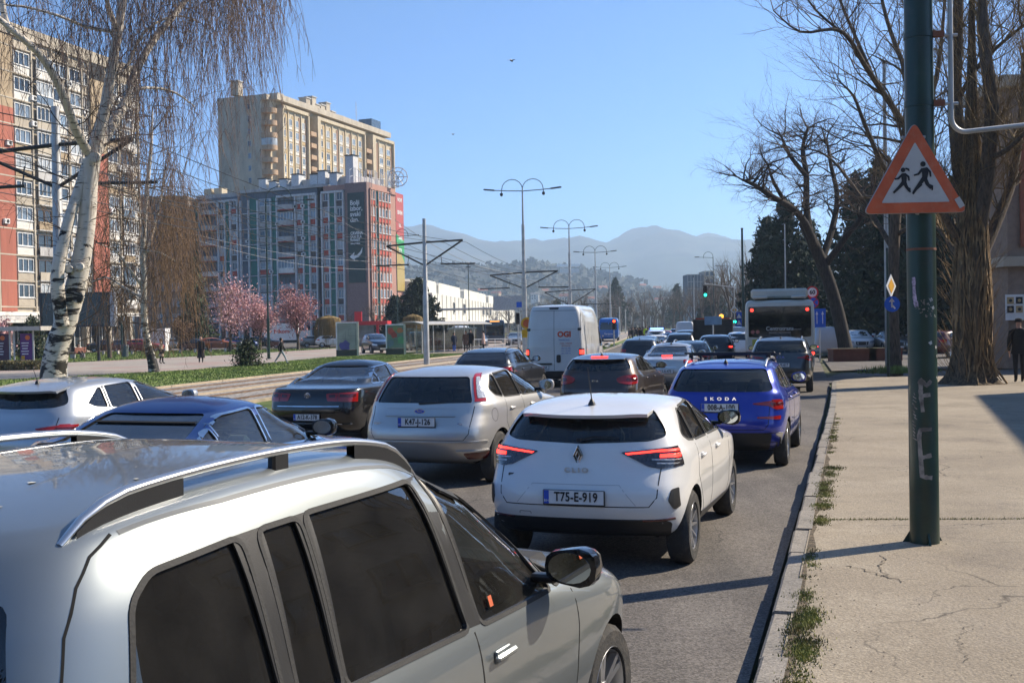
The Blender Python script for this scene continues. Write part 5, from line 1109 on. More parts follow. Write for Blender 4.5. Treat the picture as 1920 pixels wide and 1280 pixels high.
# ---- town on the far slopes
tw = [wmat('house_wall_white', (.6, .56, .5)), wmat('house_wall_cream', (.5, .42, .3)), wmat('house_wall_ochre', (.5, .35, .2))]; trf = wmat('tile_roof', (.32, .10, .05)); trg = wmat('grey_roof', (.2, .19, .18))
rt = random.Random(5)
def house(px, py, Y, w, h, big=False, label=''):
    Y = min(2050, max(1300, Y*1.75)); p = at(px, py, Y); zb = p.z; o = thing('apartment_block' if big else 'house', label, 'building' if big else 'house', (p.x, Y, zb-h), rt.uniform(-.5, .5), 'buildings on the far slope'); wmm = rt.choice(tw)
    q = MB(); q.span((-w/2, -w*.35, -14), (w/2, w*.35, h), wmm); q.build('wall', o); q = MB()
    if big: q.span((-w/2-.3, -w*.35-.3, h+.01), (w/2+.3, w*.35+.3, h+.7), trg)
    else: q.add([(-w/2-.5, -w*.4, h), (w/2+.5, -w*.4, h), (w/2+.5, w*.4, h), (-w/2-.5, w*.4, h), (-w/2-.3, 0, h+w*.28), (w/2+.3, 0, h+w*.28)], [(0, 1, 5, 4), (2, 3, 4, 5), (1, 2, 5), (3, 0, 4), (3, 2, 1, 0)], rt.choice([trf, trf, trg]))
    q.build('roof', o)
    for f in range(max(1, int(h/3.2))):
        for k in range(max(2, int(w/3.5))): place('window', wm(1.6, 1.5, 1, rt.choice([0, 3]), dkframe), o, -w/2+1+k*3.4, -w*.35-.06, 1+f*3.1)
spots = [(985, 540, 900), (1003, 552, 800), (1022, 545, 880), (1040, 538, 950), (1056, 533, 1000), (1070, 545, 860), (1090, 532, 1050), (1115, 533, 980), (1130, 540, 900), (860, 500, 1300), (835, 503, 1250), (815, 497, 1350), (790, 505, 1200), (905, 545, 800), (930, 550, 760), (945, 557, 700), (1145, 535, 1000), (1160, 560, 700), (1250, 556, 760), (1265, 553, 800), (1235, 562, 720), (1180, 575, 600), (1205, 535, 1000), (1232, 540, 1100), (1180, 540, 1100), (1110, 560, 640), (1060, 556, 700)]
adj = ['white house with dark windows', 'cream house under a pitched roof', 'small house half hidden by trees', 'pale block of flats on the slope']
for i, (a, b, c) in enumerate(spots):
    side = 'left of the tall double street lamps' if a < 985 else ('between the first three double street lamps' if a < 1120 else 'on the slope right of the double lamps')
    house(a, b, c, rt.uniform(8, 13), rt.uniform(4, 7) if i % 3 else rt.uniform(7, 9), i % 3 == 0, 'distant %s %s' % ('block of flats' if i % 3 == 0 else 'house', side))
n_ = {}
for o in list(C.objects):
    if o.get('group') == 'buildings on the far slope':
        w_ = [c for c in o.children if c.name.startswith('wall')][0].data.materials[0].name.split('_')[-1]; f_ = [c for c in o.children if c.name.startswith('roof')][0].data.materials[0].name.split('_')[0]
        o['label'] = o['label'].replace('distant', w_)+(' with a red tiled roof' if f_ == 'tile' else ' with a grey roof')
q = MB(); p = at(1065, 498, 1500); q.box((p.x, 1500, p.z), (30, 8, 3), M['white']); q.box((p.x+2, 1500, p.z-7), (26, 10, 6), conc_g); q.build('stadium_roof', None, label='long white flat roof on the hill above the town, behind the first double lamp', cat='building')

for k in range(16): ac_unit(r2, U2(rb.choice([432, 470, 513, 526, 560, 574, 586, 626, 639])), 3.6+rb.randint(0, 7)*fl2+.6)
for k in range(10): ac_unit(r1, U(rb.choice([68, 135, 160, 205, 229])), z0+rb.randint(0, 9)*fl+.5)
# ================================================================== trees and plants
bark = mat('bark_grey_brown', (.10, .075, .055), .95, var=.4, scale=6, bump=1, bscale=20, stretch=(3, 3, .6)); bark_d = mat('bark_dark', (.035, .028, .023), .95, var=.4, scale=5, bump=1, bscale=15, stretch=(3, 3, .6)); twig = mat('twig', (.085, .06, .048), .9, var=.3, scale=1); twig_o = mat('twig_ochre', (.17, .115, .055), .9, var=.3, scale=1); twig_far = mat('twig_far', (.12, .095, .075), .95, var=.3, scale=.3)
ivyb = mat('ivy_bound_bark', (.105, .075, .045), .95, var=.55, scale=9, bump=1, bscale=14, stretch=(2.5, 2.5, .45), dirt=(.05, .04, .025), dscale=5, damt=.8)
def birch_mat():
    m, t, b, N, L = nodes_of('birch_bark'); b.inputs['Roughness'].default_value = .7
    tc = N('ShaderNodeTexCoord'); mp = N('ShaderNodeMapping'); L(tc.outputs['Object'], mp.inputs[0]); mp.inputs['Scale'].default_value = (1, 1, 3.2)
    n = N('ShaderNodeTexNoise'); n.inputs['Scale'].default_value = 1.9; n.inputs['Detail'].default_value = 7; n.inputs['Roughness'].default_value = .62; n.inputs['Distortion'].default_value = .6; L(mp.outputs[0], n.inputs[0])
    sep = N('ShaderNodeSeparateXYZ'); L(tc.outputs['Object'], sep.inputs[0])
    mr = N('ShaderNodeMapRange'); mr.inputs[1].default_value = 0; mr.inputs[2].default_value = 6; mr.inputs[3].default_value = .40; mr.inputs[4].default_value = .64; mr.inputs[2].default_value = 5; L(sep.outputs[2], mr.inputs[0])
    gt = N('ShaderNodeMath'); gt.operation = 'SUBTRACT'; L(n.outputs[0], gt.inputs[0]); L(mr.outputs[0], gt.inputs[1]); rp_ = N('ShaderNodeMapRange'); rp_.inputs[1].default_value = .0; rp_.inputs[2].default_value = .035; L(gt.outputs[0], rp_.inputs[0])
    m2 = N('ShaderNodeMapping'); L(tc.outputs['Object'], m2.inputs[0]); m2.inputs['Scale'].default_value = (1.5, 1.5, 22); n2 = N('ShaderNodeTexNoise'); n2.inputs['Scale'].default_value = 2.5; n2.inputs['Detail'].default_value = 3; L(m2.outputs[0], n2.inputs[0]); r2_ = N('ShaderNodeMapRange'); r2_.inputs[1].default_value = .62; r2_.inputs[2].default_value = .66; L(n2.outputs[0], r2_.inputs[0])
    mx = N('ShaderNodeMath'); mx.operation = 'MAXIMUM'; L(rp_.outputs[0], mx.inputs[0]); L(r2_.outputs[0], mx.inputs[1])
    nb_ = N('ShaderNodeTexNoise'); nb_.inputs['Scale'].default_value = 5; L(tc.outputs['Object'], nb_.inputs[0]); w = N('ShaderNodeMix'); w.data_type = 'RGBA'; L(nb_.outputs[0], w.inputs[0]); w.inputs[6].default_value = (.70, .65, .57, 1); w.inputs[7].default_value = (.52, .46, .39, 1)
    c = N('ShaderNodeMix'); c.data_type = 'RGBA'; L(mx.outputs[0], c.inputs[0]); L(w.outputs[2], c.inputs[6]); c.inputs[7].default_value = (.025, .021, .018, 1); L(c.outputs[2], b.inputs['Base Color'])
    bp = N('ShaderNodeBump'); bp.inputs['Strength'].default_value = .7; bp.inputs['Distance'].default_value = .03; bp.invert = True; L(mx.outputs[0], bp.inputs['Height']); L(bp.outputs[0], b.inputs['Normal']); return m
birch = birch_mat()
class TB:
    """many thin tubes collected fast"""
    def __init__(s): s.V = []; s.F = []; s.n = 0
    def tube(s, P, r0, r1, n=3):
        P = np.asarray(P, float); k = len(P)
        if k < 2: return
        D = np.gradient(P, axis=0); D /= np.linalg.norm(D, axis=1)[:, None]+1e-9
        ref = np.array([0, 0, 1.]) if abs(D[0, 2]) < .8 else np.array([1., 0, 0]); A = np.cross(D, ref); A /= np.linalg.norm(A, axis=1)[:, None]+1e-9; B = np.cross(D, A)
        r = (np.linspace(r0, r1, k) if np.isscalar(r0) else np.asarray(r0))[:, None, None]; a = np.arange(n)*2*np.pi/n
        V = P[:, None, :]+r*(A[:, None, :]*np.cos(a)[None, :, None]+B[:, None, :]*np.sin(a)[None, :, None]); s.V.append(V.reshape(-1, 3))
        i = np.arange(k-1)[:, None]*n; j = np.arange(n)[None, :]; j2 = (j+1) % n
        s.F.append((np.stack([i+j, i+j2, i+n+j2, i+n+j], -1).reshape(-1, 4))+s.n); s.n += k*n
    def build(s, name, m, parent=None, kind=None, smooth=True):
        if not s.V: return None
        return tag(link(bpy.data.objects.new(name, np_mesh(name, np.vstack(s.V), np.vstack(s.F), m, smooth=smooth)), parent), kind=kind)
def wander(r, p, d, L_, n, jit, grav=0, up=0):
    P = [np.array(p, float)]; d = np.array(d, float); d /= np.linalg.norm(d); st = L_/n
    for i in range(n):
        d = d+r.randn(3)*jit; d[2] += up-grav*(i+1)/n; d /= np.linalg.norm(d); P.append(P[-1]+d*st)
    return np.array(P)
def grow(r, big, small, p, d, L_, rad, lev, maxlev, spec):
    """spec per level: (children, length ratio, angle, jitter, gravity, up)"""
    nch, lr, ang, jit, grav, up = spec[min(lev, len(spec)-1)]; n = max(3, int(5-lev*.5)+2)
    P = wander(r, p, d, L_, n, jit, grav, up); tip = rad*(.45 if lev < maxlev else .25)
    (big if rad > .035 else small).tube(P, rad, tip, 7 if rad > .1 else (5 if rad > .035 else 3))
    if lev >= maxlev: return
    for c in range(nch):
        t = r.uniform(.25, 1.0) if c else 1.0; i = t*(len(P)-1); k = int(min(i, len(P)-2)); q = P[k]+(P[k+1]-P[k])*(i-k); D = P[k+1]-P[k]; D /= np.linalg.norm(D)
        ax = np.cross(D, r.randn(3)); ax /= np.linalg.norm(ax)+1e-9; a = ang*r.uniform(.6, 1.35)*(.5 if c == 0 else 1); nd = D*math.cos(a)+np.cross(ax, D)*math.sin(a)
        grow(r, big, small, q, nd, L_*lr*r.uniform(.7, 1.15), max(.004, (rad*(1-t)+tip*t)*(.85 if c == 0 else .6)), lev+1, maxlev, spec)
def base_tree(name, label, loc, cat='tree', group=None): return thing(name, label, cat, loc, 0, group)
def pxpath(pts, Y): return [tuple(at(x, y, Y+(d[0] if d else 0))) for x, y, *d in pts]
# ---- weeping birch in the foreground
YB = 24.0
b0 = base_tree('birch_tree', 'big white-barked birch with a forked trunk and long weeping twigs at the left edge', (at(100, 690, YB).x, YB, 0)); O = Vector(b0.location)
def rel(P): return [Vector(p)-O for p in P]
big = MB(); sc_ = 1.0
limbs = [([(98, 790), (98, 720), (108, 650), (125, 600), (140, 545), (152, 490), (160, 440), (165, 390), (168, 340), (172, 300)], [.36, .33, .30, .27, .255, .235, .22, .215, .205, .22]),
         ([(118, 610, -.2), (110, 560, -.3), (108, 510, -.35), (118, 460, -.3), (130, 410, -.25), (150, 350, -.1), (165, 300)], [.16, .17, .165, .15, .14, .13, .12]),
         ([(172, 310), (182, 262), (196, 210), (206, 150), (216, 90), (226, 30), (236, -60), (244, -150), (250, -260)], [.2, .17, .145, .13, .12, .11, .10, .08, .04]),
         ([(172, 300), (200, 250, .5), (236, 190, 1.0), (252, 140, 1.4), (285, 80, 1.9), (325, 30, 2.4), (360, -15, 2.8), (400, -60, 3.2), (430, -130, 3.5)], [.16, .14, .12, .11, .10, .09, .08, .06, .03]),
         ([(168, 290), (145, 250, -.6), (128, 205, -1.1), (105, 150, -1.6), (72, 100, -2.1), (30, 62, -2.6), (-30, 10, -3), (-90, -60, -3.4)], [.13, .115, .105, .095, .085, .075, .055, .03]),
         ([(20, 62, -2.6), (8, 30, -2.7), (2, -20, -2.8), (-10, -90, -3)], [.07, .07, .06, .04]),
         ([(222, 60), (205, 20, -.4), (195, -30, -.7), (180, -120, -1)], [.07, .06, .05, .02]),
         ([(214, 60, 0), (160, 50, -.3), (110, 30, -.8), (40, 12, -1.2), (-30, 10, -1.5)], [.05, .04, .035, .03, .02]),
         ([(250, 168, 1.2), (290, 165, 1.8), (330, 175, 2.2), (365, 200, 2.6)], [.05, .04, .03, .015]),
         ([(205, 140, .2), (235, 130, .6), (270, 60, 1.0), (330, 30, 1.6), (380, 45, 2.0)], [.05, .045, .04, .03, .015])]
paths = []
for pts, rad in limbs:
    P = rel(pxpath(pts, YB)); A = np.array(crom([list(p)+[r_*.88] for p, r_ in zip(P, rad)], 3)); paths.append(A)
    big.tube([Vector(a[:3]) for a in A], [max(.008, a[3]*.95) for a in A], birch, 12)
# dark knots and a sawn branch collar
for px, py, s_ in ((146, 557, .12), (128, 505, .1), (178, 295, .11), (150, 500, .08)):
    c = Vector(at(px, py, YB-.26))-O; big.lathe([(s_*.3, -.03), (s_, -.02), (s_*1.1, .04), (s_*.7, .09), (s_*.3, .05)], birch, 10, c=c, axis='Y')
big.build('trunk', b0, 60)
r = np.random.RandomState(4); tb = TB(); tw_ = TB()
for A in paths[2:]:
    P = A[:, :3]; n = len(P)
    for k in range(2, n):
        for c in range(2 if len(A) > 12 else 1):
            d = r.randn(3)*.9; d[2] = abs(d[2])*.4+.1; d[0] += .25; (c == 0 and k % 2 == 0) and grow(r, tb, tb, P[k], d, r.uniform(.7, 1.7), max(.008, A[k, 3]*.16), 1, 3, [(3, .6, .7, .18, .12, 0)]*4)
src = np.vstack([v.reshape(-1, 3)[::6] for v in tb.V])
# extra overhanging boughs above the picture that carry the hanging twigs
def pxx(p): d = Vector(p)+O; return 960+2100*d.x/d.y
for k in range(1200):
    if r.rand() < .25: p = src[r.randint(len(src))]+r.randn(3)*.15
    else:
        px = 120+420*r.beta(1.5, 1.1) if r.rand() < .85 else r.uniform(-10, 180); py = r.uniform(-190, 40)+(px > 330)*r.uniform(-70, 10)+(px < 260)*r.uniform(0, 90); p = np.array(Vector(at(px, py, YB+r.uniform(-2.0, 3.2)))-O)
    px = pxx(p); ln = r.uniform(.6, 2.2)
    if px > 250 and px < 500 and r.rand() < .6: ln = r.uniform(2.0, 4.6)
    if px > 400: ln = r.uniform(1.0, 3.6)*(1.0 if px < 510 else .5)
    if px < 150: ln *= .7
    d = np.array([r.randn()*.22, r.randn()*.22, -.5]); n = 7; Q = wander(r, p, d, ln, n, .045, .6); tw_.tube(Q, .0065, .0035, 3)
    for j in range(int(ln*2.6)):
        i = r.randint(1, n); e = np.array([r.randn()*.3, r.randn()*.3, -.6]); Q2 = wander(r, Q[i], e, r.uniform(.15, .6), 3, .12, .6); tw_.tube(Q2, .0042, .003, 3)
tb.build('bough', twig, b0, 'stuff'); tw_.build('hanging_twigs', mat('birch_twig', (.15, .108, .09), .9, var=.3), b0, 'stuff')
# thin dark side twigs low on the left trunk
tb = TB()
for k in range(14):
    p = Vector(at(r.uniform(95, 150), r.uniform(330, 640), YB-.1))-O; grow(r, tb, tb, p, (r.choice([-1, 1])*.9, .2, .35), r.uniform(.6, 1.5), .014, 1, 3, [(3, .65, .6, .12, .0, .02)]*4)
tb.build('side_twigs', twig, b0, 'stuff')
# ---- second birch on the lawn with its brown weeping curtain
Y2 = 58.0
b1 = base_tree('birch_tree', 'slim white birch on the lawn beside the promenade with russet hanging twigs', (at(290, 690, Y2).x, Y2, 0)); O = Vector(b1.location); big = MB(); paths = []
for pts, rad in [([(290, 706), (286, 680), (276, 640), (270, 590), (270, 530), (268, 470), (272, 400), (278, 330), (284, 270), (286, 200)], [.34, .26, .2, .17, .16, .15, .13, .11, .08, .03]), ([(270, 480), (285, 440, .5), (300, 380, 1), (310, 320, 1.3)], [.1, .09, .07, .03]), ([(268, 540), (240, 500, -.5), (215, 470, -1), (180, 455, -1.5)], [.07, .06, .04, .02]), ([(270, 560), (235, 540, .6), (200, 520, 1.1), (170, 530, 1.4)], [.08, .06, .04, .02]), ([(272, 470), (300, 474, -.8), (330, 490, -1.2)], [.07, .05, .02])]:
    P = rel(pxpath(pts, Y2)); A = np.array(crom([list(p)+[r_] for p, r_ in zip(P, rad)], 3)); paths.append(A); big.tube([Vector(a[:3]) for a in A], [max(.01, a[3]) for a in A], birch, 8)
big.build('trunk', b1, 60); tb = TB(); tw_ = TB()
for A in paths:
    for k in range(6, len(A)):
        for c in range(2): d = r.randn(3); d[2] = abs(d[2])*.5; grow(r, tb, tb, A[k, :3], d, r.uniform(1.5, 3.5), .03, 1, 3, [(3, .6, .7, .15, .1, 0)]*4)
src = np.vstack([v.reshape(-1, 3)[::5] for v in tb.V])
for k in range(700):
    p = src[r.randint(len(src))]; Q = wander(r, p, (r.randn()*.3, r.randn()*.3, -.4), r.uniform(1, 4), 6, .06, .5); tw_.tube(Q, .014, .009, 3)
for k in range(520):
    px = r.normal(325, 22); p = np.array(Vector(at(px, r.uniform(300, 480)+abs(px-330)*1.2, Y2+r.uniform(-3, 6)))-O); Q = wander(r, p, (r.randn()*.25, r.randn()*.25, -.4), r.uniform(2, 5.5), 6, .05, .5); tw_.tube(Q, .011, .008, 3)
for v in tw_.V: v[:, 2] = np.maximum(v[:, 2], .8)
tb.build('bough', twig, b1, 'stuff'); tw_.build('hanging_twigs', mat('russet_twig', (.16, .095, .05), .9, var=.4, scale=.5), b1, 'stuff')
# ---- generic bare trees
def bare(name, label, px, Y, H, seed, r0=.3, lean=(0, 0, 1), spec=None, lev=4, twm=twig, bm=bark, first=.35, nb=5, group=None, z=0, base_py=None, prune=None):
    p = at(px, 620, Y); o = base_tree(name, label, (p.x, Y, z), group=group); rr_ = np.random.RandomState(seed); bg = TB(); sm = TB()
    P = wander(rr_, (0, 0, -.1), lean, H*first, 6, .05, 0, .02); bg.tube(P, np.linspace(r0*1.25, r0*.85, 7), None, 10); spec = spec or [(5, .62, .55, .12, 0, .03), (4, .62, .6, .13, 0, .03), (4, .6, .65, .15, 0, .02), (4, .6, .7, .16, 0, .02)]
    for c in range(nb):
        a = c*2*math.pi/nb+rr_.rand(); tilt = rr_.uniform(.25, .75) if c else .05; d = np.array([math.cos(a)*math.sin(tilt), math.sin(a)*math.sin(tilt), math.cos(tilt)]); grow(rr_, bg, sm, P[-1] if c < nb-2 else P[4], d+np.array(lean)*.3, H*(1-first)*rr_.uniform(.42, .6), r0*.55, 0, lev, spec)
    if prune: prune(sm)
    bg.build('trunk', bm, o); sm.build('twigs', twm, o, 'stuff'); return o
# pollarded dark tree leaning left over the road
YC = 66.0; c0 = base_tree('chestnut_tree', 'dark leaning pollarded tree with clustered bare twigs beside the bus', (at(1586, 664, YC).x, YC, 0)); O = Vector(c0.location); bg = MB(); paths = []
for pts, rad in [([(1588, 672), (1582, 640), (1572, 590), (1558, 540), (1540, 490), (1522, 450), (1505, 415)], [.68, .56, .50, .48, .46, .42, .38]),
                 ([(1530, 470), (1510, 420, -1), (1485, 390, -2), (1450, 370, -3), (1420, 350, -3.5), (1395, 338, -4)], [.3, .28, .24, .2, .15, .1]),
                 ([(1520, 450), (1512, 390, 1), (1512, 330, 1.5), (1505, 280, 2), (1515, 240, 2)], [.32, .26, .22, .17, .1]),
                 ([(1540, 490), (1560, 430, 1), (1570, 370, 2), (1558, 310, 2.5), (1550, 262, 3)], [.3, .25, .2, .15, .08]),
                 ([(1545, 500), (1590, 440, -1), (1620, 400, -2), (1640, 350, -2)], [.28, .22, .16, .08]), ([(1512, 330, 1.5), (1480, 290, 1), (1465, 255, 1)], [.2, .15, .08]), ([(1475, 385, -2.4), (1450, 340, -2), (1440, 310, -2)], [.16, .12, .07])]:
    P = rel(pxpath(pts, YC)); A = np.array(crom([list(p)+[r_*.78] for p, r_ in zip(P, rad)], 3)); paths.append(A); bg.tube([Vector(a[:3]) for a in A], [a[3] for a in A], bark_d, 10)
bg.build('trunk', c0, 60); r = np.random.RandomState(9); tb = TB(); b2_ = TB()
for A in paths[1:]:
    for k in range(4, len(A)):
        for c in range(3): d = r.randn(3); d[2] = abs(d[2])*.6; grow(r, b2_, tb, A[k, :3], d, r.uniform(.9, 1.9), .055, 1, 4, [(4, .62, .75, .18, 0, .02)]*5)
b2_.build('boughs', bark_d, c0, 'stuff'); tb.build('twigs', twig, c0, 'stuff')
# tall tree whose crown fills the top right, between the pole and the road
YD = 42.0; d0 = base_tree('tall_bare_tree', 'tall slender bare tree behind the green pole, its open crown filling the upper right sky', (at(1676, 700, YD).x, YD, 0)); O = Vector(d0.location); bg = MB(); paths = []
for pts, rad in [([(1680, 712), (1676, 640), (1674, 560), (1676, 480), (1680, 400), (1690, 320), (1700, 240), (1706, 150), (1712, 60), (1720, -60), (1722, -200)], [.28, .23, .22, .21, .2, .19, .17, .15, .13, .1, .04]),
                 ([(1700, 240), (1660, 180, -1), (1620, 120, -2), (1590, 70, -3), (1560, 55, -3.5), (1500, 60, -4), (1450, 20, -4.5)], [.12, .11, .09, .075, .06, .04, .02]),
                 ([(1676, 470), (1640, 410, 1), (1600, 350, 2), (1560, 300, 3), (1520, 280, 3.5), (1480, 285, 4)], [.11, .09, .07, .05, .035, .015]),
                 ([(1685, 360), (1650, 300, -1), (1620, 230, -1.5), (1600, 180, -2), (1570, 150, -2.5)], [.11, .09, .07, .05, .02]),
                 ([(1706, 150), (1670, 60, 1), (1650, -20, 1.5), (1640, -120, 2)], [.1, .08, .06, .03]),
                 ([(1700, 260), (1740, 200, 1), (1760, 120, 1.5), (1770, 20, 2), (1775, -100, 2)], [.1, .09, .08, .06, .03]),
                 ([(1640, 150, -1.4), (1600, 60, -1), (1575, 0, -1), (1550, -80, -1)], [.07, .06, .05, .03]), ([(1590, 70, -3), (1530, 20, -3), (1490, -40, -3)], [.05, .04, .02]), ([(1680, 440), (1720, 420, -1), (1760, 410, -2), (1800, 430, -3)], [.09, .07, .05, .02])]:
    P = rel(pxpath(pts, YD)); A = np.array(crom([list(p)+[r_] for p, r_ in zip(P, rad)], 3)); paths.append(A); bg.tube([Vector(a[:3]) for a in A], [a[3] for a in A], bark, 9)
bg.build('trunk', d0, 60); r = np.random.RandomState(19); tb = TB(); b2_ = TB()
for j, A in enumerate(paths):
    for k in range(12 if j == 0 else 2, len(A)):
        for c in range(2): d = r.randn(3); d[2] = abs(d[2])*.7+.25; d[0] -= .2; grow(r, b2_, tb, A[k, :3], d, r.uniform(.9, 2.4), max(.02, A[k, 3]*.35), 1, 4, [(3, .66, .5, .12, 0, .03)]*5)
b2_.build('boughs', bark, d0, 'stuff'); tb.build('twigs', mat('twig_brown', (.12, .085, .06), .9, var=.3), d0, 'stuff')
# thick ivy-bound trunk at the right edge
YE = 33.5; e0 = base_tree('poplar_tree', 'very thick rough trunk bound with dead ivy stems at the right edge', (at(1822, 712, YE).x, YE, .1)); O = Vector(e0.location); r = np.random.RandomState(8)
TR = [1.0, .78, .64, .56, .50, .50, .52, .47, .40, .30, .2, .12, .06, .03]; vs = []; n = 40; zs = [0, .12, .3, .6, 1.1, 1.8, 2.6, 3.5, 4.6, 6.0, 7.5, 9.5, 12, 15]; q = MB()
for i, z in enumerate(zs):
    R0 = TR[i]
    for k in range(n): a = 2*math.pi*k/n; fl_ = 1+.10*math.sin(a*7+z*.3)+.06*math.sin(a*13-z*.8)+noise.noise(Vector((math.cos(a)*1.5, math.sin(a)*1.5, z*.8)))*.18; vs.append((R0*fl_*math.cos(a)+z*.012, R0*fl_*math.sin(a), z))
q.add(vs, [(i*n+k, i*n+(k+1) % n, (i+1)*n+(k+1) % n, (i+1)*n+k) for i in range(len(zs)-1) for k in range(n)], ivyb); q.build('trunk', e0, 60)
tb = TB()
for k in range(150):
    a = r.rand()*6.28; z = r.uniform(0, 6); P = []; L_ = r.uniform(1, 3.5)
    for j in range(8): zz = z+L_*j/7; a += r.randn()*.07; R0 = np.interp(zz, zs, TR)*1.10; P.append((R0*math.cos(a)+zz*.012, R0*math.sin(a), zz))
    tb.tube(P, r.uniform(.012, .04), .01, 4)
for k in range(420):
    a = r.rand()*6.28; z = r.uniform(.2, 6.5); R0 = np.interp(z, zs, TR); tb.tube(wander(r, (R0*math.cos(a), R0*math.sin(a), z), (math.cos(a)*.7, math.sin(a)*.7, 1.2), r.uniform(.4, 1.3), 4, .12), .009, .004, 3)
tb.build('ivy_stems', mat('dead_ivy', (.24, .16, .08), .9, var=.5, scale=3), e0, 'stuff')
tb = TB(); b2_ = TB()
for pts, rad in [([(1815, 420), (1800, 300, .5), (1790, 180, 1), (1795, 60, 1), (1800, -80, 1)], [.42, .36, .3, .25, .15]), ([(1830, 450), (1850, 330, -.5), (1860, 200, -1), (1845, 80, -1), (1840, -60, -1)], [.36, .32, .28, .24, .15]), ([(1840, 480), (1875, 400, .5), (1900, 330, 1), (1915, 220, 1.5), (1920, 100, 2)], [.26, .22, .18, .14, .1]),
                 ([(1800, 450), (1770, 400, -.5), (1752, 330, -1), (1740, 240, -1.5)], [.18, .14, .1, .05]), ([(1790, 200, 1), (1830, 130, .5), (1880, 80, 0), (1930, 40, 0)], [.12, .09, .07, .05]), ([(1850, 300, -.5), (1890, 280, -1.5), (1930, 240, -2)], [.12, .1, .06]), ([(1795, 480), (1770, 440, 1), (1750, 420, 2)], [.12, .08, .04])]:
    P = rel(pxpath(pts, YE)); A = np.array(crom([list(p)+[r_*.75] for p, r_ in zip(P, rad)], 3)); b2_.tube(A[:, :3], A[:, 3], None, 8)
    for k in range(2, len(A)):
        for c in range(3): d = r.randn(3)*.6; d[2] = abs(d[2])+.5; grow(r, b2_, tb, A[k, :3], d, r.uniform(.9, 2.2), .028, 1, 4, [(4, .68, .45, .12, 0, .04)]*5)
b2_.build('boughs', bark, e0, 'stuff'); tb.build('twigs', twig_o, e0, 'stuff')
# leafless shoots round the foot of the trunk
# ---- leafy masses
leafd = mat('conifer_needles', (.022, .036, .018), .9, var=.5, scale=.7); leafm = mat('evergreen_leaves', (.045, .065, .025), .85, var=.5, scale=.9); pink = mat('plum_blossom', (.62, .37, .36), .8, var=.35, scale=1.2); pinkd = mat('plum_leaves', (.44, .22, .21), .8, var=.4, scale=1.2); ochl = mat('willow_twigs', (.26, .18, .07), .9, var=.3)
def cards(P, s_, m, name, parent, seed=0, asp=.5, kind='stuff', droop=0):
    r = np.random.RandomState(seed); n = len(P); A = r.randn(n, 3); A /= np.linalg.norm(A, axis=1)[:, None]; A[:, 2] -= droop; B_ = np.cross(A, r.randn(n, 3)); B_ /= np.linalg.norm(B_, axis=1)[:, None]; ss = s_*(.5+r.rand(n))[:, None]
    V = np.stack([P-A*ss, P+B_*ss*asp, P+A*ss, P-B_*ss*asp], 1).reshape(-1, 3); F = np.arange(n*4).reshape(n, 4); o = link(bpy.data.objects.new(name, np_mesh(name, V, F, m)), parent); o['kind'] = kind; return o
def blossom(px, Y, H, seed, m=pink, label='', name='plum_tree', w=1.0, dens=5200, group='blossom trees in front of the blocks', pybase=0):
    r = np.random.RandomState(seed); o = bare(name, label, px, Y, H, seed, .14, spec=[(5, .66, .45, .1, 0, .05), (4, .66, .5, .12, 0, .05), (3, .6, .5, .14, 0, .03)], lev=2, first=.28, nb=6, group=group)
    tips = np.vstack([v.reshape(-1, 3) for c in o.children for v in [np.array([x.co for x in c.data.vertices])] if c.name.startswith(('twigs', 'trunk'))]); tips = tips[tips[:, 2] > H*.3]; P = tips[r.randint(len(tips), size=dens)]+r.randn(dens, 3)*H*.075
    cards(P, .10, m, 'blossom', o, seed); return o
blossom(430, 116, 7.6, 1, pink, 'pale pink blossoming plum tree, the largest, in front of the green panelled block'); blossom(487, 122, 6.2, 2, pink, 'small pink blossoming tree touching the largest one on its right')
blossom(558, 118, 6.4, 3, pinkd, 'darker rose blossoming tree above the parked cars left of the map panel'); blossom(5, 92, 3.2, 4, pink, 'pink blossoming tree cut by the left edge over the purple shelter', dens=2500); blossom(340, 122, 3.5, 5, mat('brown_hedge_leaf', (.16, .09, .05), .9), 'low brown leafless bush under the weeping curtain', name='bush', group='shrubs by the promenade')
def conifer(px, Y, H, W_, seed, label, m=leafd, dens=7000, group='dark conifers', cz=.12, name='conifer_tree', cs=.30):
    p = at(px, 620, Y); o = base_tree(name, label, (p.x, Y, 0), group=group); r = np.random.RandomState(seed); tb = TB(); tb.tube([(0, 0, 0), (0, 0, H*.95)], .25, .04, 7)
    nb = 90; P = []
    for k in range(nb):
        t = (k+.5)/nb; z = H*(cz+(1-cz)*t); a = k*2.4+r.rand(); L_ = W_*(1-t)**.75*r.uniform(.65, 1.15)+.2; d = np.array([math.cos(a), math.sin(a), -.12]); Q = np.array([(0, 0, z)+d*L_*u+np.array([0, 0, -.08*L_*u*u]) for u in np.linspace(0, 1, 5)]); tb.tube(Q, .05, .015, 3); n_ = int(dens/nb*(L_/W_+.3)); u = r.rand(n_)**.6
        P.append((0, 0, z)+d*L_*u[:, None]+r.randn(n_, 3)*np.array([.35, .35, .22])*(.5+u[:, None]*.3))
    tb.build('trunk', bark_d, o); cards(np.vstack(P), cs, m, 'foliage', o, seed, .35, droop=.3); return o
conifer(1440, 112, 12.5, 3.4, 1, 'dark conifer just left of the leaning pollarded tree, above the bus roof'); conifer(1475, 105, 13.5, 3.8, 2, 'tall dark conifer behind the left limbs of the pollarded tree'); conifer(1610, 95, 14.5, 4.4, 3, 'broad dark conifer between the pollarded tree and the green pole'); conifer(1655, 88, 15, 4.2, 4, 'dark conifer partly hidden by the green pole'); conifer(1520, 118, 12.5, 3.8, 9, 'dark conifer behind the pollarded trunk')
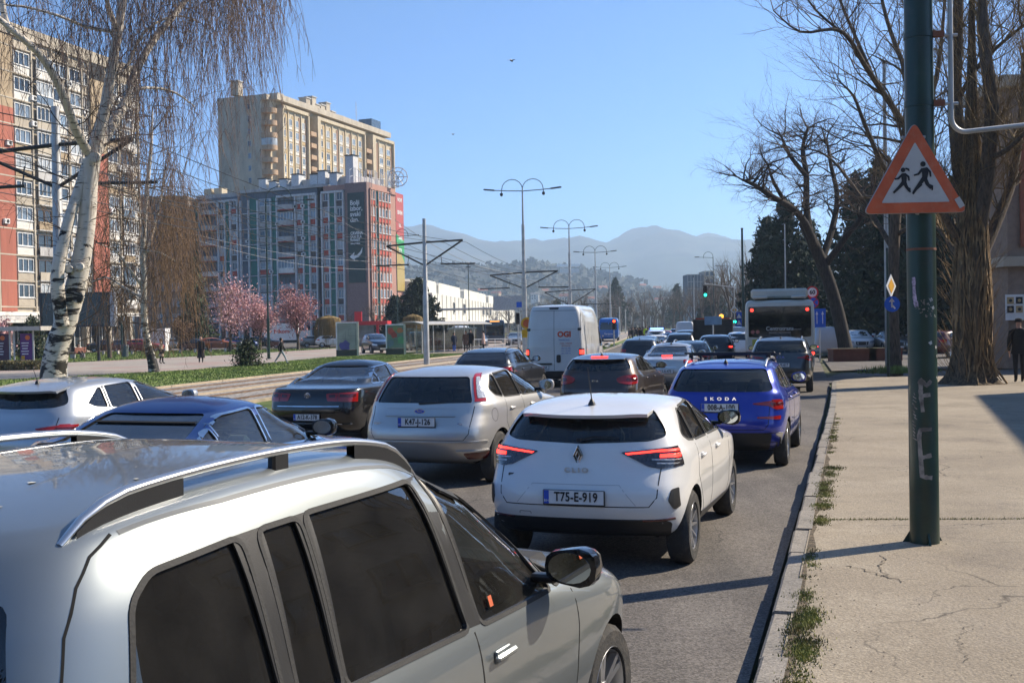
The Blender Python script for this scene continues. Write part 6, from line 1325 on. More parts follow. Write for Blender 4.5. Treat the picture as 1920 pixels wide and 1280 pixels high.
conifer(1700, 80, 13, 4.0, 10, 'dark conifer between the green pole and the ivy-bound trunk'); conifer(1745, 74, 11, 3.5, 13, 'dark conifer behind the pole and beside the ivy-bound trunk')
conifer(1790, 72, 11, 3.8, 15, 'dark conifer behind the ivy-bound trunk'); conifer(785, 150, 8.6, 4.6, 5, 'rounded dark cedar behind the tram pole, beside the terracotta wall', cs=.35, dens=6000); conifer(742, 158, 6.5, 2.6, 6, 'small dark evergreen in front of the terracotta wall'); conifer(463, 66, 1.6, .8, 7, 'tiny conifer bush on the lawn by the black saloon', dens=1800, cz=.02, cs=.09, m=leafm, group='shrubs by the promenade', name='shrub'); conifer(365, 150, 12.0, 2.4, 8, 'narrow dark conifer behind the weeping curtain', m=leafm); conifer(62, 96, 3.6, 1.6, 12, 'green bush beside the purple shelter poster', m=leafm, dens=2600, cz=.02, cs=.15, group='shrubs by the promenade', name='shrub')
# willow-like shrub and bare trees along the left park
for i, (px, Y, H, W_) in enumerate(((616, 135, 3.9, 1.7), (774, 128, 3.8, 1.3))):
    o = base_tree('weeping_shrub', ['round ochre weeping shrub left of the map panel', 'ochre weeping shrub behind the green advertising panel'][i], (at(px, 620, Y).x, Y, 0), group='shrubs by the promenade'); r = np.random.RandomState(i); tb = TB(); tb.tube([(0, 0, 0), (0, 0, H*.8)], .12, .08, 6)
    for k in range(700): a = r.rand()*6.28; R0 = W_*r.rand()**.5; P = [(R0*.4*math.cos(a), R0*.4*math.sin(a), H*.95), (R0*.85*math.cos(a), R0*.85*math.sin(a), H*(1-.12*R0/W_)), (R0*math.cos(a), R0*math.sin(a), H*.6), (R0*1.02*math.cos(a), R0*1.02*math.sin(a), H*r.uniform(.05, .4))]; tb.tube(P, .02, .012, 3)
    tb.build('twigs', ochl, o)
SP3 = [(5, .62, .6, .12, 0, .03), (4, .62, .65, .14, 0, .03), (4, .6, .7, .15, 0, .02)]
for i, (px, Y, H, lab) in enumerate(((205, 95, 9, 'bare tree with a thick trunk under the dark billboard'), (235, 110, 8, 'small bare tree between the billboard and the slim birch'), (700, 165, 8, 'bare tree in front of the pinkish wall below the banner'), (665, 160, 5.5, 'short bare tree below the banner beside the red kiosk'), (120, 120, 9, 'bare tree behind the dark billboard'), (955, 220, 9, 'bare tree in front of the white shopping centre, left of the van'), (925, 230, 7, 'smaller bare tree in front of the white shopping centre'))):
    bare('bare_tree', lab, px, Y, H, 30+i, .16, spec=SP3, lev=3, group='bare trees in the park')
# far avenue trees right and left of the vanishing point
rv = random.Random(3)
far = [(1010, 300, 9), (1035, 280, 10), (1095, 330, 13), (1115, 360, 12), (1140, 330, 12), (1165, 370, 14), (1185, 300, 10), (1205, 400, 16), (1225, 360, 14), (1245, 420, 17), (1262, 340, 13), (1278, 300, 11), (1296, 260, 11), (1318, 230, 11), (1338, 200, 12), (1352, 250, 14), (1368, 170, 12), (1385, 210, 14), (1400, 150, 12), (1418, 180, 14), (1080, 260, 9), (1152, 260, 8), (1212, 280, 9), (1240, 300, 10), (1290, 380, 15), (1310, 350, 14), (1065, 400, 15), (1175, 440, 16), (1130, 460, 16), (1328, 300, 12)]
proto = []
for k in range(4):
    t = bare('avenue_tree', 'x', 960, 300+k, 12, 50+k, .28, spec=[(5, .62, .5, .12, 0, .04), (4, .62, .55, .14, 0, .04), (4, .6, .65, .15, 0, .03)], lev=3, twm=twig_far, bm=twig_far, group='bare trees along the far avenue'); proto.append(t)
for k, (px, Y, H) in enumerate(far):
    t = proto[k] if k < 4 else copy_tree(proto[k % 4]); t.location = (at(px, 620, Y).x, Y, 0); t.scale = (H/11,)*3; t.rotation_euler.z = k*1.3
    where = 'beyond the van' if px < 1100 else ('behind the blue tram' if px < 1180 else ('at the end of the avenue over the queue' if px < 1290 else 'behind the traffic lights left of the bus'))
    t['label'] = 'hazy bare tree %s' % where
for k, (px, Y, H, W_) in enumerate(((1155, 430, 20, 7), (1270, 460, 18, 6), (1045, 350, 10, 4.5), (1330, 280, 9, 4), (1345, 330, 13, 5))):
    conifer(px, Y, H, W_, 60+k, ['dark evergreen above the blue tram', 'evergreen at the end of the avenue', 'yellowish green tree above the white van', 'dark evergreen behind the arrow board', 'evergreen behind the far traffic lights'][k], m=leafm if k == 2 else leafd, dens=3500, cs=.6)
# wooded belt that closes the far end of the road
rw = np.random.RandomState(77); tb = TB()
for k in range(1500):
    Y = rw.uniform(470, 1150); px = rw.uniform(760, 1700); X = (px-960)/2100*Y; h = rw.uniform(7, 13); n = 4
    P = wander(rw, (X, Y, 0), (0, 0, 1), h, n, .05); tb.tube(P, .22, .1, 3)
    for j in range(9): tb.tube(wander(rw, P[rw.randint(1, n)], (rw.randn()*.7, rw.randn()*.7, .8), h*rw.uniform(.3, .5), 3, .15), .10, .05, 3)
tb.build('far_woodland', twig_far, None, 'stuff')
P = np.stack([rw.uniform(-260, 420, 26000), rw.uniform(500, 1200, 26000), rw.rand(26000)**1.5*9], 1); P[:, 2] *= (.6+.4*np.sin(P[:, 0]*.05+P[:, 1]*.02)); cards(P, 1.3, mat('far_scrub', (.07, .065, .035), .95, var=.5, scale=.05), 'far_woodland', None, 5, .7)
hk = thing('hedge', 'clipped dry hedge along the near edge of the purple shelter', 'hedge', (at(35, 690, 66).x, 66, 0)); r = np.random.RandomState(2); P = np.stack([r.uniform(-2.4, 1.4, 5000), r.uniform(-.35, .35, 5000), r.uniform(0, .62, 5000)], 1); cards(P, .06, mat('dry_hedge', (.17, .15, .07), .9, var=.5, scale=4), 'foliage', hk, 1)
hk = thing('hedge', 'dark hedge running behind the parked cars on the right', 'hedge', (28, 84, 0)); P = np.stack([r.uniform(-8, 8, 9000), r.uniform(-.6, .6, 9000), r.uniform(0, 1.7, 9000)], 1); cards(P, .14, leafd, 'foliage', hk, 2)
gp = at(1674, 702, 41.5); P = np.stack([gp.x+r.randn(900)*.55, 41.2+r.randn(900)*.3, np.full(900, .15)], 1)
blades('grass_tuft', lambda r_, n: P, 900, .22, m_bl, 8, .02)

cards(HILL_P, 5.5, mat('hill_trees', (.05, .05, .03), .95, var=.6, scale=.02), 'hill_woodland', None, 4, .8)
# ================================================================== street furniture
m_gp = mat('green_pole_paint', (.012, .036, .024), .38, var=.25, scale=3, dirt=(.05, .05, .04), dscale=5, damt=.5, coat=.1); m_gal = mat('galvanised_steel', (.46, .46, .45), .5, .5, var=.15, dirt=(.25, .22, .2), dscale=2, damt=.4); m_dk = mat('dark_steel', (.04, .045, .05), .5, .3); m_rust = mat('rusty_clamp', (.20, .075, .04), .8, dirt=(.3, .2, .15), dscale=30)
m_or = mat('sign_orange_red', (.60, .11, .035), .45, var=.12, scale=5, dirt=(.5, .3, .2), dscale=12, damt=.3); m_sw = mat('sign_white', (.52, .50, .47), .5, var=.08, dirt=(.35, .3, .25), dscale=9, damt=.35); m_back = mat('sign_back', (.38, .39, .40), .5, .6); m_graf = mat('graffiti_grey', (.24, .21, .18), .8, var=.5, scale=12)
# ---- the green pole on the pavement
PB = G(1734, 1016, .15); PX, PY = PB.x, PB.y; r0 = .122
gp_ = thing('tram_pole', 'thick dark green steel pole with grey brush graffiti standing on the pavement', 'pole', (PX, PY, .15))
q = MB(); n = 10; q.lathe([(r0*1.02, 0), (r0*1.0, 1.2), (r0*.985, 4), (r0*.96, 7.5), (r0*.9, 10)], m_gp, 20); q.build('shaft', gp_, 40)
for a in (20, 160, 265):
    q = MB(); c, s = math.cos(R(a)), math.sin(R(a)); q.add([(c*r0*.9-s*.008, s*r0*.9+c*.008, 0), (c*(r0+.06)-s*.008, s*(r0+.06)+c*.008, 0), (c*r0*.95-s*.008, s*r0*.95+c*.008, .11), (c*r0*.9+s*.008, s*r0*.9-c*.008, 0), (c*(r0+.06)+s*.008, s*(r0+.06)-c*.008, 0), (c*r0*.95+s*.008, s*r0*.95-c*.008, .11)], [(0, 1, 2), (5, 4, 3), (1, 4, 5, 2), (0, 2, 5, 3), (0, 3, 4, 1)], m_gp); q.build('base_fin', gp_)
def on_pole(mb, pts, w, m, off=.002, base=gp_):
    """brush stroke on the pole: pts are (angle from the camera side in degrees, z)"""
    P = []
    for i in range(len(pts)-1):
        for k in range(5): t = k/5; P.append((pts[i][0]*(1-t)+pts[i+1][0]*t, pts[i][1]*(1-t)+pts[i+1][1]*t))
    P.append(pts[-1]); vs = []; rr_ = r0+off
    f = lambda a, z: (rr_*math.sin(R(a)), -rr_*math.cos(R(a)), z)
    for i, p in enumerate(P):
        a = P[max(i-1, 0)]; b = P[min(i+1, len(P)-1)]; dx = (b[0]-a[0])*r0*math.pi/180; dz = b[1]-a[1]; L_ = math.hypot(dx, dz)+1e-9; ww = w*(.8+.4*random.random()); nx, nz = -dz/L_*ww/2, dx/L_*ww/2
        vs += [f(p[0]+nx/r0*57.3, p[1]+nz), f(p[0]-nx/r0*57.3, p[1]-nz)]
    mb.add(vs, [(2*i, 2*i+1, 2*i+3, 2*i+2) for i in range(len(P)-1)], m)
vz = lambda py: hgt(1734, py, PY)-.15
A0 = -9
q = MB()
for st_ in ([(A0-25, vz(718)), (A0-18, vz(710)), (A0+5, vz(722)), (A0+22, vz(712))], [(A0-18, vz(712)), (A0-20, vz(738)), (A0-12, vz(770))], [(A0-14, vz(740)), (A0+18, vz(738))]): on_pole(q, st_, .035, m_graf)
for st_ in ([(A0+22, vz(802)), (A0-22, vz(803)), (A0-28, vz(815)), (A0-18, vz(890)), (A0+22, vz(892))], [(A0-22, vz(855)), (A0+20, vz(850))]): on_pole(q, st_, .036, m_graf)
for k in range(14): z = vz(735)-k*.03; on_pole(q, [(A0-52+random.uniform(-6, 6), z), (A0-40+random.uniform(-8, 8), z-.02)], .008, m_graf)
q.build('graffiti', gp_)
q = MB()
for py, a in ((575, 25), (590, 35), (640, 10), (665, 48), (705, 45), (560, 15), (648, 40)): on_pole(q, [(a, vz(py)), (a+6, vz(py+5))], random.uniform(.01, .03), m_sw)
for k in range(26): py = 560+k*1.3; a = -55+random.random()*75; on_pole(q, [(a, vz(py)), (a+random.uniform(2, 12), vz(py+random.uniform(-2, 4)))], random.uniform(.004, .014), m_graf)
on_pole(q, [(-52, vz(520)), (-48, vz(560)), (-40, vz(575))], .035, mat('torn_sticker', (.38, .30, .38), .7, var=.6, scale=40)); on_pole(q, [(-40, vz(400)), (-25, vz(402))], .03, m_sw)
q.build('torn_stickers', gp_)
q = MB(); q.lathe([(r0+.003, 0), (r0+.003, .02)], m_rust, 20, c=(0, 0, vz(470))); q.build('rust_ring', gp_)
for py in (68, 196):
    z = vz(py); q = MB(); q.lathe([(r0+.006, -.025), (r0+.006, .025)], m_gp, 20, c=(0, 0, z)); q.box((r0+.02, -.06, z), (.10, .05, .05), m_rust); q.tube([(r0+.05, -.02, z), (.33, -.02, z)], .015, m_gal, 8); q.build('pipe_clamp', gp_, 40)
# bent pipe frame of a sign seen from its back
q = MB(); fz = lambda py: hgt(1780, py, PY); pts = [(PX+.27, PY-.02, fz(-400)), (PX+.27, PY-.02, fz(200))]
for k in range(7): a = k/6*math.pi/2; pts.append((PX+.27+.12*(1-math.cos(a)), PY-.02, fz(225)-.12*math.sin(a)+.12*.1))
pts += [(PX+1.0, PY-.02, fz(238)+.01), (PX+1.9, PY-.02, fz(238)+.05)]
q.tube(pts, .022, m_gal, 10); q.build('bent_pipe_frame', None, 50, 'grey bent pipe frame clamped to the right side of the green pole', 'pipe frame')
# ---- children warning sign
c0_ = at(1716, 318, PY-.16); ts = thing('warning_sign', 'orange and white triangular sign with two running children fixed to the green pole', 'road sign', c0_, R(-1.5))
S = Vector(c0_); apex = hgt(1716, 228, PY-.16)-c0_.z; bz = hgt(1716, 399, PY-.16)-c0_.z; hw = 96/2100*(PY-.16)
def tri(k, rr_=.05): 
    cz = bz+(apex-bz)/3; P = [(0, apex), (-hw, bz), (hw, bz)]; return rp([(x*k, cz+(z-cz)*k) for x, z in P], rr_*k, 6)
F_ = lambda u, v, h: (u, h, v)
q = MB(); q.prism(tri(1.0, .07), -.0, .012, m_or, F_); q.prism(tri(1.012, .07), .0125, .03, m_back, F_); nrm_fix(q); q.build('orange_plate', ts)
q = MB(); q.prism(tri(.66, .02), -.004, -.0005, m_sw, F_); nrm_fix(q); q.build('white_field', ts)
def px2(x, y): p = at(x, y, PY-.16); return (p.x-c0_.x, p.z-c0_.z)
def fig(name, head, hr, strokes, bits=()):
    q = MB(); hx, hz = px2(*head); k = (PY-.16)/2100; q.prism([(hx+hr*k*math.cos(a*.4), hz+hr*k*math.sin(a*.4)) for a in range(16)], -.008, -.0045, M['ink'], F_)
    for s in strokes:
        P = [(Vector(px2(x, y)), w*k) for x, y, w in s]; L_ = []; R_ = []
        for i, (p, w) in enumerate(P):
            a = P[max(i-1, 0)][0]; b = P[min(i+1, len(P)-1)][0]; d = (b-a).normalized(); nn = Vector((-d.y, d.x))*w/2; L_.append(tuple(p+nn)); R_.append(tuple(p-nn))
        h = -.008-.0003*strokes.index(s); vs = [(x, h, z) for x, z in L_]+[(x, h, z) for x, z in R_]; n_ = len(P); q.add(vs, [(i, i+1, n_+i+1, n_+i) for i in range(n_-1)], M['ink'])
    q.build(name, ts)
fig('running_child', (1730, 308), 5.0, [[(1732, 315, 11), (1734, 325, 12), (1733, 337, 9)], [(1733, 334, 8), (1738, 345, 7), (1745, 354, 4)], [(1739, 347, 6), (1747, 350, 5), (1747, 357, 3)], [(1731, 335, 8), (1724, 345, 7), (1712, 361, 4)], [(1727, 345, 6), (1716, 356, 5), (1711, 364, 4)], [(1729, 317, 5), (1721, 327, 4), (1713, 329, 3)], [(1736, 316, 5), (1743, 323, 4), (1744, 332, 3)]])
fig('running_child', (1693, 319), 4.4, [[(1694, 325, 8), (1695, 335, 10), (1695, 343, 8)], [(1695, 341, 8), (1699, 350, 6), (1705, 359, 4)], [(1700, 353, 5), (1705, 354, 4), (1706, 361, 3)], [(1694, 342, 8), (1687, 350, 6), (1675, 362, 4)], [(1692, 327, 4), (1684, 335, 4), (1677, 336, 3)], [(1697, 327, 4), (1703, 332, 4), (1704, 339, 3)], [(1697, 316, 3), (1703, 318, 4), (1704, 321, 2)]])
q = MB(); x, z = px2(1798, 380); q.box((x, -.006, z), (.05, .003, .09), m_sw, ry=R(-30)); q.build('sticker', ts)
for py in (262, 385): q = MB(); q.tube([(-.1, .035, hgt(1716, py, PY)-c0_.z), (.1, .035, hgt(1716, py, PY)-c0_.z)], .014, m_back, 6); q.build('bracket', ts)
# ---- double-headed lamps on the tram line (they also carry the tram wires)
def arms(root, za, zb, half, m=m_dk):
    q = MB(); q.tube([(-half, 0, za-.10), (0, 0, za+.05), (half, 0, za+.12)], .055, m, 6); q.build('cantilever', root)
    for sg in (-1, 1):
        q = MB(); q.tube([(sg*half, 0, za+.12*sg), (0, 0, zb)], .05, m, 6); q.tube([(sg*half*1.3, 0, zb+.05), (sg*half*.42, 0, zb+.08)], .045, m, 6); q.tube([(sg*half*.45, 0, zb+.10), (sg*half*.42, 0, zb+.6)], .02, m, 4); q.build('stay', root)
def lamp_double(px, Y, ytop, label, tram=None, group='double-headed street lamps'):
    p = at(px, 620, Y); H_ = hgt(px, ytop, Y); o = thing('street_lamp', label, 'street lamp', (p.x, Y, 0), R(-8), group); q = MB(); q.lathe([(.20, 0), (.19, H_*.45), (.13, H_*.451), (.12, H_*.78), (.08, H_*.781), (.06, H_-.3), (.05, H_)], m_gal, 10); q.build('pole', o, 30)
    q = MB(); zt = H_-.25; w = 2.2
    for sg in (-1, 1):
        q.tube([(0, 0, zt), (sg*w*.55, 0, zt+.05), (sg*w, 0, zt+.12)], .035, m_dk, 5)
        q.tube([(0, 0, zt+.2)]+[(sg*(.8+.75*-math.cos(a)) if False else sg*(w*.36-w*.36*math.cos(a)), 0, zt+.15+.75*math.sin(a)) for a in [k*math.pi/8 for k in range(1, 9)]]+[(sg*w*.73, 0, zt-.1)], .03, m_dk, 5)
    q.build('bracket', o)
    for sg in (-1, 1): q = MB(); q.box((sg*(w+.35), 0, zt+.16), (.85, .28, .10), m_dk, ry=-sg*R(6), bev=.03); q.build('lamp_head', o); q = MB(); q.lathe([(.02, .1), (.12, .05), (.12, -.1), (.03, -.18)], m_dk, 8, c=(sg*w*.73, 0, zt-.18)); q.build('pendant_lamp', o)
    if tram: arms(o, hgt(px, tram[0], Y), hgt(px, tram[1], Y), 2.6)
    return o
lamp_double(984, 85, 352, 'nearest and tallest double-headed street lamp, rising over the white van', (512, 541)); lamp_double(1070, 115, 424, 'double-headed street lamp second from the left, over the right side of the van', (545, 572)); lamp_double(1118, 154, 470, 'double-headed street lamp third in the row, over the blue tram'); lamp_double(1145, 198, 499, 'double-headed street lamp fourth and last of the row, behind the blue tram')
for px, Y, yt, za, zb, lab in ((113, 29.5, 200, 275, 352, 'galvanised tram pole directly behind the white-barked birch'), (799, 62, 410, 456, 498, 'galvanised tram wire pole standing between the black saloon and the dark estate car')):
    p = at(px, 620, Y); o = thing('tram_wire_pole', lab, 'pole', (p.x, Y, 0), R(-8), 'poles that carry the tram wires'); H_ = hgt(px, yt, Y); q = MB(); q.lathe([(.17, 0), (.155, 3.9), (.135, 3.95), (.10, H_)], m_gal, 12); q.build('pole', o, 30); arms(o, hgt(px, za, Y), hgt(px, zb, Y), 2.15)
for k, (px, Y, yt) in enumerate(((1162, 230, 575), (1173, 265, 580), (1185, 300, 585), (1207, 330, 592), (1220, 360, 594), (1233, 390, 598))):
    p = at(px, 620, Y); o = thing('tram_wire_pole', 'slim pale pole of the far tram line, %s from the blue tram' % ['first', 'second', 'third', 'fourth', 'fifth', 'sixth'][k], 'pole', (p.x, Y, 0), 0, 'poles that carry the tram wires'); q = MB(); q.lathe([(.16, 0), (.12, hgt(px, yt, Y))], m_gal, 6); q.build('pole', o)
# tram wires
q = TB(); pts = [(-16.5, 8, 7.4, 6.2), (-12, 29.5, 7.2, 6.05), (-4.72, 62, 6.8, 5.6), (1.0, 85, 6.3, 5.05), (6.1, 115, 6.1, 4.8), (11.6, 154, 6.1, 4.9), (26, 260, 6, 5)]
for off in (-2.3, -1.1, 1.1, 2.3):
    for (x0, y0, a0, b0_), (x1, y1, a1, b1_) in zip(pts[:-1], pts[1:]):
        u = np.linspace(0, 1, 9)[:, None]; A = np.array([x0+off, y0, a0]); B_ = np.array([x1+off, y1, a1]); P = A+(B_-A)*u; P[:, 2] -= .55*np.sin(np.pi*u[:, 0]); q.tube(P, .014, .014, 3)
        A = np.array([x0+off, y0, b0_]); B_ = np.array([x1+off, y1, b1_]); q.tube(A+(B_-A)*u, .014, .014, 3)
o = q.build('tram_wires', m_dk); tag(o, 'thin overhead tram wires running along the tracks into the distance', 'overhead wires')
# span wires from the left block to the tram line
q = TB()
for (a, ya), (b, yb_) in (((at(250, 410, 90), 0), (at(690, 490, 150), 0)), ((at(330, 440, 90), 0), (at(700, 505, 140), 0)), ((at(600, 392, 100), 0), (at(960, 560, 150), 0)), ((at(740, 412, 75), 0), (at(980, 515, 86), 0))):
    u = np.linspace(0, 1, 12)[:, None]; A = np.array(a); B_ = np.array(b); P = A+(B_-A)*u; P[:, 2] -= .8*np.sin(np.pi*u[:, 0]); q.tube(P, .02, .02, 3)
o = q.build('span_wires', m_gal); tag(o, 'pale sagging wires crossing in front of the green panelled block', 'overhead wires')
# ---- single lamps and tall poles
def lamp_single(px, Y, ytop, label, side=1, m=m_gp, w=1.3, arc=True, group='single street lamps', r_=.09):
    p = at(px, 620, Y); H_ = hgt(px, ytop, Y); o = thing('street_lamp', label, 'street lamp', (p.x, Y, 0), 0, group); q = MB(); q.lathe([(r_, 0), (r_*.9, 3), (r_*.6, 3.02), (r_*.5, H_-.5)], m, 8); q.build('pole', o, 30); q = MB()
    if arc: q.tube([(0, 0, H_-.6)]+[(side*(w*.4-w*.4*math.cos(a)), 0, H_-.5+w*.4*math.sin(a)) for a in [k*math.pi/7 for k in range(1, 8)]]+[(side*w*.8, 0, H_-.7)], .03, m, 5); q.tube([(0, 0, H_-.65), (side*w*1.2, 0, H_-.55)], .03, m, 5)
    else: q.tube([(0, 0, H_-.5), (0, 0, H_-.1)], .05, m, 6)
    q.build('bracket', o); q = MB(); q.box((side*w*1.35 if arc else 0, 0, H_-.53), (.6, .25, .1), m_dk, bev=.03)
    if not arc: q.box((.45, 0, H_-.08), (.8, .25, .1), m_dk); q.box((-.45, 0, H_-.08), (.8, .25, .1), m_dk)
    q.build('lamp_head', o); return o
lamp_single(503, 82, 362, 'tall dark green street lamp in front of the green panelled block', w=2.4, r_=.12); lamp_single(563, 150, 470, 'green street lamp left of the map panel, behind the rose tree', arc=False, w=.9); lamp_single(609, 140, 487, 'green street lamp with a bent arm directly above the map panel', -1); lamp_single(746, 120, 432, 'slim street lamp in front of the painted hoarding', w=1.6); lamp_single(880, 130, 492, 'street lamp with a flat double head over the tram stop', arc=False)
lamp_single(932, 170, 512, 'grey lamp post left of the nearest double-headed lamp', m=m_gal); lamp_single(1339, 150, 474, 'curved street lamp right of the vanishing point, over the traffic light', -1, w=1.6); lamp_single(1371, 170, 491, 'smaller curved street lamp behind the green traffic light', -1, w=1.5); lamp_single(228, 105, 560, 'short green lamp post between the billboard and the slim birch', arc=False, w=.5)
for px, Y, yt, lab, m, r_ in ((1394, 84, 430, 'tall plain green pole left of the bus', m_gp, .13), (1474, 90, 420, 'thin pale pole above the bus roof', m_gal, .08), (1664, 44, 120, 'tall grey lamp column behind the warning sign', m_gal, .11), (1665, 40, 470, 'green post that carries the yellow diamond and the blue arrow sign', m_gp, .06), (1302, 130, 520, 'thin grey column under the scaffolded tower', m_gal, .07)):
    p = at(px, 620, Y); H_ = hgt(px, yt, Y); o = thing('pole', lab, 'pole', (p.x, Y, 0)); q = MB(); q.lathe([(r_, 0), (r_*.6, H_)], m, 8); q.build('shaft', o, 30); q = MB(); q.lathe([(r_*.7, 0), (r_*.7, .1)], m_dk, 8, c=(0, 0, H_)); q.build('cap', o)
# ---- signs
blue_s = mat('sign_blue', (.01, .10, .55), .45); red_s = mat('sign_red_ring', (.6, .02, .02), .45); yel_s = mat('sign_yellow', (.75, .38, .02), .45); wh_s = mat('sign_clean_white', (.75, .75, .75), .45)
def disc(q, c, r_, y, m, n=20): q.prism([(c[0]+r_*math.cos(k*2*math.pi/n), c[1]+r_*math.sin(k*2*math.pi/n)) for k in range(n)], y, y+.012, m, F_)
def sign(px, py, Y, label, fn, name='road_sign', post=True, rz=0, pm=m_gal):
    p = at(px, py, Y); o = thing(name, label, 'road sign', (p.x, Y, 0), rz)
    if post: q = MB(); q.lathe([(.04, 0), (.035, p.z+.3)], pm, 8, c=(0, .06, 0)); q.build('post', o, 30)
    fn(o, p.z); return o
def s60(o, z):
    q = MB(); disc(q, (0, z), .33, 0, red_s); disc(q, (0, z), .25, -.013, wh_s); q.build('plate', o); wall_text('60', .30, M['ink'], o, (0, -.016, z), R(-90), name='number', bold=.01)
def snp(o, z):
    q = MB(); disc(q, (0, z), .30, 0, red_s); disc(q, (0, z), .25, -.013, blue_s); q.box((0, -.016, z), (.06, .006, .52), red_s, ry=R(45)); q.box((0, -.017, z), (.06, .006, .52), red_s, ry=R(-45)); q.build('plate', o)
def slane(o, z):
    q = MB(); q.box((0, 0, z), (.62, .02, .98), blue_s, bev=.004); q.build('plate', o)
    for x in (-.15, .15): q = MB(); q.box((x, -.014, z-.05), (.035, .006, .5), wh_s); q.prism([(x-.07, z+.18), (x, z+.36), (x+.07, z+.18)], -.017, -.011, wh_s, F_); q.build('arrow', o)
sign(1523, 548, 60, 'round 60 speed limit sign behind the right corner of the bus', s60); sign(1525, 567, 59.7, 'round blue no-stopping sign right under the speed limit sign', snp, post=False); sign(1537, 596, 59, 'blue lane sign with two white arrows right of the bus', slane)
def sdia(o, z, s=.42, c=yel_s):
    q = MB(); q.prism([(0, z+s), (-s, z), (0, z-s), (s, z)], 0, .02, wh_s, F_); q.prism([(0, z+s*.62), (-s*.62, z), (0, z-s*.62), (s*.62, z)], -.012, -.002, c, F_); nrm_fix(q); q.build('plate', o)
sign(1671, 536, 39.9, 'tilted white and yellow priority diamond beside the green pole', lambda o, z: sdia(o, z, .42), post=False).rotation_euler = (0, 0, R(48))
def sarr(o, z):
    q = MB(); disc(q, (0, z), .28, 0, blue_s); q.build('plate', o); q = MB(); q.box((-.02, -.015, z+.03), (.05, .006, .30), wh_s); q.prism([(-.12, z+.08), (-.02, z+.22), (.08, z+.08)], -.018, -.012, wh_s, F_); q.box((.03, -.015, z-.08), (.05, .006, .22), wh_s, ry=R(-40)); q.build('arrow', o)
sign(1673, 570, 39.8, 'round blue sign with a white arrow below the tilted diamond', sarr, post=False)
# traffic lights
m_gl = mat('lit_green', (.01, .3, .2), .3, var=0, emit=(.02, 1, .62), es=4); m_rl = mat('lit_red', (.4, .02, .01), .3, var=0, emit=(1, .05, .01), es=5)
def tlight(px, py, Y, lit, label, s=.30, post=True, group='traffic lights'):
    p = at(px, py, Y); o = thing('traffic_light', label, 'traffic light', (p.x, Y, 0), 0, group); z = p.z; zc = z+(s if lit == 'g' else -s) if lit else z
    if post: q = MB(); q.lathe([(.06, 0), (.05, zc+.6)], m_gal, 8, c=(0, .14, 0)); q.build('post', o, 30)
    q = MB(); q.box((0, 0, zc), (.32, .2, s*3.1), M['black'], bev=.03); q.build('housing', o)
    for k, c in enumerate('ray g'[:0] or ('r', 'y', 'g')):
        q = MB(); m = m_gl if (c == 'g' and lit == 'g') else (m_rl if (c == 'r' and lit == 'r') else M['smoke_lens']); q.lathe([(.115, 0), (.115, .02)], m, 14, c=(0, -.12, zc+(1-k)*s), axis='Y'); q.lathe([(.13, -.02), (.13, .10), (.12, .10), (.12, -.02)], M['black'], 14, c=(0, -.18, zc+(1-k)*s), axis='Y', cap=False); q.build('lamp', o)
    return o
tl = tlight(1322, 553, 88, 'g', 'green traffic light hanging on an arm over the road', post=False); z = hgt(1322, 550, 88); q = MB(); q.tube([(0, .1, z+.75), (2.3, .1, z+.45), (2.32, .1, 0)], .05, m_gal, 6); q.build('arm', tl)
tlight(1377, 603, 88.5, 'g', 'green traffic light on the post left of the bus'); sign(1377, 581, 88.2, 'yellow and white priority diamond over the lower traffic light', lambda o, z: sdia(o, z, .32), post=False)
def sped(o, z): q = MB(); q.box((0, 0, z), (.6, .02, .6), blue_s); q.build('plate', o); q = MB(); q.prism([(-.2, z-.18), (0, z+.2), (.2, z-.18)], -.018, -.011, wh_s, F_); q.build('triangle', o)
sign(1385.5, 592, 88.8, 'upper blue crossing sign left of the bus', sped); sign(1385.5, 604.5, 88.8, 'lower blue crossing sign left of the bus', sped, post=False)
tlight(1151, 602, 100, 'r', 'red traffic light on a slim pole in front of the blue tram'); tlight(971, 597, 92, None, 'dark traffic light seen beside the left edge of the van')
def syel(o, z): q = MB(); disc(q, (0, z), .3, 0, yel_s); disc(q, (0, z), .2, -.013, m_or); q.box((0, 0, z-.5), (.5, .02, .4), yel_s); q.build('plate', o)
sign(988, 606, 55, 'round yellow tram sign at the upper left corner of the van', syel); sign(974, 571, 93, 'small blue sign beside the van roof', lambda o, z: (lambda q: (q.box((0, 0, z), (.5, .02, .45), blue_s), q.build('plate', o)))(MB()))
gs = sign(952, 568, 170, 'grey overhead direction sign gantry before the shopping centre', lambda o, z: (lambda q: (q.box((0, 0, z), (4.4, .1, 2.2), m_back), q.build('panel', o)))(MB())); q = MB(); zg = hgt(952, 578, 170); q.tube([(0, .2, zg), (-14, .2, zg)], .18, m_gal, 6); q.tube([(-14, .2, zg), (-14, .2, 0)], .16, m_gal, 6); q.build('beam', gs)
sb = thing('direction_sign', 'pale blue blank panel seen over the dark truck', 'road sign', (at(1337, 600, 66).x, 66, 0)); zc = hgt(1337, 601, 66); q = MB(); q.box((0, 0, zc), (1.0, .06, .5), mat('pale_blue_panel', (.16, .27, .38), .5), bev=.01); q.build('panel', sb); q = MB(); q.tube([(0, .05, 0), (0, .05, zc)], .05, m_gal, 6); q.build('post', sb)
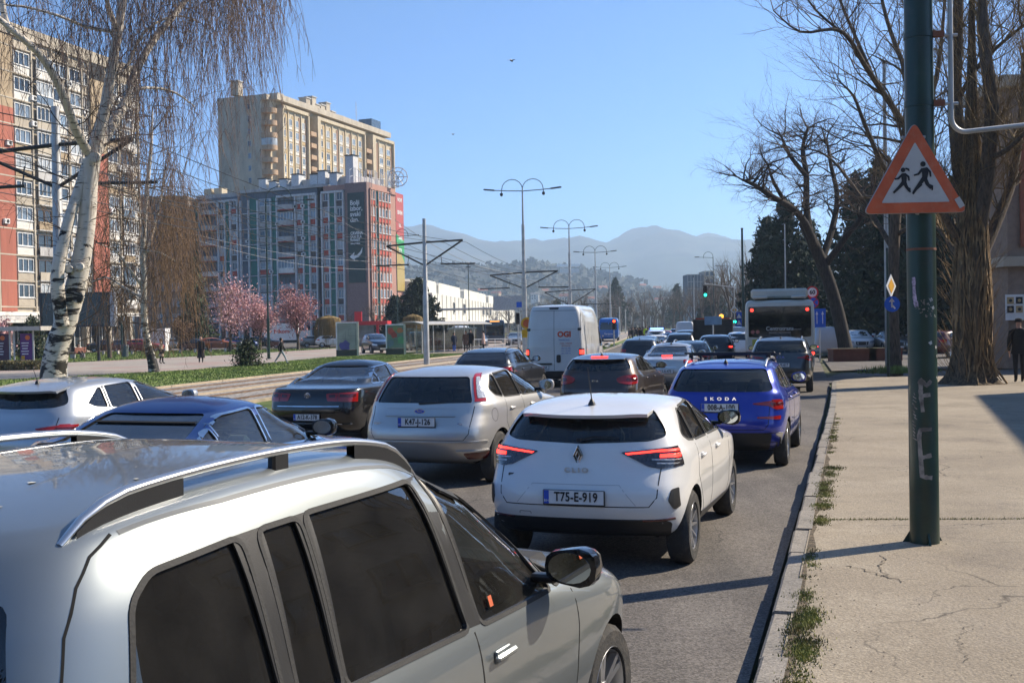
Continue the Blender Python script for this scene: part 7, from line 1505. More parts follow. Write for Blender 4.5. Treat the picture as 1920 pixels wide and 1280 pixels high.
# ---- advertising panels by the promenade
def citylight(x0, x1, y0, y1, Y, label, art):
    a = at(x0, y1, Y); b = at(x1, y0, Y); w = b.x-a.x; h = b.z; o = thing('poster_stand', label, 'poster stand', ((a.x+b.x)/2, Y, 0), R(6), 'lit advertising panels by the promenade'); q = MB()
    q.span((-w/2, -.15, .55), (-w/2+.10, .15, h), wh_s); q.span((w/2-.16, -.15, .0), (w/2, .15, h), mat('panel_side_cream', (.55, .53, .42), .5)); q.span((-w/2+.101, -.15, h-.10), (w/2-.161, .15, h), wh_s); q.build('frame', o); q = MB(); q.span((-w/2, -.13, 0), (w/2-.161, .13, .549), mat('panel_base_dark', (.06, .065, .05), .7)); q.build('base', o)
    pz = MB(); pz.span((-w/2+.101, -.08, .56), (w/2-.161, .1, h-.101), mat('poster_pale_green' if art else 'poster_grey', (.16, .26, .20) if art else (.30, .33, .29), .25, var=.2, scale=1.2, coat=.5)); P = pz.build('poster', o)
    def blob(cx, cz, r_, m, k): q = MB(); rr_ = random.Random(k); q.prism([(cx+r_*rr_.uniform(.7, 1.2)*math.cos(t*.5), cz+r_*rr_.uniform(.7, 1.2)*math.sin(t*.5)) for t in range(12)], -.10-.003*k, -.085-.003*k, m, F_); q.build('poster_print', P)
    if art:
        for k, (x, z, r_, c) in enumerate(((-.35, 1.95, .28, (.45, .08, .06)), (.0, 2.1, .22, (.2, .25, .1)), (.35, 1.95, .25, (.5, .2, .08)), (-.1, 1.6, .25, (.35, .07, .06)), (.4, 1.2, .3, (.10, .32, .15)), (-.45, .95, .3, (.12, .2, .22)))): blob(x, z, r_, mat('poster_print_%d' % k, c, .3), k)
    else:
        blob(-.2, .85, .42, mat('map_purple', (.10, .09, .28), .3), 1)
        for x, z, w_, h_ in ((-.15, 1.5, .02, .9), (.35, 1.6, .55, .02), (.35, 2.1, .55, .02), (.08, 1.85, .02, .5), (.62, 1.5, .02, 1.2), (-.4, 1.35, .5, .02)): q = MB(); q.box((x, -.086, z), (w_, .012, h_), mat('map_lines', (.12, .14, .16), .4)); q.build('map_line', P)
    return o
citylight(631, 672, 603, 669, 86, 'pale grey map panel with a purple patch beside the promenade', False); citylight(724, 760, 607, 666, 88, 'green poster panel with red and orange fruit next to the tram pole', True)
# ---- tram stop
Yt = 90; ts_ = thing('tram_shelter', 'long glass tram shelter with a pale curved roof behind the tram pole', 'shelter', (at(792, 660, Yt).x, Yt, 0), R(66)); q = MB(); n = 6
for k in range(n+1):
    for y in (0, 1.54): piece('post', (k*1.9-.04, y-.04, 0), (k*1.9+.04, y+.04, 2.35), m_gal, ts_)
for k in range(n): q = MB(); q.span((k*1.9+.06, .0, .25), ((k+1)*1.9-.06, .02, 2.1), glass('shelter_glass', (.75, .8, .76))); q.build('glass_panel', ts_)
q = MB(); q.span((0, .05, .25), (.02, 1.5, 2.1), MATS['shelter_glass']); q.build('end_panel', ts_)
q = MB(); q.prism([(-.5, 2.42), (.3, 2.62), (1.2, 2.66), (2.0, 2.5), (2.0, 2.44), (1.2, 2.59), (.3, 2.55), (-.5, 2.36)], -.6, n*1.9+.8, mat('shelter_roof', (.42, .40, .36), .5), lambda u, v, h: (h, u, v)); nrm_fix(q); q.build('roof', ts_)
q = MB(); q.span((1, .4, .42), (5, .8, .48), M['black']); q.build('bench', ts_)
rl = thing('railing', 'low white railing along the tram stop left of the van', 'railing', (at(868, 655, 96).x, 96, .1), R(10)); Lr = 5.6; q = MB(); q.tube([(0, 0, .95), (Lr, 0, .95)], .035, wh_s, 6); q.tube([(0, 0, .35), (Lr, 0, .35)], .025, wh_s, 6); q.build('rail', rl)
for k in range(9): q = MB(); q.tube([(k*Lr/8, 0, 0), (k*Lr/8, 0, .95)], .025, wh_s, 5); q.build('post', rl)
# tram platform
q = MB(); q.add([(-8, 88, .09), (-1.8, 88, .09), (4.5, 128, .09), (-4, 128, .09)], [(0, 1, 2, 3)], g_prom); q.build('tram_platform', kind='structure')
# ---- left shelter with the purple poster and the dark billboard
Ys = 82; a = at(0, 680, Ys); sh = thing('bus_shelter', 'bus shelter with purple posters and a pale roof at the left edge', 'shelter', (a.x-3, Ys, 0)); W_ = lambda px: at(px, 620, Ys).x-a.x+3; Z_ = lambda py: hgt(40, py, Ys)
q = MB(); q.span((-2, -.9, Z_(620)), (W_(86), 1.2, Z_(612)), mat('shelter_roof', (.42, .40, .36), .5)); q.build('roof', sh); q = MB()
for px in (18, 26, 62): q.span((W_(px)-.05, -.05, 0), (W_(px)+.05, .05, Z_(620)), m_gal)
q.build('frame', sh); pur = mat('poster_purple', (.10, .012, .16), .4, var=.06); plum = mat('poster_plum', (.06, .012, .05), .4)
for x0, x1, m_ in ((-12, 16, plum), (38, 60, pur)):
    q = MB(); q.span((W_(x0), -.06, Z_(678)), (W_(x1), .04, Z_(625)), m_); P_ = q.build('poster', sh); q = MB(); cx = W_((x0+x1)/2+3); disc(q, (cx, Z_(633)), .18, -.08, mat('poster_orange', (.7, .16, .03), .4), 14); q.build('orange_sun', P_); q = MB()
    for k in range(5): q.box((W_((x0+x1)/2-2), -.075, Z_(643)-k*.20), (.55-.08*(k % 3), .01, .07), wh_s)
    q.build('text_lines', P_)
    if x0 > 0: q = MB(); q.box((W_(43), -.08, Z_(670)), (.25, .012, .25), yel_s); q.build('yellow_box', P_)
Yb = 85; bb = thing('billboard', 'large black framed billboard behind the birch trunk', 'billboard', (at(142, 620, Yb).x, Yb, 0)); hw_ = 62/2100*Yb; z0_, z1_ = hgt(142, 613, Yb), hgt(142, 548, Yb); q = MB(); q.span((-hw_, -.08, z0_+.12), (hw_, .05, z1_-.12), mat('billboard_print', (.014, .017, .018), .25, var=.6, scale=.8, coat=.5)); q.build('poster', bb); q = MB()
for a_, b_ in (((-hw_-.15, -.14, z0_), (hw_+.15, .1, z0_+.12)), ((-hw_-.15, -.14, z1_-.12), (hw_+.15, .1, z1_)), ((-hw_-.15, -.14, z0_+.121), (-hw_, .1, z1_-.121)), ((hw_, -.14, z0_+.121), (hw_+.15, .1, z1_-.121))): q.span(a_, b_, m_dk)
q.span((hw_+.151, -.1, z0_), (hw_+.5, .5, z1_), m_back); q.build('frame', bb); q = MB()
q.tube([(-1.6, .3, 0), (-1.6, .3, z1_-.3)], .12, m_dk, 8); q.tube([(1.6, .3, 0), (1.6, .3, z1_-.3)], .12, m_dk, 8); q.build('legs', bb)
bl = mat('billboard_light_print', (.16, .18, .18), .4)
def bbt(s, px, py, size): wall_text(s, size, bl, bb, (at(px, py, Yb).x-at(142, 620, Yb).x, -.09, hgt(px, py, Yb)), R(-90), name='billboard_lettering')
bbt('THE', 92, 572, .28); bbt('TE', 92, 580, .28)
q = MB(); q.tube([(.4, -.1, z0_+1.0), (1.2, -.1, z0_+1.35), (1.9, -.1, z0_+1.7)], .03, bl, 4); q.build('billboard_figure', bb)
# benches, bins, kiosk box
wood = mat('bench_wood', (.26, .10, .065), .7); 
def bench(px, Y, lab, rz=0):
    o = thing('park_bench', lab, 'bench', (at(px, 640, Y).x, Y, .0), rz, 'park benches by the lawn')
    for k in range(3): q = MB(); q.span((-.9, -.35+k*.16, .42), (.9, -.23+k*.16, .46), wood); q.build('seat_slat', o); q = MB(); q.span((-.9, .14+k*.02, .54+k*.15), (.9, .18+k*.02, .65+k*.15), wood); q.build('backrest_slat', o)
    for sg in (-1, 1): q = MB(); q.span((sg*.75-.05, -.33, 0), (sg*.75+.05, .12, .42), conc_g); q.span((sg*.75-.03, .10, .42), (sg*.75+.03, .14, .98), m_dk); q.build('leg', o)
for px, Y, lab in ((208, 113, 'bench under the billboard left of the green litter bin'), (262, 112, 'bench behind the slim birch'), (352, 114, 'bench between the woman in beige and the figure in the long black coat'), (409, 115, 'bench below the pale pink blossom tree'), (443, 119, 'bench at the foot of the pink blossom tree, further back'), (515, 118, 'bench between the two blossom trees')): bench(px, Y, lab)
for px, Y, lab in ((234, 99, 'grey round litter bin left of the slim birch'), (449, 108, 'grey round litter bin beside the little conifer')):
    o = thing('litter_bin', lab, 'litter bin', (at(px, 640, Y).x, Y, 0), 0, 'round litter bins'); q = MB(); q.lathe([(.28, 0), (.32, .9), (.34, .9), (.34, .98), (.27, .98), (.25, .5)], mat('bin_grey_green', (.11, .14, .14), .6), 14); q.build('bin', o, 30); q = MB(); q.lathe([(.35, .99), (.30, 1.1), (.1, 1.14)], m_dk, 14); q.build('lid', o, 30)
q = MB(); p = at(287, 640, 128); q.span((p.x-1.4, 128, 0), (p.x+1.4, 130, 2.6), wh_s); q.build('utility_cabin', None, label='white utility cabin behind the slim birch and the parked cars', cat='cabin')
# low wall boxes on the right
for px, w, lab in ((1597, 2.2, 'long rust-brown planter left of the parked silver car'), (1655, 1.7, 'rust-brown planter in front of the parked silver car')):
    Y = 58; o = thing('planter', lab, 'planter', (at(px, 660, Y).x, Y, .0), 0, 'rust-brown planters on the right'); q = MB(); q.span((-w/2, -.5, 0), (w/2, .5, .6), mat('planter_rust', (.12, .04, .028), .8)); q.span((-w/2-.05, -.55, .601), (w/2+.05, .55, .66), MATS['planter_rust']); q.build('box', o); q = MB(); q.span((-w/2+.06, -.44, .661), (w/2-.06, .44, .67), g_earth); q.build('soil', o)
# birds
for px, py, Y, s_, lab in ((959, 114, 70, .30, 'dark bird gliding in the middle of the sky'), (849, 252, 110, .28, 'tiny bird left of the first, lower in the sky')):
    p = at(px, py, Y); q = MB(); q.lathe([(.002, -.22), (.05, -.1), (.06, .03), (.035, .15), (.002, .22)], M['black'], 8, axis='X'); q.add([(.08, .04, .02), (.10, s_*.7, .08), (.0, s_*1.0, .03), (-.06, s_*.6, .05), (-.06, .04, .01), (.08, -.04, .02), (.10, -s_*.7, .08), (.0, -s_*1.0, .03), (-.06, -s_*.6, .05), (-.06, -.04, .01)], [(0, 1, 2, 3, 4), (9, 8, 7, 6, 5)], M['black'])
    q.build('bird', None, 40, lab, 'bird', loc=p, rz=R(70)).scale = (1.4, 1.1, 1)
# ================================================================== people
skin = mat('skin', (.48, .28, .20), .6)
def person(label, loc, H, face, coat, legs, hair, coat_len=.48, stride=.0, sit=False, shoes=None, bag=None, cap=False, group=None, hands=True):
    """a figure grown from a jointed skeleton; face: direction it looks, as an angle from +X"""
    o = thing('person', label, 'person', loc, face-R(90), group); k = H/1.75; s = stride
    V = [(0, 0, .95)]; E = []; Rr = [(.15, .115)]; 
    def add(p, j, r_): V.append(p); E.append((j, len(V)-1)); Rr.append(r_); return len(V)-1
    ch = add((0, .01, 1.22), 0, (.17, .115)); sh = add((0, 0, 1.42), ch, (.15, .09)); nk = add((0, .01, 1.50), sh, (.055, .055)); hd = add((0, .02, 1.60), nk, (.078, .09)); ht = add((0, .015, 1.70), hd, (.065, .075))
    for sg in (-1, 1):
        a = add((sg*.19, 0, 1.40), sh, (.062, .06)); b = add((sg*.235, -.02-sg*s*.25, 1.13), a, (.048, .048)); c = add((sg*.235, .06-sg*s*.35+(.25 if sit else 0), .90 if not sit else 1.02), b, (.036, .036)); d = add((sg*.225, .09-sg*s*.4+(.32 if sit else 0), .81 if not sit else .98), c, (.03, .042))
        h = add((sg*.095, 0, .90), 0, (.095, .10))
        if sit: kn = add((sg*.11, .42, .90), h, (.068, .068)); an = add((sg*.11, .50, .50), kn, (.045, .045)); add((sg*.11, .64, .46), an, (.042, .032))
        else: kn = add((sg*.10, sg*s*.45+.03*abs(s), .50), h, (.066, .066)); an = add((sg*.10, sg*s*.75-(.18*s if sg < 0 else 0), .09+(.10*s if sg < 0 else 0)), kn, (.044, .046)); add((sg*.105, sg*s*.75+.15-(.18*s if sg < 0 else 0), .035+(.06*s if sg < 0 else 0)), an, (.042, .032))
    if sit: V = [(x, y, z-.46) for x, y, z in V]
    me = bpy.data.meshes.new('body'); me.from_pydata([(x*k, y*k, z*k) for x, y, z in V], E, []); bo = bpy.data.objects.new('body', me); C.objects.link(bo); md = bo.modifiers.new('s', 'SKIN'); md.use_smooth_shade = True
    for i, r_ in enumerate(Rr): me.skin_vertices[0].data[i].radius = (r_[0]*k, r_[1]*k)
    me.skin_vertices[0].data[0].use_root = True; sb_ = bo.modifiers.new('u', 'SUBSURF'); sb_.levels = 1; dg = bpy.context.evaluated_depsgraph_get(); m2 = bpy.data.meshes.new_from_object(bo.evaluated_get(dg)); bpy.data.objects.remove(bo)
    m2.materials.clear(); zo = -.46 if sit else 0
    for m_ in (coat, legs, skin, shoes or M['black']): m2.materials.append(m_)
    for p in m2.polygons:
        z = p.center.z/k-zo; x = abs(p.center.x/k); hand = x > .195 and z < (.86 if not sit else 1.03) and z > .7
        p.material_index = 2 if (z > 1.49 or (hand and (not sit or p.center.y/k > .34))) else (3 if z < (.1 if not sit else .54) else (1 if z < (.93 if x < .2 else .7) and not (sit and z > .93) else 0)); p.use_smooth = True
    link(bpy.data.objects.new('body', m2), o); q = MB(); zt = (1.66+zo)*k
    if cap: q.lathe([(.098*k, -.01), (.10*k, .04*k), (.08*k, .085*k), (.02*k, .1*k)], hair, 12, c=(0, .01, zt)); q.box((0, .11*k, zt), (.13*k, .09*k, .012), hair, bev=.004); q.build('cap', o, 50)
    else: q.lathe([(.07*k, -.13*k), (.09*k, -.08*k), (.096*k, 0), (.085*k, .05*k), (.05*k, .085*k), (.01, .093*k)], hair, 12, c=(0, -.022*k, zt)); q.build('hair', o, 50)
    q = MB(); y = .105*k; q.lathe([(.004, .03*k), (.014*k, .0), (.004, -.005)], skin, 6, c=(0, y, zt-.07*k)); q.build('nose', o, 40)
    q = MB()
    for sg in (-1, 1): q.box((sg*.032*k, .093*k, zt-.035*k), (.02*k, .012, .009), M['ink'])
    q.build('eyes', o); q = MB(); q.box((0, .092*k, zt-.105*k), (.04*k, .01, .007), mat('lips', (.3, .1, .09))); q.build('mouth', o)
    if coat_len and not sit:
        q = MB(); z1, z0 = 1.30*k, (.95-coat_len)*k; q.lathe([((.17)*k, z1), (.185*k, 1.1*k), (.175*k, .98*k), (.20*k, .85*k), ((.19+.13*coat_len)*k, z0), ((.17+.13*coat_len)*k, z0), (.15*k, z1-.02)], coat, 16); me_ = q.mesh('coat', 50); me_.transform(Matrix.Diagonal((1, .72, 1, 1))); child('coat', me_, o)
        q = MB()
        for sg in (-1, 1): q.tube([(sg*.18*k, 0, 1.42*k), (sg*.238*k, (-.02-sg*s*.25)*k, 1.13*k), (sg*.236*k, (.055-sg*s*.34)*k, .92*k)], [.072*k, .062*k, .05*k], coat, 8)
        q.build('sleeves', o, 50)
    for sg in (-1, 1):
        q = MB(); hy = (.09-sg*s*.4+(.32 if sit else 0))*k; hz = (.81 if not sit else .98)*k+zo*k
        for f in range(4): x = sg*.225*k; q.tube([(x, hy-.03*k+f*.017*k, hz-.03*k), (x-sg*.004, hy-.03*k+f*.018*k, hz-(.085+(.012 if f in (1, 2) else 0))*k), (x-sg*.018*k, hy-.026*k+f*.018*k, hz-(.115+(.012 if f in (1, 2) else 0))*k)], [.009*k, .008*k, .006*k], skin, 5)
        q.tube([(sg*.22*k, hy+.035*k, hz), (sg*.21*k, hy+.055*k, hz-.04*k), (sg*.20*k, hy+.05*k, hz-.065*k)], [.011*k, .009*k, .007*k], skin, 5); q.build('fingers', o, 50)
    if bag: q = MB(); q.box((bag[0], bag[1], .85*k), (.12, .32, .3), bag[2], bev=.03); q.tube([(bag[0], bag[1], 1.0*k), (bag[0]*.6, bag[1]*.5, 1.42*k)], .012, bag[2], 5); q.build('shoulder_bag', o, 40)
    return o
def cl(n, c): return mat('cloth_'+n, c, .9, var=.15, scale=8)
bk = cl('black', (.012, .012, .014)); bei = cl('beige', (.42, .33, .24)); jn = cl('pale_jeans', (.30, .34, .38)); nv = cl('navy', (.02, .03, .06)); hb = cl('brown_hair', (.06, .035, .02)); hd_ = cl('dark_hair', (.015, .012, .01)); pk = cl('pale_pink', (.50, .34, .28)); gy = cl('grey', (.10, .10, .11)); hv = mat('hi_vis_yellow', (.55, .75, .02), .8)
gpos = lambda px, py, z=0.045: G(px, py, z)
p = gpos(303, 682); person('woman in a knee-length beige coat with a dark bag near the slim birch', p, 1.68, R(20), bei, bk, hb, .42, .12, bag=(.26, 0, bk))
p = gpos(377, 680); person('figure in a long black coat walking on the promenade', p, 1.74, R(-80), bk, bk, skin, .62, .08)
p = gpos(528, 682); person('man in a dark jacket and pale jeans striding along the promenade', p, 1.62, R(5), bk, jn, hd_, .12, .5)
p = at(147, 660, 97); person('person in dark clothes sitting on a bench behind the birch trunk', (p.x, 97, .0), 1.72, R(-10), bk, gy, hd_, 0, 0, sit=True)
bench(147, 97.1, 'bench on which a person in dark clothes sits', R(-100))
p = at(1911, 700, 33.6); person('man in black with a cap walking past the right edge of the picture', (p.x, 33.6, .15), 1.93, R(75), bk, bk, bk, .16, .12, cap=True)
Ypf = 93
for px, lab, c1, c2, h_, f in ((851, 'person in a dark blue jacket waiting at the left end of the tram stop railing', nv, blue_s, 1.6, -60), (873, 'person in a brown coat waiting by the tram stop railing', cl('brown', (.16, .09, .06)), bk, 1.72, -100), (882, 'tall person in a black coat by the tram stop railing', bk, bk, 1.85, -90), (906, 'person in a pale pink coat by the tram stop railing', pk, bk, 1.75, 180), (985, 'dark figure half hidden behind the left edge of the van', gy, bk, 1.7, -90)):
    person(lab, (at(px, 620, Ypf).x, Ypf, .1), h_, R(f), c1, c2, hd_, .35, .05)
rq = random.Random(8)
for k in range(14):
    px = 1180+k*3.1+rq.uniform(-1, 1); Y = 138+rq.uniform(-8, 14); m_ = rq.choice([bk, nv, gy, bk, cl('brown', (.16, .09, .06))])
    person('pedestrian in %s crossing beyond the queue, %s of the crowd' % ('hi-vis yellow' if k == 10 else m_.name.split('_')[-1], ['leftmost', 'second', 'third', 'fourth', 'fifth', 'sixth', 'seventh', 'eighth', 'ninth', 'tenth', 'eleventh', 'twelfth', 'thirteenth', 'rightmost'][k]), (at(px, 620, Y).x, Y, 0), rq.uniform(1.6, 1.85), rq.uniform(0, 6), hv if k == 10 else m_, bk, hd_, .2, .3, group='crowd crossing beyond the queue')
# ================================================================== the rest of the traffic
GQ = 'cars queuing on the road'
def lane_head(Y): return math.atan(float(np.interp(Y, [0, 15, 25, 35, 45, 60, 100, 200], [.345, .34, .31, .27, .235, .20, .16, .12])))
def car(px, Y, fam, L, W_, H_, pt, label, name, near=1, head=None, dist_x=None, **k):
    x = at(px, 620, Y).x; return make_car(name, label, fam, L, W_, H_, pt, (x, Y), lane_head(Y) if head is None else head, near, group=k.pop('group', GQ), **k)
# dark estate with roof rails
bmw, B = car(893, 29.8, 'wagon', 4.65, 1.82, 1.52, P_DK, 'dark estate car with black roof rails, between the tram pole and the white van', 'dark_estate_car', 2, glz='tint', rear_glz='dark_gls', rails=None, wheels='multi', trim='gloss')
for sg in (-1, 1):
    q = MB(); pts = []
    for k in range(13): t = k/12; x = .8+1.9*t; h, _, _ = B.cast(x, sg*.56, 'top'); pts.append(h+Vector((0, 0, .005+.055*min(1, min(t, 1-t)*9)**.6)))
    q.tube(pts, .014, M['black'], 8); q.build('roof_rail', bmw, 50)
# brown hatchback
def lamp_brown(B, root, sx, sy, sz):
    for sg in (-1, 1):
        ax = 'left' if sg > 0 else 'right'; s = lambda P: [(sg*y*sy, z*sz) for y, z in P]
        q = MB(); B.patch(q, rp(s([(.90, .98), (.62, 1.0), (.44, .93), (.50, .84), (.74, .80), (.89, .82)]), .05), 'rear', M['red_lens'], off=.010, K=4); B.patch(q, rp([(.03, .99*sz), (.42*sx, 1.01*sz), (.30*sx, .88*sz), (.03, .82*sz)], .04), ax, M['red_lens'], off=.010, K=3); o = q.build('tail_light', root, 50)
        b = MB(); B.patch(b, rp(s([(.84, .93), (.66, .94), (.66, .87), (.84, .86)]), .02), 'rear', M['red_dark'], off=.015, K=2, skirt=.004); b.build('lamp_bowl', o)
ceed, B = car(1112, 23.9, 'hatch', 4.31, 1.80, 1.47, P_BROWN, 'brown hatchback with glossy red lamps just ahead of the white hatchback', 'brown_hatchback', 2, glz='tint', rear_glz='tint', lamp=lamp_brown, antenna=(.72, .06), head=math.atan(.33), plate='E83-T-204', plate_z=.55)
rear_text(ceed, B, 'KIA', .06, M['chrome'], 0, .90, 1.2, 1.4, name='maker_lettering'); q = MB(); B.patch(q, [(-.18, 1.395), (.18, 1.395), (.18, 1.375), (-.18, 1.375)], 'rear', M['red_lit'], off=.03, K=1); q.build('brake_lamp', ceed); spoiler(B, ceed, P_BROWN, .6, .32, .58)
# silver saloon
cruze, B = car(1245, 34.5, 'sedan', 4.6, 1.79, 1.48, P_SILV2, 'silver saloon with a lit lamp in its rear window, right of the brown hatchback', 'silver_saloon', 2, glz='tint', rear_glz='gls', plate='J12-A-475', plate_z=.62, brake=True, antenna=(1.75, .08), trim='chrome')
q = MB(); B.patch(q, [(-.16, 1.11), (.16, 1.11), (.16, 1.085), (-.16, 1.085)], 'rear', M['red_lit'], off=.02, K=1); q.build('brake_lamp', cruze)
q = MB(); h, _, _ = B.cast(0, .86, 'rear'); q.prism([(-.07, .85), (-.02, .85), (-.02, .87), (.02, .87), (.02, .85), (.07, .85), (.07, .82), (.02, .82), (.02, .80), (-.02, .80), (-.02, .82), (-.07, .82)], h.x-.012, h.x, M['amber'], lambda u, v, w_: (w_, u, v)); nrm_fix(q); q.build('badge', cruze)
q = MB(); B.patch(q, [(-.35, .765), (.35, .765), (.33, .75), (-.33, .75)], 'rear', M['chrome'], off=.012, K=1); q.build('chrome_strip', cruze)
# dark grey crossover ahead of the blue one
def lamp_kia(*a): lamp_wedge(*a, lit=False, z0=.97)
kia, B = car(1462, 32.8, 'suv', 4.5, 1.87, 1.66, P_GREY, 'grey crossover with dark tinted tail behind the bus', 'grey_crossover', 2, glz='tint', rear_glz='tint', lamp=lamp_kia, rails=(.62, 2.35, .60, .03), antenna=(.75, .07), plate='M29-K-617', plate_z=.78, wheels='multi', bump_m='black', head=math.atan(.27))
rear_text(kia, B, 'KIA', .085, M['chrome'], 0, 1.06, 1.3, 1.6, name='maker_lettering')
for sg in (-1, 1): q = MB(); B.patch(q, rp([(sg*.82, .55), (sg*.55, .53), (sg*.6, .47), (sg*.84, .48)], .01), 'rear', M['chrome'], off=.012, K=2); q.build('reflector', kia, 50)
# white high-roof van
van, B = car(1038, 38.2, 'van', 5.6, 2.05, 2.86, paint('van_white', (.66, .66, .65), 0, .45), 'tall white panel van with red lettering on its right rear door', 'white_van', 1, lights=False, mirror=True, head=math.atan(.24))
for sg in (-1, 1):
    q = MB(); B.patch(q, rp([(sg*1.0, 1.32), (sg*.86, 1.32), (sg*.86, .75), (sg*1.0, .75)], .02), 'rear', M['red_dark'], off=.012, K=2); o = q.build('tail_light', van, 50); b = MB(); B.patch(b, [(sg*.99, 1.27), (sg*.88, 1.27), (sg*.88, 1.13), (sg*.99, 1.13)], 'rear', M['red_lit'], off=.018, K=1, skirt=.004); b.build('lit_lamp', o)
    q = MB()
    for z in (1.9, .9): h, _, _ = B.cast(sg*.88, z*1.04, 'rear'); q.box(h+Vector((-.02, 0, 0)), (.05, .12, .09), P_GREY, bev=.01)
    q.build('hinge', van)
q = MB(); B.band(q, [(.0, 2.62), (.0, .58)], 'rear', M['void'], w=.012, off=.002, closed=False); B.band(q, [(-.86, 2.62), (.84, 2.62)], 'rear', M['void'], w=.010, off=.002, closed=False); B.band(q, [(-.9, 1.98), (.88, 1.98)], 'rear', conc_g, w=.010, off=.002, closed=False); B.band(q, [(-.88, 2.62), (-.96, .6)], 'rear', M['void'], w=.010, off=.002, closed=False); B.band(q, [(.87, 2.62), (.95, .6)], 'rear', M['void'], w=.010, off=.002, closed=False); q.build('door_gap', van)
q = MB(); B.patch(q, [(-1.0, .56), (1.0, .56), (.98, .32), (-.98, .32)], 'rear', M['black'], off=.04, K=2, skirt=.06); q.build('rear_bumper', van, 50); q = MB(); B.patch(q, rp([(-.17, 2.72), (.17, 2.72), (.15, 2.66), (-.15, 2.66)], .01), 'rear', M['black'], off=.012, K=1); q.build('high_level_lamp', van)
q = MB(); h, _, _ = B.cast(-.14, .98, 'rear'); q.box((h.x-.015, -.16, .98), (.04, .14, .26), M['black'], bev=.03); q.build('door_handle', van, 40); q = MB(); h, _, _ = B.cast(.4, .76, 'rear'); q.box((h.x-.01, .45, .80), (.03, .75, .06), M['black']); q.build('handle_strip', van)
licence_plate(van, B, 'M23-J-460', .68, y=.45); ogi_m = mat('ogi_red', (.65, .08, .03), .5)
def vtext(s, size, m, y, z, **k): h, _, _ = B.cast(y, z, 'rear'); return wall_text(s, size, m, van, (h.x-.008, y, z), R(180), name='lettering', ext=.001, **k)
vtext('OGI', .26, ogi_m, -.36, 1.80, bold=.012); vtext('Mehanika d.o.o.', .06, M['blue_plate'], -.36, 1.62)
for i, s in enumerate(('KLIMA - GRIJANJE', 'VENTILACIJA', '033 / 221-608', '061 / 190-455', '062 / 348-112')): vtext(s, .055, ogi_m if i < 2 else M['blue_plate'], -.42, 1.50-i*.085)
# ---- the bus
busc = mat('bus_cream', (.56, .54, .47), .4, var=.04, coat=.4, dirt=(.35, .32, .27), dscale=1, damt=.25)
bg_ = [(.32, .06, 11.9, 1.18, 0, .1), (.5, .0, 12, 1.24, .02, .1), (1.0, .0, 12, 1.26, .02, .1), (2.0, .0, 12, 1.27, .02, .1), (2.7, .04, 11.95, 1.25, .02, .1), (2.9, .10, 11.8, 1.20, .02, .1), (2.97, .2, 11.7, 1.12, .02, .1)]
FAM['bus'] = (bg_, 12, 2.54, 3.0, .05); _fw = fam_windows
def fam_windows(f):
    if f == 'bus': return dict(side=[[(.5+1.9*i, 1.15), (.5+1.9*i, 2.3), (2.3+1.9*i, 2.3), (2.3+1.9*i, 1.15)] for i in range(6)], rear=[(-1.13, 2.68), (1.13, 2.68), (1.13, 1.55), (.4, 1.50), (-.4, 1.50), (-1.13, 1.55)], front=[(-1.1, 2.7), (1.1, 2.7), (1.1, 1.0), (-1.1, 1.0)], pil=[], belt=1.1, wb=(3.2, 9.2), r=.48)
    return _fw(f)
_h = {'bus': (2.6,)}
def simple_vehicle(name, label, fam, L, W_, H_, pt, px, Y, head, lamps_z=.9, cat='bus', group=GQ, mirror=False):
    return make_car(name, label, fam, L, W_, H_, pt, (at(px, 620, Y).x, Y), head, 1 if fam == 'bus' and Y < 60 else 0, group=group, lights=False, mirror=mirror, cat=cat, handle=(2.6,), gap=False)
bus, B = simple_vehicle('city_bus', 'cream city bus with a wide dark rear window and small red lamps', 'bus', 12, 2.54, 3.0, busc, 1462, 41.5, math.atan(.235))
q = MB(); q.box((2.6, 0, 3.17), (4.0, 2.1, .36), busc, bev=.08); q.build('roof_unit', bus, 40); q = MB()
for y in (-.7, .7): q.box((.45, y, 3.02), (.7, .55, .10), busc, bev=.04)
q.build('roof_fairing', bus, 40)
for sg in (-1, 1):
    q = MB(); q.lathe([(.06, 0), (.06, .012)], M['red_lit'], 12, c=(B.cast(sg*1.0, 2.55, 'rear')[0].x-.025, sg*1.0, 2.55), axis='X'); q.build('marker_lamp', bus)
    q = MB(); B.patch(q, rp([(sg*1.24, 1.02), (sg*1.02, 1.02), (sg*1.02, .76), (sg*1.24, .76)], .04), 'rear', M['red_dark'], off=.02, K=2); o = q.build('tail_light', bus); b = MB(); B.patch(b, rp([(sg*1.22, .98), (sg*1.06, .98), (sg*1.06, .88), (sg*1.22, .88)], .03), 'rear', M['red_lit'], off=.026, K=1); b.build('lit_lamp', o)
q = MB(); B.patch(q, [(1.0, 1.46), (.66, 1.46), (.66, 1.05), (1.0, 1.05)], 'rear', mat('yellow_green_poster', (.42, .40, .06), .5), off=.012, K=1); q.build('poster', bus)
for y in (.98, .80): q = MB(); q.lathe([(.07, 0), (.07, .01)], mat('faded_red_disc', (.4, .14, .12), .5), 14, c=(B.cast(y, 1.74, 'rear')[0].x-.02, y, 1.74), axis='X'); q.build('round_sticker', bus)
h, _, _ = B.cast(0, 1.85, 'rear'); wall_text('Centrotrans', .21, mat('pale_lettering', (.45, .47, .47), .5), bus, (h.x-.02, .0, 1.85), R(180), name='company_name', bold=.004, sx=.95); wall_text('EUROLINES', .06, MATS['pale_lettering'], bus, (h.x-.02, -.62, 1.82), R(180), name='company_name_small'); wall_text('GRADSKI I PRIGRADSKI', .075, MATS['pale_lettering'], bus, (h.x-.02, 0, 1.70), R(180), name='company_line')
q = MB()
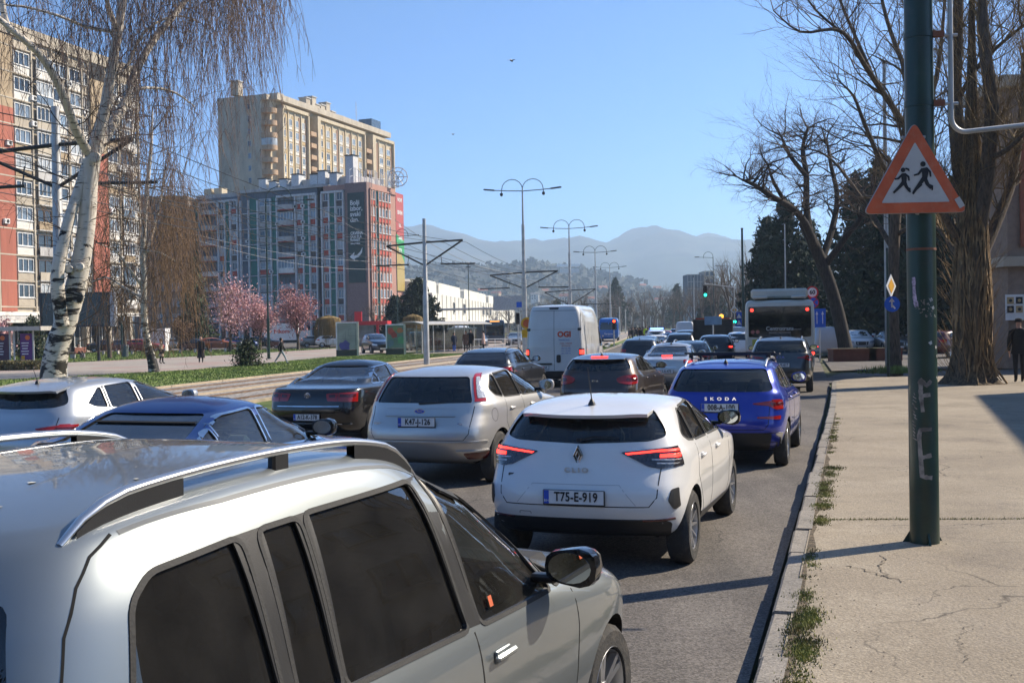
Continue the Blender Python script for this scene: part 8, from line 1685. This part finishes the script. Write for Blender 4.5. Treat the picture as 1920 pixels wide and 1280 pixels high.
for a_, b_ in (((-.22, 1.22), (0, 1.36)), ((0, 1.36), (.22, 1.22)), ((-.12, 1.2), (0, 1.3)), ((0, 1.3), (.12, 1.2)), ((0, 1.2), (0, 1.38))): q.tube([(-.012, a_[0], a_[1]), (-.012, b_[0], b_[1])], .018, M['gloss'], 5)
q.build('emblem', bus)
# ---- cars further along
car(1196, 50, 'hatch', 4.3, 1.8, 1.48, P_DK, 'dark hatchback seen over the brown hatchback roof, left of the silver saloon', 'dark_hatchback', antenna=(.6, .25)); car(1287, 41.5, 'wagon', 4.6, 1.8, 1.46, P_DK, 'dark estate half hidden between the silver saloon and the blue crossover', 'dark_estate_car', rails=(.8, 2.6, .56, .05)); car(1340, 52, 'hatch', 4.2, 1.76, 1.56, P_DK, 'black hatchback with one lit brake lamp above the blue crossover roof bar', 'black_hatchback', brake=True)
car(1228, 70, 'sedan', 4.6, 1.8, 1.42, P_WHITE, 'white saloon in the middle distance behind the dark hatchback', 'white_saloon', 0); car(1230, 92, 'suv', 4.4, 1.8, 1.62, P_WHITE, 'white police car with a blue light bar on its roof', 'police_car', 0); pc = C.objects[-1]
pl = [o for o in C.objects if o.name.startswith('police_car')][0]; q = MB(); q.box((1.7, 0, 1.72), (.25, 1.1, .12), mat('blue_beacon', (.01, .03, .6), .2, var=0, emit=(.1, .2, 1), es=5), bev=.03); q.build('light_bar', pl); q = MB(); q.box((-.02, 0, 1.02), (.02, 1.2, .12), M['blue_plate']); q.build('blue_stripe', pl)
car(1257, 84, 'sedan', 4.5, 1.78, 1.45, P_NAVY, 'dark blue saloon right of the white police car', 'dark_blue_saloon', 0, brake=True); car(1288, 76, 'suv', 4.4, 1.84, 1.68, P_GREY, 'grey off-roader with lit brake lamps left of the dark truck', 'grey_offroader', 0, brake=True); car(1275, 66, 'suv', 4.4, 1.84, 1.56, P_BLACK, 'black off-roader beside the grey one, left of the dark truck', 'black_offroader', 0, brake=True); car(1284, 118, 'van', 5.3, 2.0, 2.35, MATS['paint_van_white'], 'pale van in the far queue above the grey off-roader', 'pale_van', 0)
car(1245, 105, 'hatch', 4.2, 1.76, 1.5, P_RED, 'red car behind the police car', 'red_car', 0); car(1205, 62, 'wagon', 4.5, 1.8, 1.45, P_SILV, 'silver estate partly hidden behind the silver saloon', 'silver_estate', 0); car(1390, 60, 'suv', 4.4, 1.82, 1.62, P_WHITE, 'white crossover left of the bus', 'white_crossover', 0); car(1382, 74, 'van', 4.4, 1.85, 1.85, MATS['paint_van_white'], 'white delivery van beyond the white crossover', 'white_delivery_van', 0)
car(1268, 135, 'hatch', 4.2, 1.76, 1.5, P_NAVY, 'small dark car at the far end of the queue', 'dark_car', 0); car(1226, 128, 'hatch', 4.2, 1.76, 1.5, P_SILV, 'small silver car at the far end of the queue', 'silver_car', 0)
# dark truck
tk = thing('dark_truck', 'dark flat-sided truck with orange strips at its tail, left of the bus', 'truck', (at(1337, 620, 68).x, 68, 0), R(90)-lane_head(68), GQ); q = MB(); dkt = mat('dark_tarpaulin', (.035, .033, .03), .8, var=.3, scale=2); q.box((3.2, 0, 1.6), (6.2, 2.4, 1.5), dkt, bev=.05); q.build('body', tk); q = MB(); q.box((7.4, 0, 1.5), (1.8, 2.2, 1.9), P_GREY, bev=.1); q.build('cab', tk)
for y in (-.75, .75): q = MB(); q.box((.06, y, 2.38), (.05, .55, .06), M['red_lens']); q.build('lamp_strip', tk)
tm_, rm_ = lod_wheel(.45, .28, 'steel')
for x in (1.5, 7.2):
    for sg in (-1, 1): o = child('wheel', tm_, tk, (x, sg*1.0, .45), 0 if sg > 0 else math.pi); child('rim', rm_, o)
q = MB(); q.lathe([(.02, -.1), (.14, -.08), (.14, .08), (.04, .14)], mat('amber_beacon', (.7, .25, .02), .2, var=0, emit=(1, .4, .05), es=1.5), 10, c=(1.2, -.5, 2.5)); q.build('beacon', tk)
# ---- the blue tram
tb_m = mat('tram_blue', (.015, .12, .42), .35, coat=.5, var=.1); tr_ = [(.35, .3, 13.7, 1.0, .05, .05), (.6, .05, 13.95, 1.15, .12, .12), (1.2, .0, 14, 1.22, .15, .15), (1.9, .06, 13.9, 1.22, .15, .15), (2.6, .22, 13.7, 1.18, .12, .12), (2.95, .5, 13.4, 1.0, .1, .1)]
FAM['tram'] = (tr_, 14, 2.44, 3.1, .1); _fw2 = fam_windows
def fam_windows(f):
    if f == 'tram': return dict(side=[[(1.0+1.5*i, 1.35), (1.0+1.5*i, 2.35), (2.3+1.5*i, 2.35), (2.3+1.5*i, 1.35)] for i in range(8)], rear=[(-1.0, 2.4), (1.0, 2.4), (1.06, 1.5), (-1.06, 1.5)], front=[(-1.0, 2.4), (1.0, 2.4), (1.06, 1.5), (-1.06, 1.5)], pil=[], belt=1.3, wb=(3.0, 11.0), r=.32)
    return _fw2(f)
tram, B = simple_vehicle('tram', 'blue tram facing the camera on the tracks left of the road', 'tram', 14, 2.44, 3.1, tb_m, 1141, 138, math.atan(.11), cat='tram', group='trams'); q = MB(); h, _, _ = B.cast(0, .98, 'rear'); wall_text('Sarajevo', .3, M['white'], tram, (h.x-.02, 0, 1.0), R(180), name='lettering'); q.tube([(4, 0, 3.1), (5.2, 0, 4.1), (4.2, 0, 4.8)], .04, m_dk, 4); q.tube([(4.2, -.7, 4.8), (4.2, .7, 4.8)], .04, m_dk, 4); q.build('pantograph', tram)
for y in (-.7, .7): q = MB(); q.lathe([(.11, 0), (.11, .02)], M['clear_lens'], 10, c=(.0, y, .75), axis='X'); q.build('headlight', tram)
# ---- vehicles left of the tracks
GP_ = 'cars parked along the park'
def parked(px, Y, fam, pt, label, name, head, L=4.3, W_=1.78, H_=1.46, fe=True, **k): return car(px, Y, fam, L, W_, H_, pt, label, name, 0, head=head, group=GP_, front_end=fe, **k)
car(693, 98, 'suv', 4.4, 1.85, 1.72, P_SLATE, 'blue-grey crossover facing the camera beside the map panel', 'blue_grey_crossover', 1, head=R(180-22), group=GP_, front_end=True); car(777, 107, 'van', 4.4, 1.85, 1.85, P_GREY, 'grey van facing the camera between the green poster panel and the tram shelter', 'grey_van', 1, head=R(180-12), group=GP_, front_end=True)
parked(160, 128, 'sedan', P_DK, 'dark saloon behind the seated person', 'dark_saloon', R(70)); parked(205, 126, 'hatch', P_SLATE, 'dark blue hatchback under the billboard', 'dark_blue_hatchback', R(75)); parked(233, 124, 'wagon', P_RED, 'bright red estate left of the slim birch', 'red_estate', R(80)); parked(300, 130, 'hatch', P_SILV, 'silver hatchback behind the woman in beige', 'silver_hatchback', R(80)); parked(330, 128, 'suv', P_DK, 'dark crossover behind the weeping curtain', 'dark_crossover', R(75)); parked(372, 127, 'hatch', P_ORANGE, 'copper orange hatchback behind the figure in black', 'orange_hatchback', R(80)); parked(415, 132, 'sedan', P_NAVY, 'navy saloon beneath the pale pink tree', 'navy_saloon', R(80)); parked(462, 134, 'suv', P_BLACK, 'black crossover behind the small conifer', 'black_crossover', R(80)); parked(560, 136, 'wagon', P_SILV, 'silver estate behind the rose tree', 'silver_estate', R(75)); parked(590, 134, 'hatch', P_WHITE, 'white hatchback left of the map panel', 'white_hatchback', R(75))
bx = thing('box_truck', 'white box truck with faded red lettering behind the rose blossom tree', 'truck', (at(531, 640, 140).x, 140, 0), R(8), GP_); q = MB(); q.span((-2.4, -1.1, .9), (1.9, 1.1, 3.0), M['white']); q.build('box', bx); q = MB(); q.span((1.95, -1.0, .5), (3.3, 1.0, 2.1), MATS['paint_van_white']); q.build('cab', bx); wall_text('frikom', .7, ogi_m, bx, (-.1, -1.11, 2.0), R(-90), name='lettering', bold=.02)
for x in (-1.5, 2.4): o = child('wheel', tm_, bx, (x, -.95, .45), math.pi); child('rim', rm_, o)
# vehicles behind the tram stop
car(862, 118, 'van', 5.2, 2.0, 2.3, MATS['paint_van_white'], 'white van facing the camera behind the tram stop railing', 'white_van', 0, head=R(180-5), group=GP_, front_end=True); car(895, 120, 'sedan', 4.5, 1.8, 1.45, P_SLATE, 'blue-grey saloon facing the camera behind the waiting people', 'blue_grey_saloon', 0, head=R(175), group=GP_, front_end=True); car(962, 124, 'sedan', 4.5, 1.8, 1.45, P_SILV, 'silver saloon facing the camera left of the white van', 'silver_saloon', 0, head=R(175), group=GP_, front_end=True); car(852, 126, 'hatch', 4.2, 1.76, 1.5, P_WHITE, 'white hatchback behind the left end of the railing', 'white_hatchback', 0, head=R(175), group=GP_, front_end=True)
bus2, B = simple_vehicle('city_bus', 'dark fronted bus coming towards the camera beyond the tram stop', 'bus', 10, 2.5, 3.0, MATS['paint_slate_blue'], 925, 150, R(178), group=GP_); q = MB(); B.patch(q, [(-.6, 2.85), (.6, 2.85), (.6, 2.72), (-.6, 2.72)], 'front', mat('destination_amber', (.5, .2, .02), .4, var=0, emit=(1, .4, .1), es=1), off=.02, K=1); q.build('destination_display', bus2)
# parked on the right
GR = 'cars parked on the right'
car(1656, 74.5, 'sedan', 4.6, 1.8, 1.42, P_SILV, 'silver saloon parked facing the camera right of the leaning tree', 'silver_saloon', 1, head=R(180+6), group=GR, front_end=True); car(1601, 76, 'hatch', 4.2, 1.76, 1.5, P_WHITE, 'white hatchback behind the trunk of the leaning tree', 'white_hatchback', 0, head=R(190), group=GR, front_end=True); car(1553, 66, 'van', 4.4, 1.8, 1.8, MATS['paint_pale_silver'], 'pale van left of the leaning tree trunk', 'pale_van', 0, head=math.atan(.2), group=GR, brake=True); car(1625, 82, 'suv', 4.5, 1.85, 1.65, P_BLACK, 'black crossover in the shade between the two pale cars', 'black_crossover', 0, head=R(95), group=GR); car(1740, 60, 'hatch', 4.2, 1.76, 1.5, paint('dark_red', (.10, .014, .012)), 'dark red car parked between the green pole and the ivy-bound trunk', 'dark_red_car', 0, head=R(60), group=GR)
# ================================================================== roof rails and details of the people carrier
mpv, B = TOUR
for sg in (-1, 1):
    q = MB(); pts = []; x0, x1, yy = .48, 2.17, .64
    for k in range(25):
        t = k/24; x = x0+(x1-x0)*t; h, nn, _ = B.cast(x, sg*yy, 'top'); e = min(1, min(t, 1-t)*7.5); pts.append(h+Vector((0, 0, -.004+(.052)*math.sin(e*math.pi/2)**.8)))
    for i in range(len(pts)-1): pass
    n = 12; vs = []
    for i, p in enumerate(pts):
        d = (pts[min(i+1, 24)]-pts[max(i-1, 0)]).normalized(); up = Vector((0, 0, 1)); up = (up-d*up.dot(d)).normalized(); sd = d.cross(up); e = .55+.45*min(1, min(i, 24-i)/2.5)
        for k in range(n): a = 2*math.pi*k/n; vs.append(p+up*math.cos(a)*.014*e+sd*math.sin(a)*.020*e)
    q.add(vs, [(i*n+k, i*n+(k+1) % n, (i+1)*n+(k+1) % n, (i+1)*n+k) for i in range(24) for k in range(n)]+[tuple(range(n))[::-1], tuple(24*n+k for k in range(n))], M['rail']); rl_ = q.build('roof_rail', mpv, 60)
    for x_a, x_b in ((x0+.04, x0+.42), (x1-.42, x1-.04)):
        q = MB(); up_ = []; lo_ = []
        for k in range(9):
            x = x_a+(x_b-x_a)*k/8; t = (x-x0)/(x1-x0); h, nn, _ = B.cast(x, sg*yy, 'top'); e = min(1, min(t, 1-t)*7.5); up_.append(h+Vector((0, 0, -.010+.050*math.sin(e*math.pi/2)**.8))); lo_.append(h+Vector((0, 0, -.01)))
        for w_ in (-.016, .016): vs = [p+Vector((0, w_, 0)) for p in up_+lo_]; q.add(vs, [(i, i+1, 9+i+1, 9+i) for i in range(8)], M['black'])
        q.build('rail_foot', rl_)
    xm = (x0+x1)/2+.02; h, nn, _ = B.cast(xm, sg*yy, 'top'); q = MB(); q.box((h.x, h.y, h.z+.02), (.08, .03, .07), M['black'], bev=.008); q.build('rail_foot', rl_, 40)
    q = MB(); B.band(q, [(.62, sg*.685), (1.0, sg*.695), (1.8, sg*.69), (2.2, sg*.67)], 'top', mat('roof_seam', (.10, .11, .115), .5, var=0), w=.010, off=.0015, closed=False); q.build('roof_seam', mpv)
q = MB(); B.band(q, [(.60, 1.60), (.52, 1.56), (.46, 1.5), (.40, 1.4), (.34, 1.2), (.29, .9), (.26, .4)], 'right', M['void'], w=.006, off=.0015, closed=False); q.build('tailgate_gap', mpv)
# bird droppings and seeds on the roof
rr2 = random.Random(4); dm = mat('bird_dropping', (.62, .60, .52), .8); q = MB()
for k in range(42):
    x = rr2.uniform(.45, 2.4); y = rr2.uniform(-.6, .6); h, nn, _ = B.cast(x, y, 'top'); r_ = rr2.uniform(.0015, .006)*(2.2 if k < 4 else 1); n_ = 9; st = rr2.uniform(1, 3); q.add([h+Vector((r_*math.cos(t*.7)*st*rr2.uniform(.7, 1.3), r_*math.sin(t*.7)*rr2.uniform(.7, 1.3), .002)) for t in range(n_)], [tuple(range(n_))], dm)
o = q.build('droppings', mpv, kind='stuff')
q = MB(); P = [B.cast(x, z, 'right') for x, z in ((2.30, 1.08), (2.33, 1.08), (2.33, 1.04), (2.30, 1.04))]; q.add([h+n_*.003 for h, n_, _ in P], [(0, 1, 2, 3)], m_or); q.build('window_sticker', mpv)

# ================================================================== trees and block added behind the camera to darken reflections in glass and paint
rz_ = np.random.RandomState(31); tb = TB(); P = []
for k in range(46):
    X = rz_.uniform(-34, 34); Y = rz_.uniform(-58, -30); h = rz_.uniform(8, 15); tb.tube([(X, Y, 0), (X, Y, h)], .3, .1, 5); P.append(np.array([X, Y, h*.62])+rz_.randn(500, 3)*np.array([2.4, 2.4, h*.2]))
tb.build('woodland', bark_d, None, 'stuff'); cards(np.vstack(P), .5, leafd, 'woodland', None, 9, .5)
o = thing('apartment_block', 'wide grey apartment block added behind the photographer for reflections, outside the picture', 'building', (-40, -75, 0)); q = MB(); q.span((0, -12, 0), (80, 0, 24), conc_g); q.build('wall', o)
for k in range(20):
    for f in range(7): place('window', wm(2.0, 1.5, 2, pick(), wframe), o, 2+k*3.9+2, .05, 2.5+f*3, R(180))
# ================================================================== air
def haze(density=.00024):
    m = bpy.data.materials.new('air'); m.use_nodes = True; t = m.node_tree; t.nodes.clear(); o = t.nodes.new('ShaderNodeOutputMaterial'); v = t.nodes.new('ShaderNodeVolumePrincipled')
    v.inputs['Color'].default_value = (.60, .79, 1, 1); v.inputs['Density'].default_value = density; v.inputs['Anisotropy'].default_value = .3; t.links.new(v.outputs[0], o.inputs['Volume'])
    q = MB(); q.span((-6400, -6400, -3), (6400, 6400, 500), m); q.build('haze', kind='stuff')
haze()
